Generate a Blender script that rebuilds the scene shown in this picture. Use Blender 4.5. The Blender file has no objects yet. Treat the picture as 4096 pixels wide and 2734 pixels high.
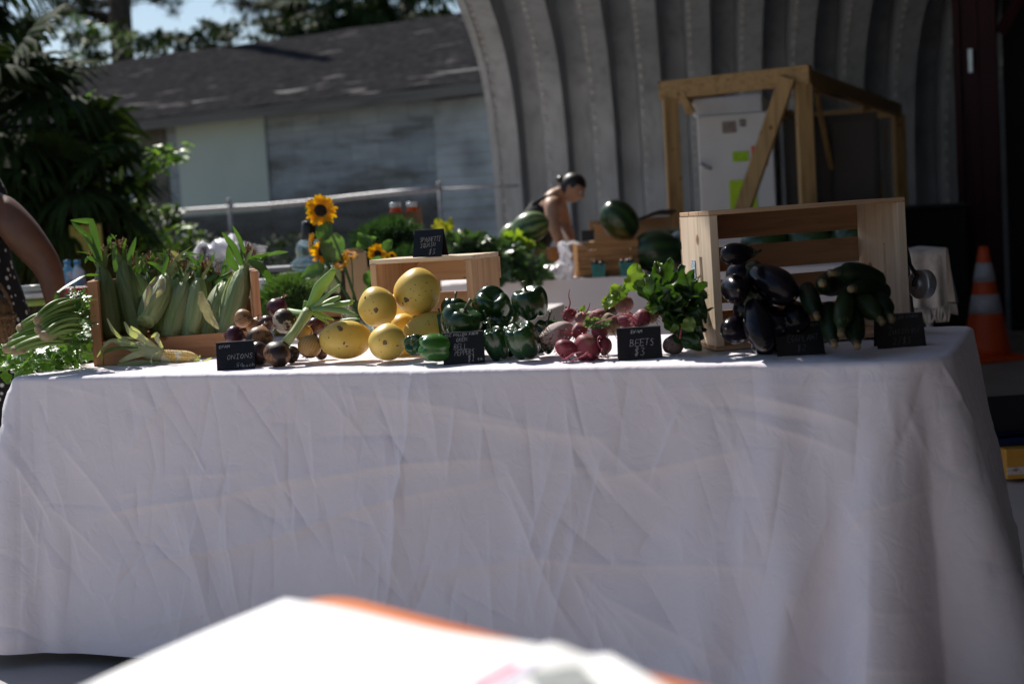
import bpy, math, random
import numpy as np
from mathutils import Vector, Matrix, noise
SC = bpy.context.scene
COL = SC.collection
PI = math.pi
rnd = random.Random(7)
V3 = Vector
# ------------------------------------------------------------------ camera model
FPX = 50.0 / 36.0 * 4096
PITCH = math.radians(4.90); ROLL = math.radians(3.5)
CAMP = V3((0, 0, 1.072))
_f = V3((0, math.cos(PITCH), -math.sin(PITCH)))
_R0 = V3((1, 0, 0)); _U0 = V3((0, math.sin(PITCH), math.cos(PITCH)))
CR = _R0 * math.cos(ROLL) - _U0 * math.sin(ROLL)
CU = _U0 * math.cos(ROLL) + _R0 * math.sin(ROLL)
def ray(U, V):
    return _f + CR * ((U - 2048) / FPX) - CU * ((V - 1367) / FPX)
def at(U, V, D):
    d = ray(U, V)
    return CAMP + d * (D / d.y)
def onz(U, V, z):
    d = ray(U, V)
    return CAMP + d * ((z - CAMP.z) / d.z)
def proj(P):
    d = V3(P) - CAMP
    w = d.dot(_f)
    return 2048 + FPX * d.dot(CR) / w, 1367 - FPX * d.dot(CU) / w
def setup_camera():
    c = bpy.data.cameras.new('camera'); o = bpy.data.objects.new('camera', c); COL.objects.link(o)
    c.lens = 50; c.sensor_width = 36; c.clip_start = 0.05; c.clip_end = 400
    M = Matrix((CR, CU, -_f)).transposed().to_4x4(); M.translation = CAMP
    o.matrix_world = M
    c.dof.use_dof = True; c.dof.focus_distance = 3.62; c.dof.aperture_fstop = 2.9; c.dof.aperture_blades = 9
    SC.camera = o
setup_camera()
SC.view_settings.view_transform = 'Standard'; SC.view_settings.look = 'None'
SC.view_settings.gamma = 1; SC.view_settings.exposure = 0.30
SC.cycles.use_denoising = True
SC.cycles.max_bounces = 8; SC.cycles.transparent_max_bounces = 16
SC.cycles.sample_clamp_indirect = 6

# ------------------------------------------------------------------ mesh builder
class MB:
    def __init__(s): s.v = []; s.f = []; s.m = []
    def add(s, vs, fs, mi=0):
        b = len(s.v); s.v.extend([tuple(p) for p in vs])
        s.f.extend([tuple(b + i for i in f) for f in fs]); s.m.extend([mi] * len(fs)); return b
    def box(s, c, size, R=None, mi=0):
        hx, hy, hz = size[0] / 2, size[1] / 2, size[2] / 2
        P = [V3((x * hx, y * hy, z * hz)) for z in (-1, 1) for y in (-1, 1) for x in (-1, 1)]
        if R is not None: P = [R @ p for p in P]
        c = V3(c)
        s.add([p + c for p in P], [(0, 2, 3, 1), (4, 5, 7, 6), (0, 1, 5, 4), (2, 6, 7, 3), (0, 4, 6, 2), (1, 3, 7, 5)], mi)
        return s
    def beam(s, a, b, w, h, up=(0, 0, 1), mi=0):
        a = V3(a); b = V3(b); d = (b - a); L = d.length; d = d / L
        x = d.cross(V3(up)).normalized(); z = x.cross(d).normalized()
        R = Matrix((x, d, z)).transposed()
        return s.box((a + b) / 2, (w, L, h), R, mi)
    def tube(s, pts, rads, n=8, cap=True, mi=0, flat=1.0):
        pts = [V3(p) for p in pts]; N = len(pts)
        if not hasattr(rads, '__len__'): rads = [rads] * N
        t = (pts[1] - pts[0]).normalized()
        x = t.orthogonal().normalized(); vs = []
        for i, p in enumerate(pts):
            t2 = ((pts[min(i + 1, N - 1)] - pts[max(i - 1, 0)])).normalized()
            x = (x - t2 * x.dot(t2))
            x = x.normalized() if x.length > 1e-6 else t2.orthogonal().normalized()
            y = t2.cross(x)
            for k in range(n):
                a = 2 * PI * k / n
                vs.append(p + (x * math.cos(a) + y * math.sin(a) * flat) * rads[i])
        fs = [(i * n + k, i * n + (k + 1) % n, (i + 1) * n + (k + 1) % n, (i + 1) * n + k) for i in range(N - 1) for k in range(n)]
        if cap:
            fs.append(tuple(range(n - 1, -1, -1))); fs.append(tuple((N - 1) * n + k for k in range(n)))
        s.add(vs, fs, mi); return s
    def lathe(s, prof, n=24, fn=None, M=None, mi=0, a0=0.0, a1=2 * PI, closed=True):
        vs = []; N = len(prof); k_n = n if closed else n + 1
        for i, (r, z) in enumerate(prof):
            for k in range(k_n):
                a = a0 + (a1 - a0) * k / n
                rr, zz = (r, z) if fn is None else fn(a, i / (N - 1), r, z)
                p = V3((rr * math.cos(a), rr * math.sin(a), zz))
                vs.append(M @ p if M is not None else p)
        fs = []
        for i in range(N - 1):
            for k in range(n):
                k2 = (k + 1) % k_n if closed else k + 1
                fs.append((i * k_n + k, i * k_n + k2, (i + 1) * k_n + k2, (i + 1) * k_n + k))
        if closed:
            if prof[0][0] > 1e-5: fs.append(tuple(range(k_n - 1, -1, -1)))
            if prof[-1][0] > 1e-5: fs.append(tuple((N - 1) * k_n + k for k in range(k_n)))
        s.add(vs, fs, mi); return s
    def grid(s, rows, mi=0):
        R = len(rows); C = len(rows[0])
        s.add([p for r in rows for p in r], [(i * C + j, i * C + j + 1, (i + 1) * C + j + 1, (i + 1) * C + j) for i in range(R - 1) for j in range(C - 1)], mi)
        return s
    def blade(s, pts, widths, side, fold=0.25, mi=0, twist=0.0):
        """long leaf: a folded ribbon of three verts across"""
        pts = [V3(p) for p in pts]; N = len(pts); rows = []
        side = V3(side).normalized()
        for i, p in enumerate(pts):
            t = (pts[min(i + 1, N - 1)] - pts[max(i - 1, 0)]).normalized()
            x = side - t * side.dot(t)
            x = x.normalized() if x.length > 1e-6 else t.orthogonal().normalized()
            y = t.cross(x)
            if twist:
                a = twist * i / (N - 1); x, y = x * math.cos(a) + y * math.sin(a), y * math.cos(a) - x * math.sin(a)
            w = widths[i] if hasattr(widths, '__len__') else widths
            rows.append([p - x * w + y * w * fold, p, p + x * w + y * w * fold])
        s.grid(rows, mi); return s
    def leaf(s, base, d, nrm, L, W, curl=0.5, wav=0.1, seed=0, nl=9, nw=4, lob=0.0, mi=0, freq=5.0, tipw=0.8):
        """broad leaf sheet: base point, direction, normal"""
        r = random.Random(seed); base = V3(base); d = V3(d).normalized(); nrm = V3(nrm)
        nrm = (nrm - d * nrm.dot(d)).normalized(); x = d.cross(nrm); ph = [r.uniform(0, 6.28) for _ in range(4)]
        rows = []; p = base.copy(); dd = d.copy(); nn = nrm.copy(); st = L / nl
        for i in range(nl + 1):
            t = i / nl
            w = W * (math.sin(PI * min(1, (0.06 + 0.94 * t)) ** tipw) ** 0.75) * 0.5 if i < nl else W * 0.03
            row = []
            for j in range(-nw, nw + 1):
                q = j / nw
                e = abs(q) ** 1.6
                ww = w * q * (1 + lob * math.sin(freq * 6.28 * t + ph[0] + q) * abs(q))
                h = wav * L * e * math.sin(freq * 6.28 * t * 0.55 + ph[1 if q > 0 else 2]) + 0.12 * W * e + 0.03 * L * math.sin(9 * q + 11 * t + ph[3]) * 0.6
                row.append(p + x * ww + nn * h)
            rows.append(row)
            a = -curl / nl * (0.5 + t)
            dd2 = dd * math.cos(a) + nn * math.sin(a); nn = nn * math.cos(a) - dd * math.sin(a); dd = dd2
            p = p + dd * st
        s.grid(rows, mi); return s
    def build(s, name, mats, parent=None, smooth=True, bevel=0.0, solid=0.0, subd=0, loc=None, rot=None):
        me = bpy.data.meshes.new(name); me.from_pydata(s.v, [], s.f)
        if not isinstance(mats, (list, tuple)): mats = [mats]
        for m in mats: me.materials.append(m)
        if len(mats) > 1: me.polygons.foreach_set('material_index', s.m)
        me.polygons.foreach_set('use_smooth', [bool(smooth)] * len(me.polygons))
        me.update(); me.validate()
        o = bpy.data.objects.new(name, me); COL.objects.link(o)
        if parent is not None: o.parent = parent
        if loc is not None: o.location = loc
        if rot is not None: o.rotation_euler = rot
        if bevel:
            b = o.modifiers.new('bevel', 'BEVEL'); b.width = bevel; b.segments = 2; b.limit_method = 'ANGLE'; b.angle_limit = 0.6
        if solid:
            q = o.modifiers.new('solid', 'SOLIDIFY'); q.thickness = solid; q.offset = 0
        if subd:
            q = o.modifiers.new('sub', 'SUBSURF'); q.levels = subd; q.render_levels = subd
        return o
def tag(o, label=None, cat=None, group=None, kind=None):
    if label: o['label'] = label
    if cat: o['category'] = cat
    if group: o['group'] = group
    if kind: o['kind'] = kind
    return o
def thing(name, label, cat, loc=(0, 0, 0), rot=None, group=None, M=None):
    o = bpy.data.objects.new(name, None); COL.objects.link(o); o.empty_display_size = 0.05
    if M is not None: o.matrix_world = M
    else:
        o.location = loc
        if rot is not None: o.rotation_euler = rot
    return tag(o, label, cat, group)
def frame(z, x=None, loc=(0, 0, 0)):
    """matrix whose local z is given (and x close to the given one)"""
    z = V3(z).normalized(); x = V3(x) if x is not None else z.orthogonal()
    x = x - z * x.dot(z)
    x = x.normalized() if x.length > 1e-6 else z.orthogonal().normalized()
    y = z.cross(x); M = Matrix((x, y, z)).transposed().to_4x4(); M.translation = V3(loc); return M
def bez(a, b, c, n=8):
    a, b, c = V3(a), V3(b), V3(c)
    return [a * (1 - t) ** 2 + b * 2 * t * (1 - t) + c * t * t for t in [i / n for i in range(n + 1)]]
def rot3(ax, ang): return Matrix.Rotation(ang, 3, ax)
def px(p, D): return p * D / FPX

# ------------------------------------------------------------------ materials
def _nt(name):
    m = bpy.data.materials.new(name); m.use_nodes = True; nt = m.node_tree
    return m, nt, nt.nodes, nt.links, nt.nodes['Principled BSDF']
def N(nd, typ, **kw):
    n = nd.new(typ)
    for k, v in kw.items():
        if k.startswith('i_'):
            key = k[2:]
            n.inputs[int(key) if key.isdigit() else key].default_value = v
        else: setattr(n, k, v)
    return n
def ramp(nd, stops, interp='LINEAR'):
    r = nd.new('ShaderNodeValToRGB'); e = r.color_ramp; e.interpolation = interp
    while len(e.elements) < len(stops): e.elements.new(0.5)
    for el, (p, c) in zip(e.elements, stops):
        el.position = p; el.color = (*c, 1) if len(c) == 3 else c
    return r
def coords(nd, lk, scale=(1, 1, 1), offset_random=True, space='Object'):
    tc = nd.new('ShaderNodeTexCoord'); mp = nd.new('ShaderNodeMapping'); mp.inputs['Scale'].default_value = scale
    lk.new(tc.outputs[space], mp.inputs['Vector'])
    if offset_random:
        oi = nd.new('ShaderNodeObjectInfo'); mul = N(nd, 'ShaderNodeMath', operation='MULTIPLY', i_1=37.0)
        lk.new(oi.outputs['Random'], mul.inputs[0])
        add = N(nd, 'ShaderNodeVectorMath', operation='ADD'); lk.new(tc.outputs[space], add.inputs[0]); lk.new(mul.outputs[0], add.inputs[1])
        lk.new(add.outputs[0], mp.inputs['Vector'])
    return mp.outputs['Vector']
def mat(name, c, rough=0.5, c2=None, scale=12.0, detail=4, bump=0.0, bscale=None, spec=0.5, metal=0.0, lo=0.35, hi=0.65, transl=0.0, coat=0.0, stretch=(1, 1, 1), sss=0.0):
    m, nt, nd, lk, b = _nt(name)
    b.inputs['Roughness'].default_value = rough; b.inputs['Metallic'].default_value = metal
    b.inputs['Specular IOR Level'].default_value = spec; b.inputs['Coat Weight'].default_value = coat
    b.inputs['Coat Roughness'].default_value = 0.12
    if c2 is None: c2 = tuple(x * 0.8 for x in c)
    vec = coords(nd, lk, stretch)
    n = N(nd, 'ShaderNodeTexNoise'); n.inputs['Scale'].default_value = scale; n.inputs['Detail'].default_value = detail
    lk.new(vec, n.inputs['Vector'])
    r = ramp(nd, [(lo, c2), (hi, c)]); lk.new(n.outputs['Fac'], r.inputs['Fac']); lk.new(r.outputs['Color'], b.inputs['Base Color'])
    if sss: b.inputs['Subsurface Weight'].default_value = sss; b.inputs['Subsurface Radius'].default_value = (0.02, 0.01, 0.004); b.inputs['Subsurface Scale'].default_value = 0.4
    if bump:
        n2 = N(nd, 'ShaderNodeTexNoise'); n2.inputs['Scale'].default_value = bscale or scale * 2; n2.inputs['Detail'].default_value = 3
        lk.new(vec, n2.inputs['Vector'])
        bp = N(nd, 'ShaderNodeBump'); bp.inputs['Strength'].default_value = min(1, bump); bp.inputs['Distance'].default_value = 0.01
        lk.new(n2.outputs['Fac'], bp.inputs['Height']); lk.new(bp.outputs['Normal'], b.inputs['Normal'])
    if transl:
        t = nd.new('ShaderNodeBsdfTranslucent'); mx = N(nd, 'ShaderNodeMixShader'); mx.inputs[0].default_value = transl
        gm = N(nd, 'ShaderNodeMixRGB', blend_type='MULTIPLY', i_0=1.0); gm.inputs[2].default_value = (1.5, 1.6, 0.55, 1)
        lk.new(r.outputs['Color'], gm.inputs[1]); lk.new(gm.outputs[0], t.inputs['Color'])
        out = nd['Material Output']; lk.new(b.outputs[0], mx.inputs[1]); lk.new(t.outputs[0], mx.inputs[2]); lk.new(mx.outputs[0], out.inputs['Surface'])
    m['rampnode'] = r.name
    return m
def wood(name, c, c2, scale=1.0, rough=0.55, axis=0, knots=True):
    m, nt, nd, lk, b = _nt(name); b.inputs['Roughness'].default_value = rough; b.inputs['Specular IOR Level'].default_value = 0.3
    st = [22 * scale] * 3; st[axis] = 1.6 * scale
    vec = coords(nd, lk, st)
    n = N(nd, 'ShaderNodeTexNoise'); n.inputs['Scale'].default_value = 2.2; n.inputs['Detail'].default_value = 6; n.inputs['Distortion'].default_value = 0.6
    lk.new(vec, n.inputs['Vector'])
    r = ramp(nd, [(0.3, c2), (0.52, c), (0.72, tuple(min(1, x * 1.12) for x in c))]); lk.new(n.outputs['Fac'], r.inputs['Fac'])
    col = r.outputs['Color']
    if knots:
        v2 = coords(nd, lk, (9 * scale, 9 * scale, 9 * scale))
        vo = N(nd, 'ShaderNodeTexVoronoi'); vo.inputs['Scale'].default_value = 1.0; lk.new(v2, vo.inputs['Vector'])
        kr = ramp(nd, [(0.0, (0.28, 0.16, 0.1)), (0.09, (0.5, 0.36, 0.26)), (0.14, (1, 1, 1))]); lk.new(vo.outputs['Distance'], kr.inputs['Fac'])
        mx = N(nd, 'ShaderNodeMixRGB', blend_type='MULTIPLY', i_0=1.0); lk.new(col, mx.inputs[1]); lk.new(kr.outputs['Color'], mx.inputs[2]); col = mx.outputs[0]
    lk.new(col, b.inputs['Base Color'])
    bp = N(nd, 'ShaderNodeBump'); bp.inputs['Strength'].default_value = 0.25; bp.inputs['Distance'].default_value = 0.003
    lk.new(n.outputs['Fac'], bp.inputs['Height']); lk.new(bp.outputs['Normal'], b.inputs['Normal'])
    return m
# ------------------------------------------------------------------ light
SUN_EL = math.radians(47); SUN_H = V3((-0.5, 0.866, 0)).normalized()
SUN_DIR = V3((SUN_H.x * math.cos(SUN_EL), SUN_H.y * math.cos(SUN_EL), math.sin(SUN_EL)))
w = bpy.data.worlds.new('World'); SC.world = w; w.use_nodes = True
_n = w.node_tree.nodes; _l = w.node_tree.links
sky = _n.new('ShaderNodeTexSky'); sky.sky_type = 'NISHITA'; sky.sun_disc = False
sky.sun_elevation = SUN_EL; sky.sun_rotation = math.atan2(SUN_H.x, SUN_H.y)
sky.air_density = 1.0; sky.dust_density = 0.5; sky.ozone_density = 1.0
_l.new(sky.outputs[0], _n['Background'].inputs['Color']); _n['Background'].inputs['Strength'].default_value = 0.08
sun = bpy.data.lights.new('sun', 'SUN'); sun.energy = 5.0; sun.angle = math.radians(0.53); sun.color = (1.0, 0.955, 0.88)
so = bpy.data.objects.new('sun', sun); COL.objects.link(so)
so.rotation_euler = SUN_DIR.to_track_quat('Z', 'Y').to_euler()

# ------------------------------------------------------------------ ground
mGround = mat('dirt', (0.34, 0.28, 0.20), 0.9, (0.16, 0.15, 0.08), scale=0.8, detail=8, bump=0.6, bscale=9)
mConc = mat('concrete', (0.43, 0.39, 0.37), 0.85, (0.33, 0.30, 0.28), scale=1.4, detail=8, bump=0.15, bscale=30)
g = MB(); g.grid([[(-160 + 32 * i, -60 + 26 * j, -0.012) for i in range(11)] for j in range(11)])
tag(g.build('ground', mGround, smooth=False), kind='structure')
g = MB(); g.grid([[(-3.6 + 2.6 * i, -6 + 2.5 * j, 0.0) for i in range(7)] for j in range(9)])
tag(g.build('concrete_floor', mConc, smooth=False), kind='structure')

# ------------------------------------------------------------------ quonset hut
def mat_metal():
    m, nt, nd, lk, b = _nt('galvanised_metal')
    b.inputs['Roughness'].default_value = 0.45; b.inputs['Metallic'].default_value = 0.3; b.inputs['Specular IOR Level'].default_value = 0.35
    v = coords(nd, lk, (1, 1, 1), False)
    n = N(nd, 'ShaderNodeTexNoise', i_Scale=3.0, i_Detail=6.0); lk.new(v, n.inputs['Vector'])
    r = ramp(nd, [(0.3, (0.33, 0.35, 0.38)), (0.7, (0.44, 0.465, 0.50))]); lk.new(n.outputs['Fac'], r.inputs['Fac'])
    v2 = coords(nd, lk, (14, 14, 1.2), False); n2 = N(nd, 'ShaderNodeTexNoise', i_Scale=1.0, i_Detail=5.0); lk.new(v2, n2.inputs['Vector'])
    r2 = ramp(nd, [(0.36, (0.80, 0.79, 0.78)), (0.5, (1, 1, 1))]); lk.new(n2.outputs['Fac'], r2.inputs['Fac'])
    mx = N(nd, 'ShaderNodeMixRGB', blend_type='MULTIPLY', i_0=0.8); lk.new(r.outputs['Color'], mx.inputs[1]); lk.new(r2.outputs['Color'], mx.inputs[2])
    lk.new(mx.outputs[0], b.inputs['Base Color'])
    return m
mMetal = mat_metal()
HUT_D = 13.2
HB = at(2012, 900, HUT_D); HB.z = 0                       # foot of the open left rim
HV = V3((-0.13, -1, 0)).normalized()                       # towards the camera along a rib
HA = V3((1, -0.13, 0)).normalized()                        # along the axis, to the right
HUT_A = 6.9; HUT_B = 3.0
def arch(t):
    """rib profile: angle 0 at the back foot, pi at the front foot -> (offset, height)"""
    c = math.cos(t); u = 1 - abs(c); q = min(1, max(0, (u - .13) / .87))
    return HUT_A - HUT_A * c, HUT_B * max(0, 1 - (1 - u) ** 5) ** .2 + 1.28 * q * q * (3 - 2 * q)
HUT_END = PI                                            # full arch: its unseen front half is closed to cut fill light
hut = thing('quonset_hut', 'grey corrugated steel arch hut, its ribbed inner wall curving over the stalls', 'hut', HB)
def tnext(t, d):
    a = arch(t); b = t
    while True:
        b += 0.0008; q = arch(b)
        if math.hypot(q[0] - a[0], q[1] - a[1]) >= d: return b
def build_hut():
    mb = MB(); P = 0.44; n_r = 29; d = 0.30; off = []
    for k in range(n_r):
        a = k * P
        off += [(a, 0), (a + 0.20, 0), (a + 0.235, d), (a + 0.415, d)]
    off += [(n_r * P, 0)]
    ts = [HUT_END * i / 140 for i in range(141)]
    rows = []
    for t in ts:
        o, z = arch(t); o2, z2 = arch(t + 0.01); tx, tz = o2 - o, z2 - z; L = math.hypot(tx, tz)
        nx, nz = -tz / L, tx / L                            # outward normal of the arch curve
        rows.append([HA * a + HV * (o + nx * q) + V3((0, 0, z + nz * q)) for a, q in off])
    k0 = 12; j0 = 1 + int(1.88 / HUT_END * 140)             # the first three ribs end early: unseen front-left gap added to let sun in
    mb.grid([r[:k0 + 1] for r in rows[:j0]]); mb.grid([r[k0:] for r in rows]); mb.build('ribbed_shell', mMetal, hut, smooth=False)
    # rim flange and bolt rows down each inner flat
    bo = MB(); fl = MB()
    rim = []
    for t in ts[:j0]:
        o, z = arch(t); rim.append((HV * o + V3((0, 0, z))))
    for i in range(len(rim) - 1):
        a, b = rim[i], rim[i + 1]; u = (b - a).normalized(); nn = HA.cross(u)
        fl.add([a - HA * 0.05 - nn * 0.03, a + HA * 0.012 - nn * 0.03, b + HA * 0.012 - nn * 0.03, b - HA * 0.05 - nn * 0.03,
                a - HA * 0.05 + nn * 0.03, a + HA * 0.012 + nn * 0.03, b + HA * 0.012 + nn * 0.03, b - HA * 0.05 + nn * 0.03],
               [(0, 1, 2, 3), (7, 6, 5, 4), (0, 3, 7, 4), (1, 5, 6, 2)])
    fl.build('rim_flange', mMetal, hut, smooth=False)
    for k in range(n_r):
        t = 0.02; r_ = random.Random(k)
        while t < 0.95:
            o, z = arch(t); o2, z2 = arch(t + 0.01); tx, tz = o2 - o, z2 - z; L = math.hypot(tx, tz); u = (HV * tx + V3((0, 0, tz))) / L
            nin = HA.cross(u); nin = nin if nin.dot(HV) > 0 or nin.z < 0 else -nin
            c = HA * (k * P + 0.03) + HV * o + V3((0, 0, z)) + nin * 0.006
            R = Matrix((HA, u, nin)).transposed()
            bo.box(c, (0.026, 0.03 + r_.random() * 0.05, 0.010), R); t = tnext(t, .12)
    bo.build('bolt_row', mat('bolt_zinc', (0.66, 0.66, 0.66), 0.5, (0.35, 0.35, 0.36), scale=30), hut, smooth=False)
    # closed far end
    ew = MB(); top = []
    for t in ts:
        o, z = arch(t); top.append(HA * (n_r * P) + HV * o + V3((0, 0, z)))
    base = [HA * (n_r * P) + HV * arch(t)[0] for t in ts]
    ew.grid([base, top]); ew.build('end_wall', mMetal, hut, smooth=False)
build_hut()

# ------------------------------------------------------------------ red shed front at the right
mRed = wood('red_paint', (0.040, 0.004, 0.008), (0.026, 0.0025, 0.005), 0.3, 0.6, axis=2, knots=False)
mDark = mat('painted_dark', (0.012, 0.01, 0.01), 0.9, scale=4)
def build_red():
    D = 10.6; A = at(3868, 1300, D); A.z = 0
    r = thing('red_shed', 'dark red timber shed front with an open doorway, behind the traffic cone', 'shed', A)
    d = V3((1, -0.55, 0)).normalized(); n = V3((d.y, -d.x, 0))  # facing the camera-left side
    z0 = V3((0, 0, 1))
    R = Matrix((d, d.cross(z0) * -1, z0)).transposed()
    wl = MB()
    for k in range(2): wl.box(d * (0.09 + 0.125 * k) + z0 * 1.5, (0.12, 0.06, 3.0), R)
    wl.box(d * 2.4 + z0 * 1.5, (2.9, 0.06, 3.0), R)
    wl.box(d * 0.6 + z0 * 2.85, (0.66, 0.058, 0.3), R)
    wl.build('wall', mRed, r, smooth=False)
    b = MB(); b.beam(d * 0.3 + z0 * 2.2, d * 0.62 + z0 * 2.74, 0.05, 0.14, up=(0, 1, 0)); b.build('door_brace', mRed, r, smooth=False)
    tr = MB(); tr.box(d * 0.0 + z0 * 1.5 - n * 0.0, (0.05, 0.1, 3.0), R); tr.build('corner_trim', mRed, r, smooth=False)
    dv = MB(); bk = d.cross(z0) * -1
    dv.box(d * 0.62 + z0 * 1.35 + bk * 0.35, (0.72, 0.03, 2.7), R); dv.build('doorway', mDark, r, smooth=False)  # near-black sheet paints in the darkness inside the opening
    h = MB(); fr = bk * -0.06 if (bk.y > 0) else bk * 0.06
    h.box(d * 0.1 + z0 * 2.02 + fr, (0.03, 0.03, 0.17), R); h.build('handle', mat('steel_handle', (0.6, 0.62, 0.65), 0.35, metal=0.6), r, smooth=False)
build_red()

# ------------------------------------------------------------------ old block shed behind the fence
def mat_block():
    m, nt, nd, lk, b = _nt('painted_block'); b.inputs['Roughness'].default_value = 0.85
    tc = N(nd, 'ShaderNodeTexCoord'); sep = N(nd, 'ShaderNodeSeparateXYZ'); cmb = N(nd, 'ShaderNodeCombineXYZ')
    lk.new(tc.outputs['Object'], sep.inputs[0]); lk.new(sep.outputs['X'], cmb.inputs['X']); lk.new(sep.outputs['Z'], cmb.inputs['Y'])
    br = N(nd, 'ShaderNodeTexBrick'); lk.new(cmb.outputs[0], br.inputs['Vector'])
    br.inputs['Scale'].default_value = 1.0; br.inputs['Brick Width'].default_value = 0.42; br.inputs['Row Height'].default_value = 0.21; br.inputs['Mortar Size'].default_value = 0.012
    br.inputs['Color1'].default_value = (0.32, 0.365, 0.41, 1); br.inputs['Color2'].default_value = (0.25, 0.29, 0.335, 1); br.inputs['Mortar'].default_value = (0.235, 0.27, 0.31, 1)
    mp_ = N(nd, 'ShaderNodeMapping'); mp_.inputs['Scale'].default_value = (.45, 1, 2.6); lk.new(tc.outputs['Object'], mp_.inputs['Vector'])
    n = N(nd, 'ShaderNodeTexNoise', i_Scale=2.0, i_Detail=10.0, i_Roughness=.65); lk.new(mp_.outputs[0], n.inputs['Vector'])
    r = ramp(nd, [(0.36, (0.42, 0.40, 0.36)), (0.5, (0.85, 0.87, 0.9)), (0.7, (1.15, 1.15, 1.15))]); lk.new(n.outputs['Fac'], r.inputs['Fac'])
    mx = N(nd, 'ShaderNodeMixRGB', blend_type='MULTIPLY', i_0=1.0); lk.new(br.outputs['Color'], mx.inputs[1]); lk.new(r.outputs['Color'], mx.inputs[2])
    # lower courses darker
    zr = ramp(nd, [(0.44, (0.30, 0.28, 0.26)), (0.52, (1, 1, 1))])
    zz = N(nd, 'ShaderNodeMath', operation='MULTIPLY_ADD', i_1=0.33, i_2=0.0); ad = N(nd, 'ShaderNodeMath', operation='ADD')
    n3 = N(nd, 'ShaderNodeTexNoise', i_Scale=1.3, i_Detail=5.0); lk.new(tc.outputs['Object'], n3.inputs['Vector'])
    sc = N(nd, 'ShaderNodeMath', operation='MULTIPLY_ADD', i_1=0.25, i_2=-0.125); lk.new(n3.outputs['Fac'], sc.inputs[0])
    lk.new(sep.outputs['Z'], zz.inputs[0]); lk.new(zz.outputs[0], ad.inputs[0]); lk.new(sc.outputs[0], ad.inputs[1]); lk.new(ad.outputs[0], zr.inputs['Fac'])
    mx2 = N(nd, 'ShaderNodeMixRGB', blend_type='MULTIPLY', i_0=1.0); lk.new(mx.outputs[0], mx2.inputs[1]); lk.new(zr.outputs['Color'], mx2.inputs[2])
    lk.new(mx2.outputs[0], b.inputs['Base Color'])
    bp = N(nd, 'ShaderNodeBump', i_Strength=0.5, i_Distance=0.02); lk.new(br.outputs['Fac'], bp.inputs['Height']); bp.invert = True; lk.new(bp.outputs[0], b.inputs['Normal'])
    return m
def mat_shingle():
    m, nt, nd, lk, b = _nt('old_shingle'); b.inputs['Roughness'].default_value = 1.0; b.inputs['Specular IOR Level'].default_value = 0.0
    v = coords(nd, lk, (1, 1, 1), False)
    n = N(nd, 'ShaderNodeTexNoise', i_Scale=9.0, i_Detail=8.0); lk.new(v, n.inputs['Vector'])
    r = ramp(nd, [(0.35, (0.022, 0.0215, 0.023)), (0.6, (0.034, 0.033, 0.035)), (0.78, (0.058, 0.056, 0.057))]); lk.new(n.outputs['Fac'], r.inputs['Fac'])
    v2 = coords(nd, lk, (0.9, 3.2, 3.2), False)
    n2 = N(nd, 'ShaderNodeTexNoise', i_Scale=1.5, i_Detail=4.0); lk.new(v2, n2.inputs['Vector'])
    r2 = ramp(nd, [(0.63, (0, 0, 0)), (0.67, (1, 1, 1))]); lk.new(n2.outputs['Fac'], r2.inputs['Fac'])
    mx = N(nd, 'ShaderNodeMixRGB', i_0=0.0); lk.new(r2.outputs['Color'], mx.inputs[0]); lk.new(r.outputs['Color'], mx.inputs[1]); mx.inputs[2].default_value = (0.13, 0.118, 0.115, 1)
    lk.new(mx.outputs[0], b.inputs['Base Color'])
    bp = N(nd, 'ShaderNodeBump', i_Strength=0.6, i_Distance=0.03); lk.new(n.outputs['Fac'], bp.inputs['Height']); lk.new(bp.outputs[0], b.inputs['Normal'])
    return m
SHL = at(-420, 575, 20.6); SHR = at(2000, 330, 16.0)       # eave line ends
EZ = 0.5 * (at(700, 477, 18.5).z + SHR.z)
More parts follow.
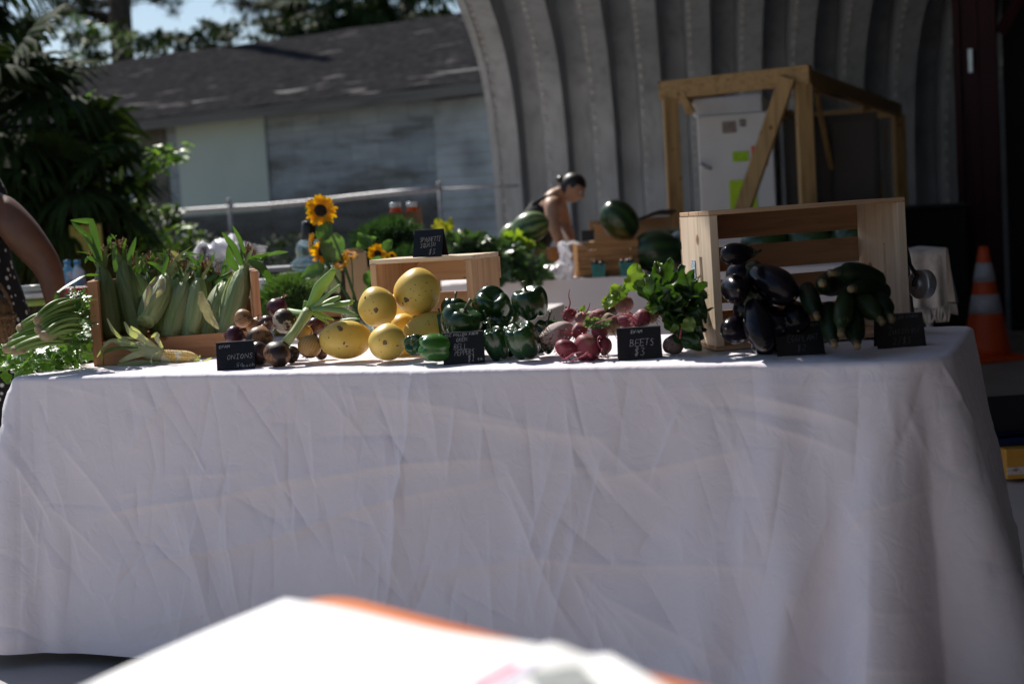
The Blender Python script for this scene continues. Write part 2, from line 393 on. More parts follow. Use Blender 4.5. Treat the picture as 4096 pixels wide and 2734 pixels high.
def build_shed():
    A = V3((SHL.x, SHL.y, 0)); B = V3((SHR.x, SHR.y, 0)); B = B + (B - A).normalized() * 1.2
    d = (B - A).normalized(); L = (B - A).length; back = V3((-d.y, d.x, 0))
    M = Matrix((d, back, V3((0, 0, 1)))).transposed().to_4x4(); M.translation = A
    r = thing('block_shed', 'long old shed of painted blocks under a dark worn shingle roof, behind the fence', 'shed', M=M)
    eave = EZ
    mB = mat_block()
    wl = MB(); wl.box((L / 2, 0.45, eave / 2), (L, 0.2, eave)); wl.box((L / 2, 6.5, eave / 2), (L, 0.2, eave)); wl.build('wall', mB, r, smooth=False)
    rise = 0.5 * (at(1840, 62, SHR.y + 3.4).z + at(500, 182, 18.6 + 3.4).z) - eave; rd = 3.5
    rf = MB()
    nx, ny = 60, 14; rows = []
    for j in range(ny + 1):
        q = j / ny; rows.append([(-0.3 + (L + 0.6) * i / nx, -0.05 + rd * q, eave + rise * q + 0.03 * noise.noise(V3((i * .35, j * .4, 3)))) for i in range(nx + 1)])
    rf.grid(rows)
    rf.grid([[(-0.3, rd, eave + rise), (L + 0.3, rd, eave + rise)], [(-0.3, rd * 2, eave), (L + 0.3, rd * 2, eave)]])
    o = rf.build('roof', mat_shingle(), r, smooth=False, solid=0.05)
    fa = MB(); fa.box((L / 2, -0.055, eave - 0.05), (L + .6, 0.03, 0.12)); fa.build('fascia_board', wood('grey_fascia', (0.13, 0.13, 0.125), (0.06, 0.06, 0.06), 0.2, 0.8, knots=False), r, smooth=False)
    fs = MB(); rr = random.Random(5)
    for k in range(3): fs.box((L / 2, 0.12 + k * 0.16, eave + 0.045 + k * 0.078), (L + 0.5, 0.15, 0.014), Matrix.Rotation(0.46, 3, 'X'))
    fs.build('eave_strip', mat('roll_roofing', (0.075, 0.079, 0.08), 0.9, (0.055, 0.058, 0.058), scale=2), r, smooth=False)
    inv = M.inverted()
    def onwall(U, V):
        a, b_ = inv @ CAMP, inv.to_3x3() @ ray(U, V); k = (0.34 - a.y) / b_.y; return a + b_ * k
    # pale boarded opening
    p0, p1 = onwall(708, 500), onwall(1085, 825)
    bd = MB(); cx, cz = (p0.x + p1.x) / 2, (p0.z + p1.z) / 2
    bd.box((cx, 0.325, cz), (abs(p1.x - p0.x), 0.03, abs(p1.z - p0.z) + 0.1)); bd.build('pale_board', mat('pale_board_paint', (0.42, 0.50, 0.50), 0.8, (0.37, 0.445, 0.445), scale=1.2), r, smooth=False)
    p0, p1 = onwall(430, 575), onwall(505, 760)
    bd = MB(); bd.box(((p0.x + p1.x) / 2, 0.325, (p0.z + p1.z) / 2), (abs(p1.x - p0.x), 0.03, abs(p1.z - p0.z))); bd.build('pale_board', mat('pale_board_b', (0.34, 0.38, 0.4), 0.8, scale=1.2), r, smooth=False)
    # dark bare bay left of the board
    p0, p1 = onwall(520, 490), onwall(690, 900)
    bd = MB(); bd.box(((p0.x + p1.x) / 2, 0.34, (p0.z + p1.z) / 2), (abs(p1.x - p0.x), 0.03, abs(p1.z - p0.z) + .2)); bd.build('bare_block_bay', mat('bare_block', (0.13, 0.125, 0.12), 0.9, (0.055, 0.05, 0.048), scale=4, detail=8, bump=.5), r, smooth=False)
    # lapped tin siding at the right
    p0, p1 = onwall(1735, 400), onwall(2030, 950); sd = MB(); z = p1.z
    while z < eave - 0.12:
        sd.box(((p0.x + L) / 2, 0.315, z + 0.06), (L - p0.x, 0.02, 0.135), Matrix.Rotation(-0.16, 3, 'X')); z += 0.125
    sd.build('lap_siding', mat('old_siding', (0.38, 0.43, 0.47), 0.8, (0.22, 0.245, 0.265), scale=2.5, detail=8), r, smooth=False)
build_shed()
# ------------------------------------------------------------------ main table and cloth
TZ = 0.742
FL = onz(22, 1511, TZ); FR = onz(3790, 1440, TZ)
TD = (FR - FL).normalized(); TL = (FR - FL).length; TB = V3((-TD.y, TD.x, 0))   # along, towards the back
TW = 0.76
def T(u, v, z=TZ): return V3((FL.x + TD.x * u + TB.x * v, FL.y + TD.y * u + TB.y * v, z))
def Dfront(U):
    a, b = 0.0, 1.0
    for _ in range(30):
        m_ = (a + b) / 2
        if proj(FL + (FR - FL) * m_)[0] < U: a = m_
        else: b = m_
    return (FL + (FR - FL) * a).y
def loc(U, V, off): return at(U, V, Dfront(U) + off)
def mat_cloth(name, c, bump=0.5):
    m, nt, nd, lk, b = _nt(name); b.inputs['Roughness'].default_value = 0.9; b.inputs['Specular IOR Level'].default_value = 0.15
    b.inputs['Sheen Weight'].default_value = 0.15
    v = coords(nd, lk, (1, 1, 1), False)
    n = N(nd, 'ShaderNodeTexNoise', i_Scale=5.0, i_Detail=5.0); lk.new(v, n.inputs['Vector'])
    r = ramp(nd, [(0.3, tuple(x * 0.95 for x in c)), (0.7, c)]); lk.new(n.outputs['Fac'], r.inputs['Fac']); lk.new(r.outputs['Color'], b.inputs['Base Color'])
    n2 = N(nd, 'ShaderNodeTexNoise', i_Scale=22.0, i_Detail=7.0, i_Distortion=1.2); lk.new(v, n2.inputs['Vector'])
    bp = N(nd, 'ShaderNodeBump', i_Strength=bump, i_Distance=0.006); lk.new(n2.outputs['Fac'], bp.inputs['Height']); lk.new(bp.outputs[0], b.inputs['Normal'])
    return m
mCloth = mat_cloth('white_cotton', (0.85, 0.785, 0.845))
mLegs = mat('table_leg_grey', (0.25, 0.25, 0.26), 0.5, scale=8)
mTop = mat('plastic_top', (0.55, 0.54, 0.5), 0.6, scale=5)
def build_table():
    M = Matrix((TD, TB, V3((0, 0, 1)))).transposed().to_4x4(); M.translation = V3((FL.x, FL.y, 0))
    r = thing('folding_table', 'long folding table hidden under the white cloth, carrying the produce', 'table', M=M)
    mb = MB(); mb.box((TL / 2, TW / 2, 0.71), (TL - 0.10, TW - 0.10, 0.04)); mb.build('tabletop', mTop, r, smooth=False, bevel=0.01)
    for u in (0.3, TL - 0.3):
        for v in (0.1, TW - 0.1):
            l = MB(); l.tube([(u, v, 0), (u, v, 0.69)], 0.014, 10); l.build('leg', mLegs, r)
    # cloth
    RC = 0.045; pts = []
    def seg(a, b, nrm, n):
        for i in range(n): pts.append((a[0] + (b[0] - a[0]) * i / n, a[1] + (b[1] - a[1]) * i / n, nrm[0], nrm[1]))
    R2 = 0.15
    def cor(c, a0, n=16, RC=RC):
        for i in range(n):
            a = a0 + (PI / 2) * i / n; pts.append((c[0] + RC * math.cos(a), c[1] + RC * math.sin(a), math.cos(a), math.sin(a)))
    seg((0, TW - RC), (0, RC), (-1, 0), 70); cor((RC, RC), PI); i_f0 = len(pts)
    seg((RC, 0), (TL - R2, 0), (0, -1), 860); i_f1 = len(pts); cor((TL - R2, R2), 1.5 * PI, 50, R2)
    seg((TL, R2), (TL, TW - RC), (1, 0), 60); cor((TL - RC, TW - RC), 0); seg((TL - RC, TW), (RC, TW), (0, 1), 160); cor((RC, TW - RC), PI / 2)
    P = np.array(pts); n_s = len(P)
    nxt = np.roll(P[:, :2], -1, axis=0); ds = np.hypot(*(nxt - P[:, :2]).T); S = np.concatenate([[0], np.cumsum(ds)[:-1]])
    s0 = S[i_f0]; X = S - s0                                      # along-front coordinate
    nh = 190; H = np.concatenate([np.linspace(0, 0.02, 6)[:-1], np.linspace(0.02, 0.735, nh)])
    XX, HH = np.meshgrid(X, H, indexing='ij')
    disp = np.zeros_like(XX); rg = np.random.RandomState(4)
    def crease(x0, h0, ang, ln, w, amp, skew=0.0):
        w = w * 1.05
        ca, sa = math.cos(ang), math.sin(ang); dx, dh = XX - x0, HH - h0
        l = dx * ca + dh * sa; d = -dx * sa + dh * ca + 0.008 * np.sin(l * 9 + x0 * 7)
        win = np.exp(-(np.abs(l) / (ln / 2)) ** 4)
        prof = np.exp(-np.abs(d) / w) if skew == 0 else np.exp(-np.abs(d) / np.where(d > 0, w, w * skew))
        return amp * win * prof
    for k in range(460):
        a = rg.choice([PI / 2 + rg.normal(0, .22), PI / 2 + rg.normal(-.45, .2), rg.normal(0.0, .5)], p=[.5, .3, .2])
        disp += crease(rg.uniform(-.5, 3.0), rg.uniform(.03, .72), a, rg.uniform(.05, .30), rg.uniform(.004, .013), rg.choice([-1, 1]) * rg.uniform(.0012, .0048), rg.uniform(1.5, 6))
    def crpix(U0, V0, U1, V1, w, amp, skew=3):
        def sh(U, V):
            d = ray(U, V); n = -TB; k = (FL - CAMP).dot(n) / d.dot(n); q = CAMP + d * k
            return (q - FL).dot(TD) - RC, TZ - q.z
        a, b = sh(U0, V0), sh(U1, V1); amp *= 2.2
        return crease((a[0] + b[0]) / 2, (a[1] + b[1]) / 2, math.atan2(b[1] - a[1], b[0] - a[0]), math.hypot(b[0] - a[0], b[1] - a[1]) * 1.15, w, amp, skew)
    for q in [(1650, 1500, 1590, 2050, .010, .005), (1600, 1980, 1570, 2420, .010, .004), (470, 2080, 1180, 1925, .012, .004), (1130, 1935, 1900, 1845, .012, .004),
              (600, 2290, 1860, 1940, .012, .004), (1710, 2310, 2160, 2215, .012, .003), (2150, 2215, 3000, 2260, .012, .003), (1880, 1700, 2400, 1740, .012, .003),
              (2050, 2000, 2340, 2480, .014, .004), (2280, 1980, 2200, 2360, .012, .004), (2330, 2100, 2250, 2600, .012, .003), (760, 2120, 900, 2520, .016, .004),
              (560, 1780, 690, 1560, .012, .003), (3240, 2400, 3330, 2100, .012, .003), (2520, 2380, 2880, 2560, .010, .003), (1450, 1600, 2150, 1700, .012, .002),
              (2400, 1900, 2900, 1830, .012, .003), (3000, 1600, 3400, 1700, .012, .003)]:
        disp += crpix(*q)
    for k in range(26):                                                # slow swells
        disp += 0.0022 * np.sin(XX * rg.uniform(2, 14) + HH * rg.uniform(-9, 9) + rg.uniform(0, 6.28)) * np.clip(HH * 3, 0, 1) * 0.6
    # corner folds and flare
    Ln = X[i_f1] ; cR = np.exp(-((XX - (Ln + 0.03)) / 0.30) ** 2); cL = np.exp(-((XX + 0.03) / 0.12) ** 2)
    grow = np.clip(HH / 0.7, 0, 1)
    disp += cR * grow ** 0.9 * (0.10 + 0.04 * np.cos((XX - Ln) * 34)) + cL * grow ** 1.1 * (0.05 + 0.012 * np.cos(XX * 60)) + np.clip((-XX) / .06, 0, 1) * (XX < 0) * (XX > -1.0) * (0.15 * grow ** .7 + .015 * np.sin(XX * 22) * grow)
    disp += np.clip((XX - (Ln + .1)) / .12, 0, 1) * (XX < Ln + .95) * .11 * grow ** 1.1
    disp += (0.04 + 0.07 * np.clip((XX - 0.6) / 1.2, 0, 1)) * grow ** 2.2 * np.clip((Ln + .1 - XX) / .1, 0, 1) * (XX > -0.05)
    for (cx, wd, am, ph) in [(Ln - 0.20, 0.045, 0.030, 0), (Ln - 0.07, 0.03, 0.026, 0), (Ln + 0.06, 0.03, 0.028, 0), (Ln - 0.33, 0.05, 0.012, 0)]:
        sway = cx - 0.16 * grow ** 2 * (1 if cx < Ln else 0.3)
        disp += am * grow ** 0.6 * np.exp(-((XX - sway) / (wd * (1 + 1.2 * grow))) ** 2)
    disp *= np.clip(HH / 0.05, 0, 1) ** 0.7
    R = 0.012
    a = np.clip(HH / (R * PI / 2), 0, 1) * PI / 2
    outw = R * np.sin(a) - R + disp; zz = np.where(HH < R * PI / 2, TZ - R * (1 - np.cos(a)), TZ - R - (HH - R * PI / 2))
    zz = zz + np.clip(disp, 0, .2) * 0.12 + 0.012 * np.sin(XX * 2.3 + 1) * grow
    px_ = P[:, 0][:, None] + P[:, 2][:, None] * outw; py_ = P[:, 1][:, None] + P[:, 3][:, None] * outw
    mb = MB(); nH = len(H)
    vs = np.stack([px_, py_, np.maximum(zz, 0.006)], -1).reshape(-1, 3).tolist()
    fs = [(i * nH + j, ((i + 1) % n_s) * nH + j, ((i + 1) % n_s) * nH + j + 1, i * nH + j + 1) for i in range(n_s) for j in range(nH - 1)]
    mb.add(vs, fs)
    # top sheet
    nu, nv = 220, 70; rows = []
    for j in range(nv + 1):
        row = []
        for i in range(nu + 1):
            u = R + (TL - 2 * R) * i / nu; v = R + (TW - 2 * R) * j / nv
            dc = min(u, TL - u, v, TW - v)
            zq = TZ + 0.0025 * noise.noise(V3((u * 9, v * 9, 1))) * min(1, dc * 20) + 0.0015 * noise.noise(V3((u * 30, v * 30, 5))) * min(1, dc * 20)
            # pull in the corners
            for sx, sy, q in ((0, 0, RC), (1, 0, R2), (1, 1, RC), (0, 1, RC)):
                a_ = (TL - u) if sx else u; b_ = (TW - v) if sy else v
                if a_ < q and b_ < q:
                    dd = math.hypot(q - a_, q - b_)
                    if dd > q - R:
                        k_ = (q - R) / dd; a_ = q - (q - a_) * k_; b_ = q - (q - b_) * k_
                        u = TL - a_ if sx else a_; v = TW - b_ if sy else b_
            row.append((u, v, zq))
        rows.append(row)
    mb.grid(rows)
    o = mb.build('tablecloth', mCloth); o.matrix_world = M
    tag(o, 'creased white tablecloth hanging to the floor over the front produce table', 'tablecloth')
build_table()
# ------------------------------------------------------------------ produce materials
def spotted(name, c, c2, spot, rough=0.45, sc=9.0, thr=(0.60, 0.66), fine=True, bump=0.1, coat=0.0, spec=0.5, sss=0.0):
    m, nt, nd, lk, b = _nt(name); b.inputs['Roughness'].default_value = rough; b.inputs['Coat Weight'].default_value = coat; b.inputs['Specular IOR Level'].default_value = spec
    b.inputs['Coat Roughness'].default_value = 0.15
    v = coords(nd, lk)
    n = N(nd, 'ShaderNodeTexNoise', i_Scale=14.0, i_Detail=4.0); lk.new(v, n.inputs['Vector'])
    r = ramp(nd, [(0.35, c2), (0.65, c)]); lk.new(n.outputs['Fac'], r.inputs['Fac'])
    n2 = N(nd, 'ShaderNodeTexNoise', i_Scale=sc, i_Detail=9.0, i_Roughness=0.65); lk.new(v, n2.inputs['Vector'])
    r2 = ramp(nd, [(thr[0], (0, 0, 0)), (thr[1], (1, 1, 1))]); lk.new(n2.outputs['Fac'], r2.inputs['Fac'])
    mx = N(nd, 'ShaderNodeMixRGB'); mx.inputs[2].default_value = (*spot, 1)
    lk.new(r2.outputs['Color'], mx.inputs[0]); lk.new(r.outputs['Color'], mx.inputs[1]); col = mx.outputs[0]
    if fine:
        vo = N(nd, 'ShaderNodeTexVoronoi', i_Scale=70.0); lk.new(v, vo.inputs['Vector'])
        r3 = ramp(nd, [(0.10, (0.8, 0.8, 0.8)), (0.17, (0, 0, 0))]); lk.new(vo.outputs['Distance'], r3.inputs['Fac'])
        n3 = N(nd, 'ShaderNodeTexNoise', i_Scale=16.0); lk.new(v, n3.inputs['Vector'])
        r4 = ramp(nd, [(0.52, (0, 0, 0)), (0.58, (1, 1, 1))]); lk.new(n3.outputs['Fac'], r4.inputs['Fac'])
        mm = N(nd, 'ShaderNodeMath', operation='MULTIPLY'); lk.new(r3.outputs['Color'], mm.inputs[0]); lk.new(r4.outputs['Color'], mm.inputs[1])
        mx2 = N(nd, 'ShaderNodeMixRGB'); mx2.inputs[2].default_value = (*[x * 0.8 for x in spot], 1); lk.new(mm.outputs[0], mx2.inputs[0]); lk.new(col, mx2.inputs[1]); col = mx2.outputs[0]
    lk.new(col, b.inputs['Base Color'])
    if sss: b.inputs['Subsurface Weight'].default_value = sss; b.inputs['Subsurface Radius'].default_value = (0.02, 0.012, 0.004); b.inputs['Subsurface Scale'].default_value = 0.5
    if bump:
        bp = N(nd, 'ShaderNodeBump', i_Strength=bump, i_Distance=0.004); lk.new(n2.outputs['Fac'], bp.inputs['Height']); lk.new(bp.outputs[0], b.inputs['Normal'])
    return m
def striped(name, c, c2, nstripe=24, rough=0.5, mixn=0.5, spec=0.4, dirt=None, thr=(0.55, 0.62), coat=0.0, sc=12.0):
    """meridian stripes round local z (onion skin, husk, melon)"""
    m, nt, nd, lk, b = _nt(name); b.inputs['Roughness'].default_value = rough; b.inputs['Specular IOR Level'].default_value = spec; b.inputs['Coat Weight'].default_value = coat
    b.inputs['Coat Roughness'].default_value = 0.2
    tc = N(nd, 'ShaderNodeTexCoord'); sep = N(nd, 'ShaderNodeSeparateXYZ'); lk.new(tc.outputs['Object'], sep.inputs[0])
    at2 = N(nd, 'ShaderNodeMath', operation='ARCTAN2'); lk.new(sep.outputs['Y'], at2.inputs[0]); lk.new(sep.outputs['X'], at2.inputs[1])
    v = coords(nd, lk); n = N(nd, 'ShaderNodeTexNoise', i_Scale=sc, i_Detail=5.0); lk.new(v, n.inputs['Vector'])
    sn = N(nd, 'ShaderNodeMath', operation='MULTIPLY_ADD', i_1=float(nstripe)); ml = N(nd, 'ShaderNodeMath', operation='MULTIPLY', i_1=mixn * 12); lk.new(n.outputs['Fac'], ml.inputs[0])
    lk.new(at2.outputs[0], sn.inputs[0]); lk.new(ml.outputs[0], sn.inputs[2])
    si = N(nd, 'ShaderNodeMath', operation='SINE'); lk.new(sn.outputs[0], si.inputs[0])
    mr = N(nd, 'ShaderNodeMapRange', i_1=-1.0, i_2=1.0); lk.new(si.outputs[0], mr.inputs[0])
    r = ramp(nd, [(0.25, c2), (0.75, c)]); lk.new(mr.outputs[0], r.inputs['Fac']); col = r.outputs['Color']
    if dirt is not None:
        n2 = N(nd, 'ShaderNodeTexNoise', i_Scale=22.0, i_Detail=8.0, i_Roughness=0.6); lk.new(v, n2.inputs['Vector'])
        r2 = ramp(nd, [(thr[0], (0, 0, 0)), (thr[1], (1, 1, 1))]); lk.new(n2.outputs['Fac'], r2.inputs['Fac'])
        mx = N(nd, 'ShaderNodeMixRGB'); mx.inputs[2].default_value = (*dirt, 1); lk.new(r2.outputs['Color'], mx.inputs[0]); lk.new(col, mx.inputs[1]); col = mx.outputs[0]
        bp = N(nd, 'ShaderNodeBump', i_Strength=0.4, i_Distance=0.004); lk.new(n2.outputs['Fac'], bp.inputs['Height']); lk.new(bp.outputs[0], b.inputs['Normal'])
    lk.new(col, b.inputs['Base Color'])
    return m
def leafmat(name, c, c2, rough=0.45, scale=25, transl=0.35, spec=0.5, bump=0.3):
    return mat(name, c, rough, c2, scale=scale, detail=5, bump=bump, bscale=scale * 2, spec=spec, transl=transl)
# ------------------------------------------------------------------ onions
ON = {
 'red': striped('red_onion_skin', (0.10, 0.02, 0.03), (0.05, 0.012, 0.02), 30, 0.3, coat=0.3, dirt=(0.02, 0.012, 0.01), thr=(0.62, 0.68)),
 'dark': striped('dark_onion_skin', (0.075, 0.03, 0.03), (0.035, 0.014, 0.016), 26, 0.35, coat=0.25, dirt=(0.018, 0.012, 0.01), thr=(0.5, 0.6)),
 'brown': striped('brown_onion_skin', (0.30, 0.15, 0.07), (0.25, 0.12, 0.058), 30, 0.45, dirt=(0.022, 0.012, 0.009), thr=(0.42, 0.50)),
 'tan': striped('tan_onion_skin', (0.44, 0.25, 0.12), (0.38, 0.20, 0.095), 30, 0.45, dirt=(0.07, 0.035, 0.02), thr=(0.55, 0.62)),
 'white': striped('white_onion_skin', (0.64, 0.55, 0.45), (0.56, 0.45, 0.34), 26, 0.45, dirt=(0.04, 0.022, 0.015), thr=(0.48, 0.53)),
 'yellow': striped('yellow_onion_skin', (0.48, 0.29, 0.09), (0.42, 0.23, 0.07), 26, 0.45, dirt=(0.03, 0.018, 0.012), thr=(0.54, 0.60)),
}
mRoot = mat('dry_root', (0.30, 0.20, 0.12), 0.9, (0.12, 0.07, 0.04), scale=60)
mNeck = mat('onion_neck', (0.36, 0.24, 0.13), 0.7, (0.2, 0.11, 0.06), scale=40)
G_ON = 'onions heaped behind their price card'
def onion(U, V, rp, off, kind, label, axis, seed):
    c = loc(U, V, off); D = c.y; R = px(rp, D) * 1.03; r_ = random.Random(seed)
    M = frame(axis, None, c); t = thing('onion', label, 'onion', M=M, group=G_ON)
    pr = []
    for i in range(25):
        a = PI * i / 24; rr = math.sin(a) ** 0.92; z = -math.cos(a)
        z = z * (0.90 if z < 0 else 0.96)
        if i > 19: rr = max(rr * 0.9, 0.15); z += 0.05 * (i - 19)
        pr.append((max(rr, 0.01) * R, z * R))
    ph = r_.random() * 6
    b = MB(); b.lathe(pr, 40, lambda a, q, r, z: (r * (1 + 0.04 * math.sin(3 * a + ph) + 0.035 * math.sin(2 * a + 2 * ph + 3 * q) + 0.008 * math.sin(17 * a)), z)); b.build('bulb', ON[kind], t)
    nk = MB(); zt = pr[-1][1]
    for k in range(5):
        a = r_.random() * 6.28; l = R * r_.uniform(0.25, 0.6)
        nk.blade([(math.cos(a) * 0.1 * R, math.sin(a) * .1 * R, zt - 0.06 * R), (math.cos(a) * 0.14 * R, math.sin(a) * .14 * R, zt + l * .5), (math.cos(a + .5) * 0.3 * R, math.sin(a + .5) * .3 * R, zt + l)], [0.09 * R, 0.07 * R, 0.01 * R], (-math.sin(a), math.cos(a), 0))
    nk.build('neck', mNeck, t)
    rt = MB()
    for k in range(22):
        a = r_.random() * 6.28; q = r_.random() * 0.14 * R; p = V3((math.cos(a) * q, math.sin(a) * q, -R * 0.88))
        e = p + V3((math.cos(a + r_.uniform(-1, 1)) * R * .3, math.sin(a) * R * .3, -R * r_.uniform(.02, .25)))
        rt.tube([p, (p + e) / 2 + V3((0, 0, -.05 * R)), e], [0.012 * R, 0.01 * R, 0.004 * R], 4)
    rt.build('root_tuft', mRoot, t)
    return t
def c2(x, y): return 800 + .5102 * x, 700 + .5102 * y
_on = [
 (605, 1405, 103, .15, 'brown', 'large dirt-caked brown onion with the thick green stalk, at the front of the heap', (0.55, 0.5, 0.62)),
 (455, 1400, 92, .20, 'dark', 'dark onion low in the heap just behind the onion price card', (0.2, 0.8, .5)),
 (715, 1405, 66, .22, 'dark', 'small dark onion in the shadow between the stalked onion and the yellow-shouldered one', (-.5, .6, .4)),
 (860, 1348, 92, .21, 'yellow', 'yellow-shouldered muddy onion beside the oblong squash', (.4, .3, .8)),
 (950, 1400, 50, .30, 'dark', 'half-hidden dark onion tucked under the oblong squash', (.3, .5, .8)),
 (265, 1265, 78, .24, 'red', 'round purple red onion with a white spot, above the onion price card', (.9, .3, -.2)),
 (465, 1290, 102, .25, 'brown', 'large muddy onion directly above and right of the onion price card', (.2, .5, .8)),
 (812, 1242, 72, .30, 'yellow', 'golden onion right behind the long green stalk', (.4, .7, .5)),
 (428, 1188, 64, .33, 'tan', 'small brown-shouldered onion between the tan onion and the dark one', (.3, .3, .9)),
 (522, 1172, 70, .33, 'dark', 'dark purple onion left of the white muddy onion', (-.3, .6, .6)),
 (662, 1148, 93, .29, 'white', 'white onion smeared with black mud, high in the heap', (.75, .5, .35)),
 (907, 1190, 70, .36, 'red', 'shiny dark red onion at the right of the heap above the oblong squash', (.8, .2, .4)),
 (335, 1120, 70, .30, 'tan', 'tan papery onion at the upper left of the heap by the corn crate', (.95, .1, -.25)),
 (605, 1048, 80, .40, 'red', 'dark red onion on the very top of the heap', (.5, .2, .85)),
]
for i, (x, y, r, off, k, lb, ax) in enumerate(_on): onion(*c2(x, y), r * .5102, off, k, lb, ax, 100 + i)
# green stalk and leaves growing from the front onion
mStalk = mat('pale_stalk', (0.40, 0.45, 0.20), 0.45, (0.28, 0.36, 0.13), scale=9, stretch=(1, 1, .3), transl=0.2)
mScal = mat('stalk_leaf', (0.30, 0.42, 0.16), 0.4, (0.20, 0.33, 0.11), scale=7, transl=0.3, spec=0.5)
def stalk():
    t = thing('onion_stalk', 'thick pale green onion stalk with fanned hollow leaves rising from the heap', 'onion stalk', loc(*c2(690, 1300), .16))
    o = V3(t.location)
    def L(x, y, off): return loc(*c2(x, y), off) - o
    st = MB(); st.tube([L(672, 1316, .17), L(730, 1245, .19), L(785, 1165, .22), L(830, 1095, .24), L(850, 1060, .25)], [px(38, 3.7) * .51, px(34, 3.7) * .51, px(36, 3.7) * .51, px(44, 3.7) * .51, px(40, 3.7) * .51], 14)
    st.build('stem', mStalk, t)
    def lf(pts, ws, fl=.55):
        m = MB(); P = [L(*p) for p in pts]
        Q = []
        for i in range(len(P) - 1):
            for k in range(4): Q.append(P[i].lerp(P[i + 1], k / 4))
        Q.append(P[-1])
        W = []
        for i in range(len(ws) - 1):
            for k in range(4): W.append(ws[i] + (ws[i + 1] - ws[i]) * k / 4)
        W.append(ws[-1])
        Q2 = [Q[0]] + [(Q[i - 1] + Q[i] * 2 + Q[i + 1]) / 4 for i in range(1, len(Q) - 1)] + [Q[-1]]
        m.tube(Q2, [px(w, 3.75) * .51 for w in W], 12, flat=fl); m.build('leaf', mScal, t)
    lf([(835, 1090, .25), (880, 1000, .26), (935, 880, .27), (1010, 800, .28), (1052, 738, .28)], [34, 40, 52, 44, 22])
    lf([(850, 1070, .25), (920, 1010, .25), (1000, 940, .24), (1100, 856, .24)], [28, 26, 18, 9])
    lf([(880, 1050, .25), (960, 1020, .28), (1030, 980, .3), (1100, 955, .3)], [16, 26, 24, 16])
    lf([(900, 1050, .26), (1000, 1030, .28), (1110, 1010, .3), (1195, 995, .3)], [16, 26, 28, 22])
    lf([(880, 1050, .24), (990, 1045, .24), (1120, 1060, .24), (1240, 1100, .24)], [18, 26, 28, 8])
    lf([(880, 1060, .26), (960, 1100, .28), (1050, 1135, .3)], [22, 22, 8])
    lf([(870, 1070, .27), (930, 1110, .29), (1010, 1165, .3)], [16, 18, 8])
    lf([(1100, 1140, .4), (1170, 1130, .4), (1250, 1125, .4)], [12, 14, 8])
    lf([(818, 1075, .25), (822, 1030, .26), (830, 985, .26)], [16, 18, 16], .8)
    lf([(690, 1060, .34), (760, 1085, .32), (830, 1085, .28)], [20, 34, 26], .8)
stalk()
# ------------------------------------------------------------------ spaghetti squash
mSq = spotted('squash_rind', (0.80, 0.57, 0.13), (0.74, 0.49, 0.09), (0.30, 0.20, 0.09), 0.42, sc=11, thr=(0.61, 0.68), sss=0.12, coat=0.05, bump=0.12)
mScar = mat('squash_scar', (0.26, 0.17, 0.09), 0.9, (0.12, 0.07, 0.04), scale=60, bump=.6, bscale=120)
G_SQ = 'spaghetti squash stacked by the small wooden crate'
def squash(x, y, rx, rz, off, axis, label, seed, scars=()):
    U, V = c2(x, y); c = loc(U, V, off); D = c.y; R = px(rx * .5102, D); A = px(rz * .5102, D); r_ = random.Random(seed); ph = r_.random() * 6
    M = frame(axis, None, c); t = thing('spaghetti_squash', label, 'squash', M=M, group=G_SQ)
    pr = []
    for i in range(33):
        a = PI * i / 32; pr.append((max(math.sin(a) ** 0.94, 0.004) * R, -math.cos(a) * A))
    b = MB(); b.lathe(pr, 48, lambda a, q, r, z: (r * (1 + 0.022 * math.sin(2 * a + ph) + 0.012 * math.sin(5 * a + ph) + 0.020 * math.sin(3 * a + 5 * q + ph)), z * (1 + .01 * math.sin(a + ph)))); b.build('rind', mSq, t)
    for sg, nm in ((1, 'blossom_scar'), (-1, 'stem_scar')):
        s = MB(); s.lathe([(0.001, sg * A * 1.012), (0.05 * R, sg * A * 1.02), (0.09 * R, sg * A * 1.012), (0.13 * R, sg * A * 0.99)], 14, lambda a, q, r, z: (r * (1 + .15 * math.sin(3 * a + ph)), z))
        s.build(nm, mScar, t)
    inv = M.to_3x3().inverted()
    for (dx, dy, sr) in scars:                                   # blemishes, seen on the camera side
        d = (CR * dx + CU * dy - _f * math.sqrt(max(0.05, 1 - dx * dx - dy * dy))).normalized(); l = inv @ d
        sr *= .72; p = V3((l.x * R, l.y * R, l.z * A)); n = V3((l.x / R, l.y / R, l.z / A)).normalized(); k = 1 / math.sqrt((p.x / R) ** 2 + (p.y / R) ** 2 + (p.z / A) ** 2); p *= k
        b2 = MB(); b2.lathe([(0.001, 0.0016), (sr * R * .6, 0.0014), (sr * R, -0.001)], 10, lambda a, q, r, z: (r * (1 + .3 * math.sin(2 * a + dx * 9)), z), frame(n, None, p)); b2.build('blemish', mScar, t)
squash(1703, 915, 183, 186, .37, (-.42, -.85, -.28), 'biggest round yellow squash, topmost, in front of the small wooden crate', 1, [(-.55, -.52, .10), (.45, .35, .07), (.42, .0, .05), (.0, -.35, .03)])
squash(1391, 1032, 155, 158, .29, (0.02, -1, -.12), 'round squash at mid height with its blossom scar facing forward', 2, [(-.55, .45, .10), (.05, -.1, .08), (-.2, -.35, .03)])
squash(1140, 1288, 150, 208, .25, (1, .25, -.05), 'long oval squash lying on its side next to the onions', 3, [(-.1, .6, .25), (.1, -.2, .10), (.2, -.35, .08), (-.1, -.45, .05), (-.5, .1, .06)])
squash(1467, 1308, 146, 148, .20, (-.05, -1, .03), 'round squash at the front on the cloth with a dark star-shaped scar', 4, [(0.0, .03, .11), (.62, -.2, .09), (-.32, .1, .06)])
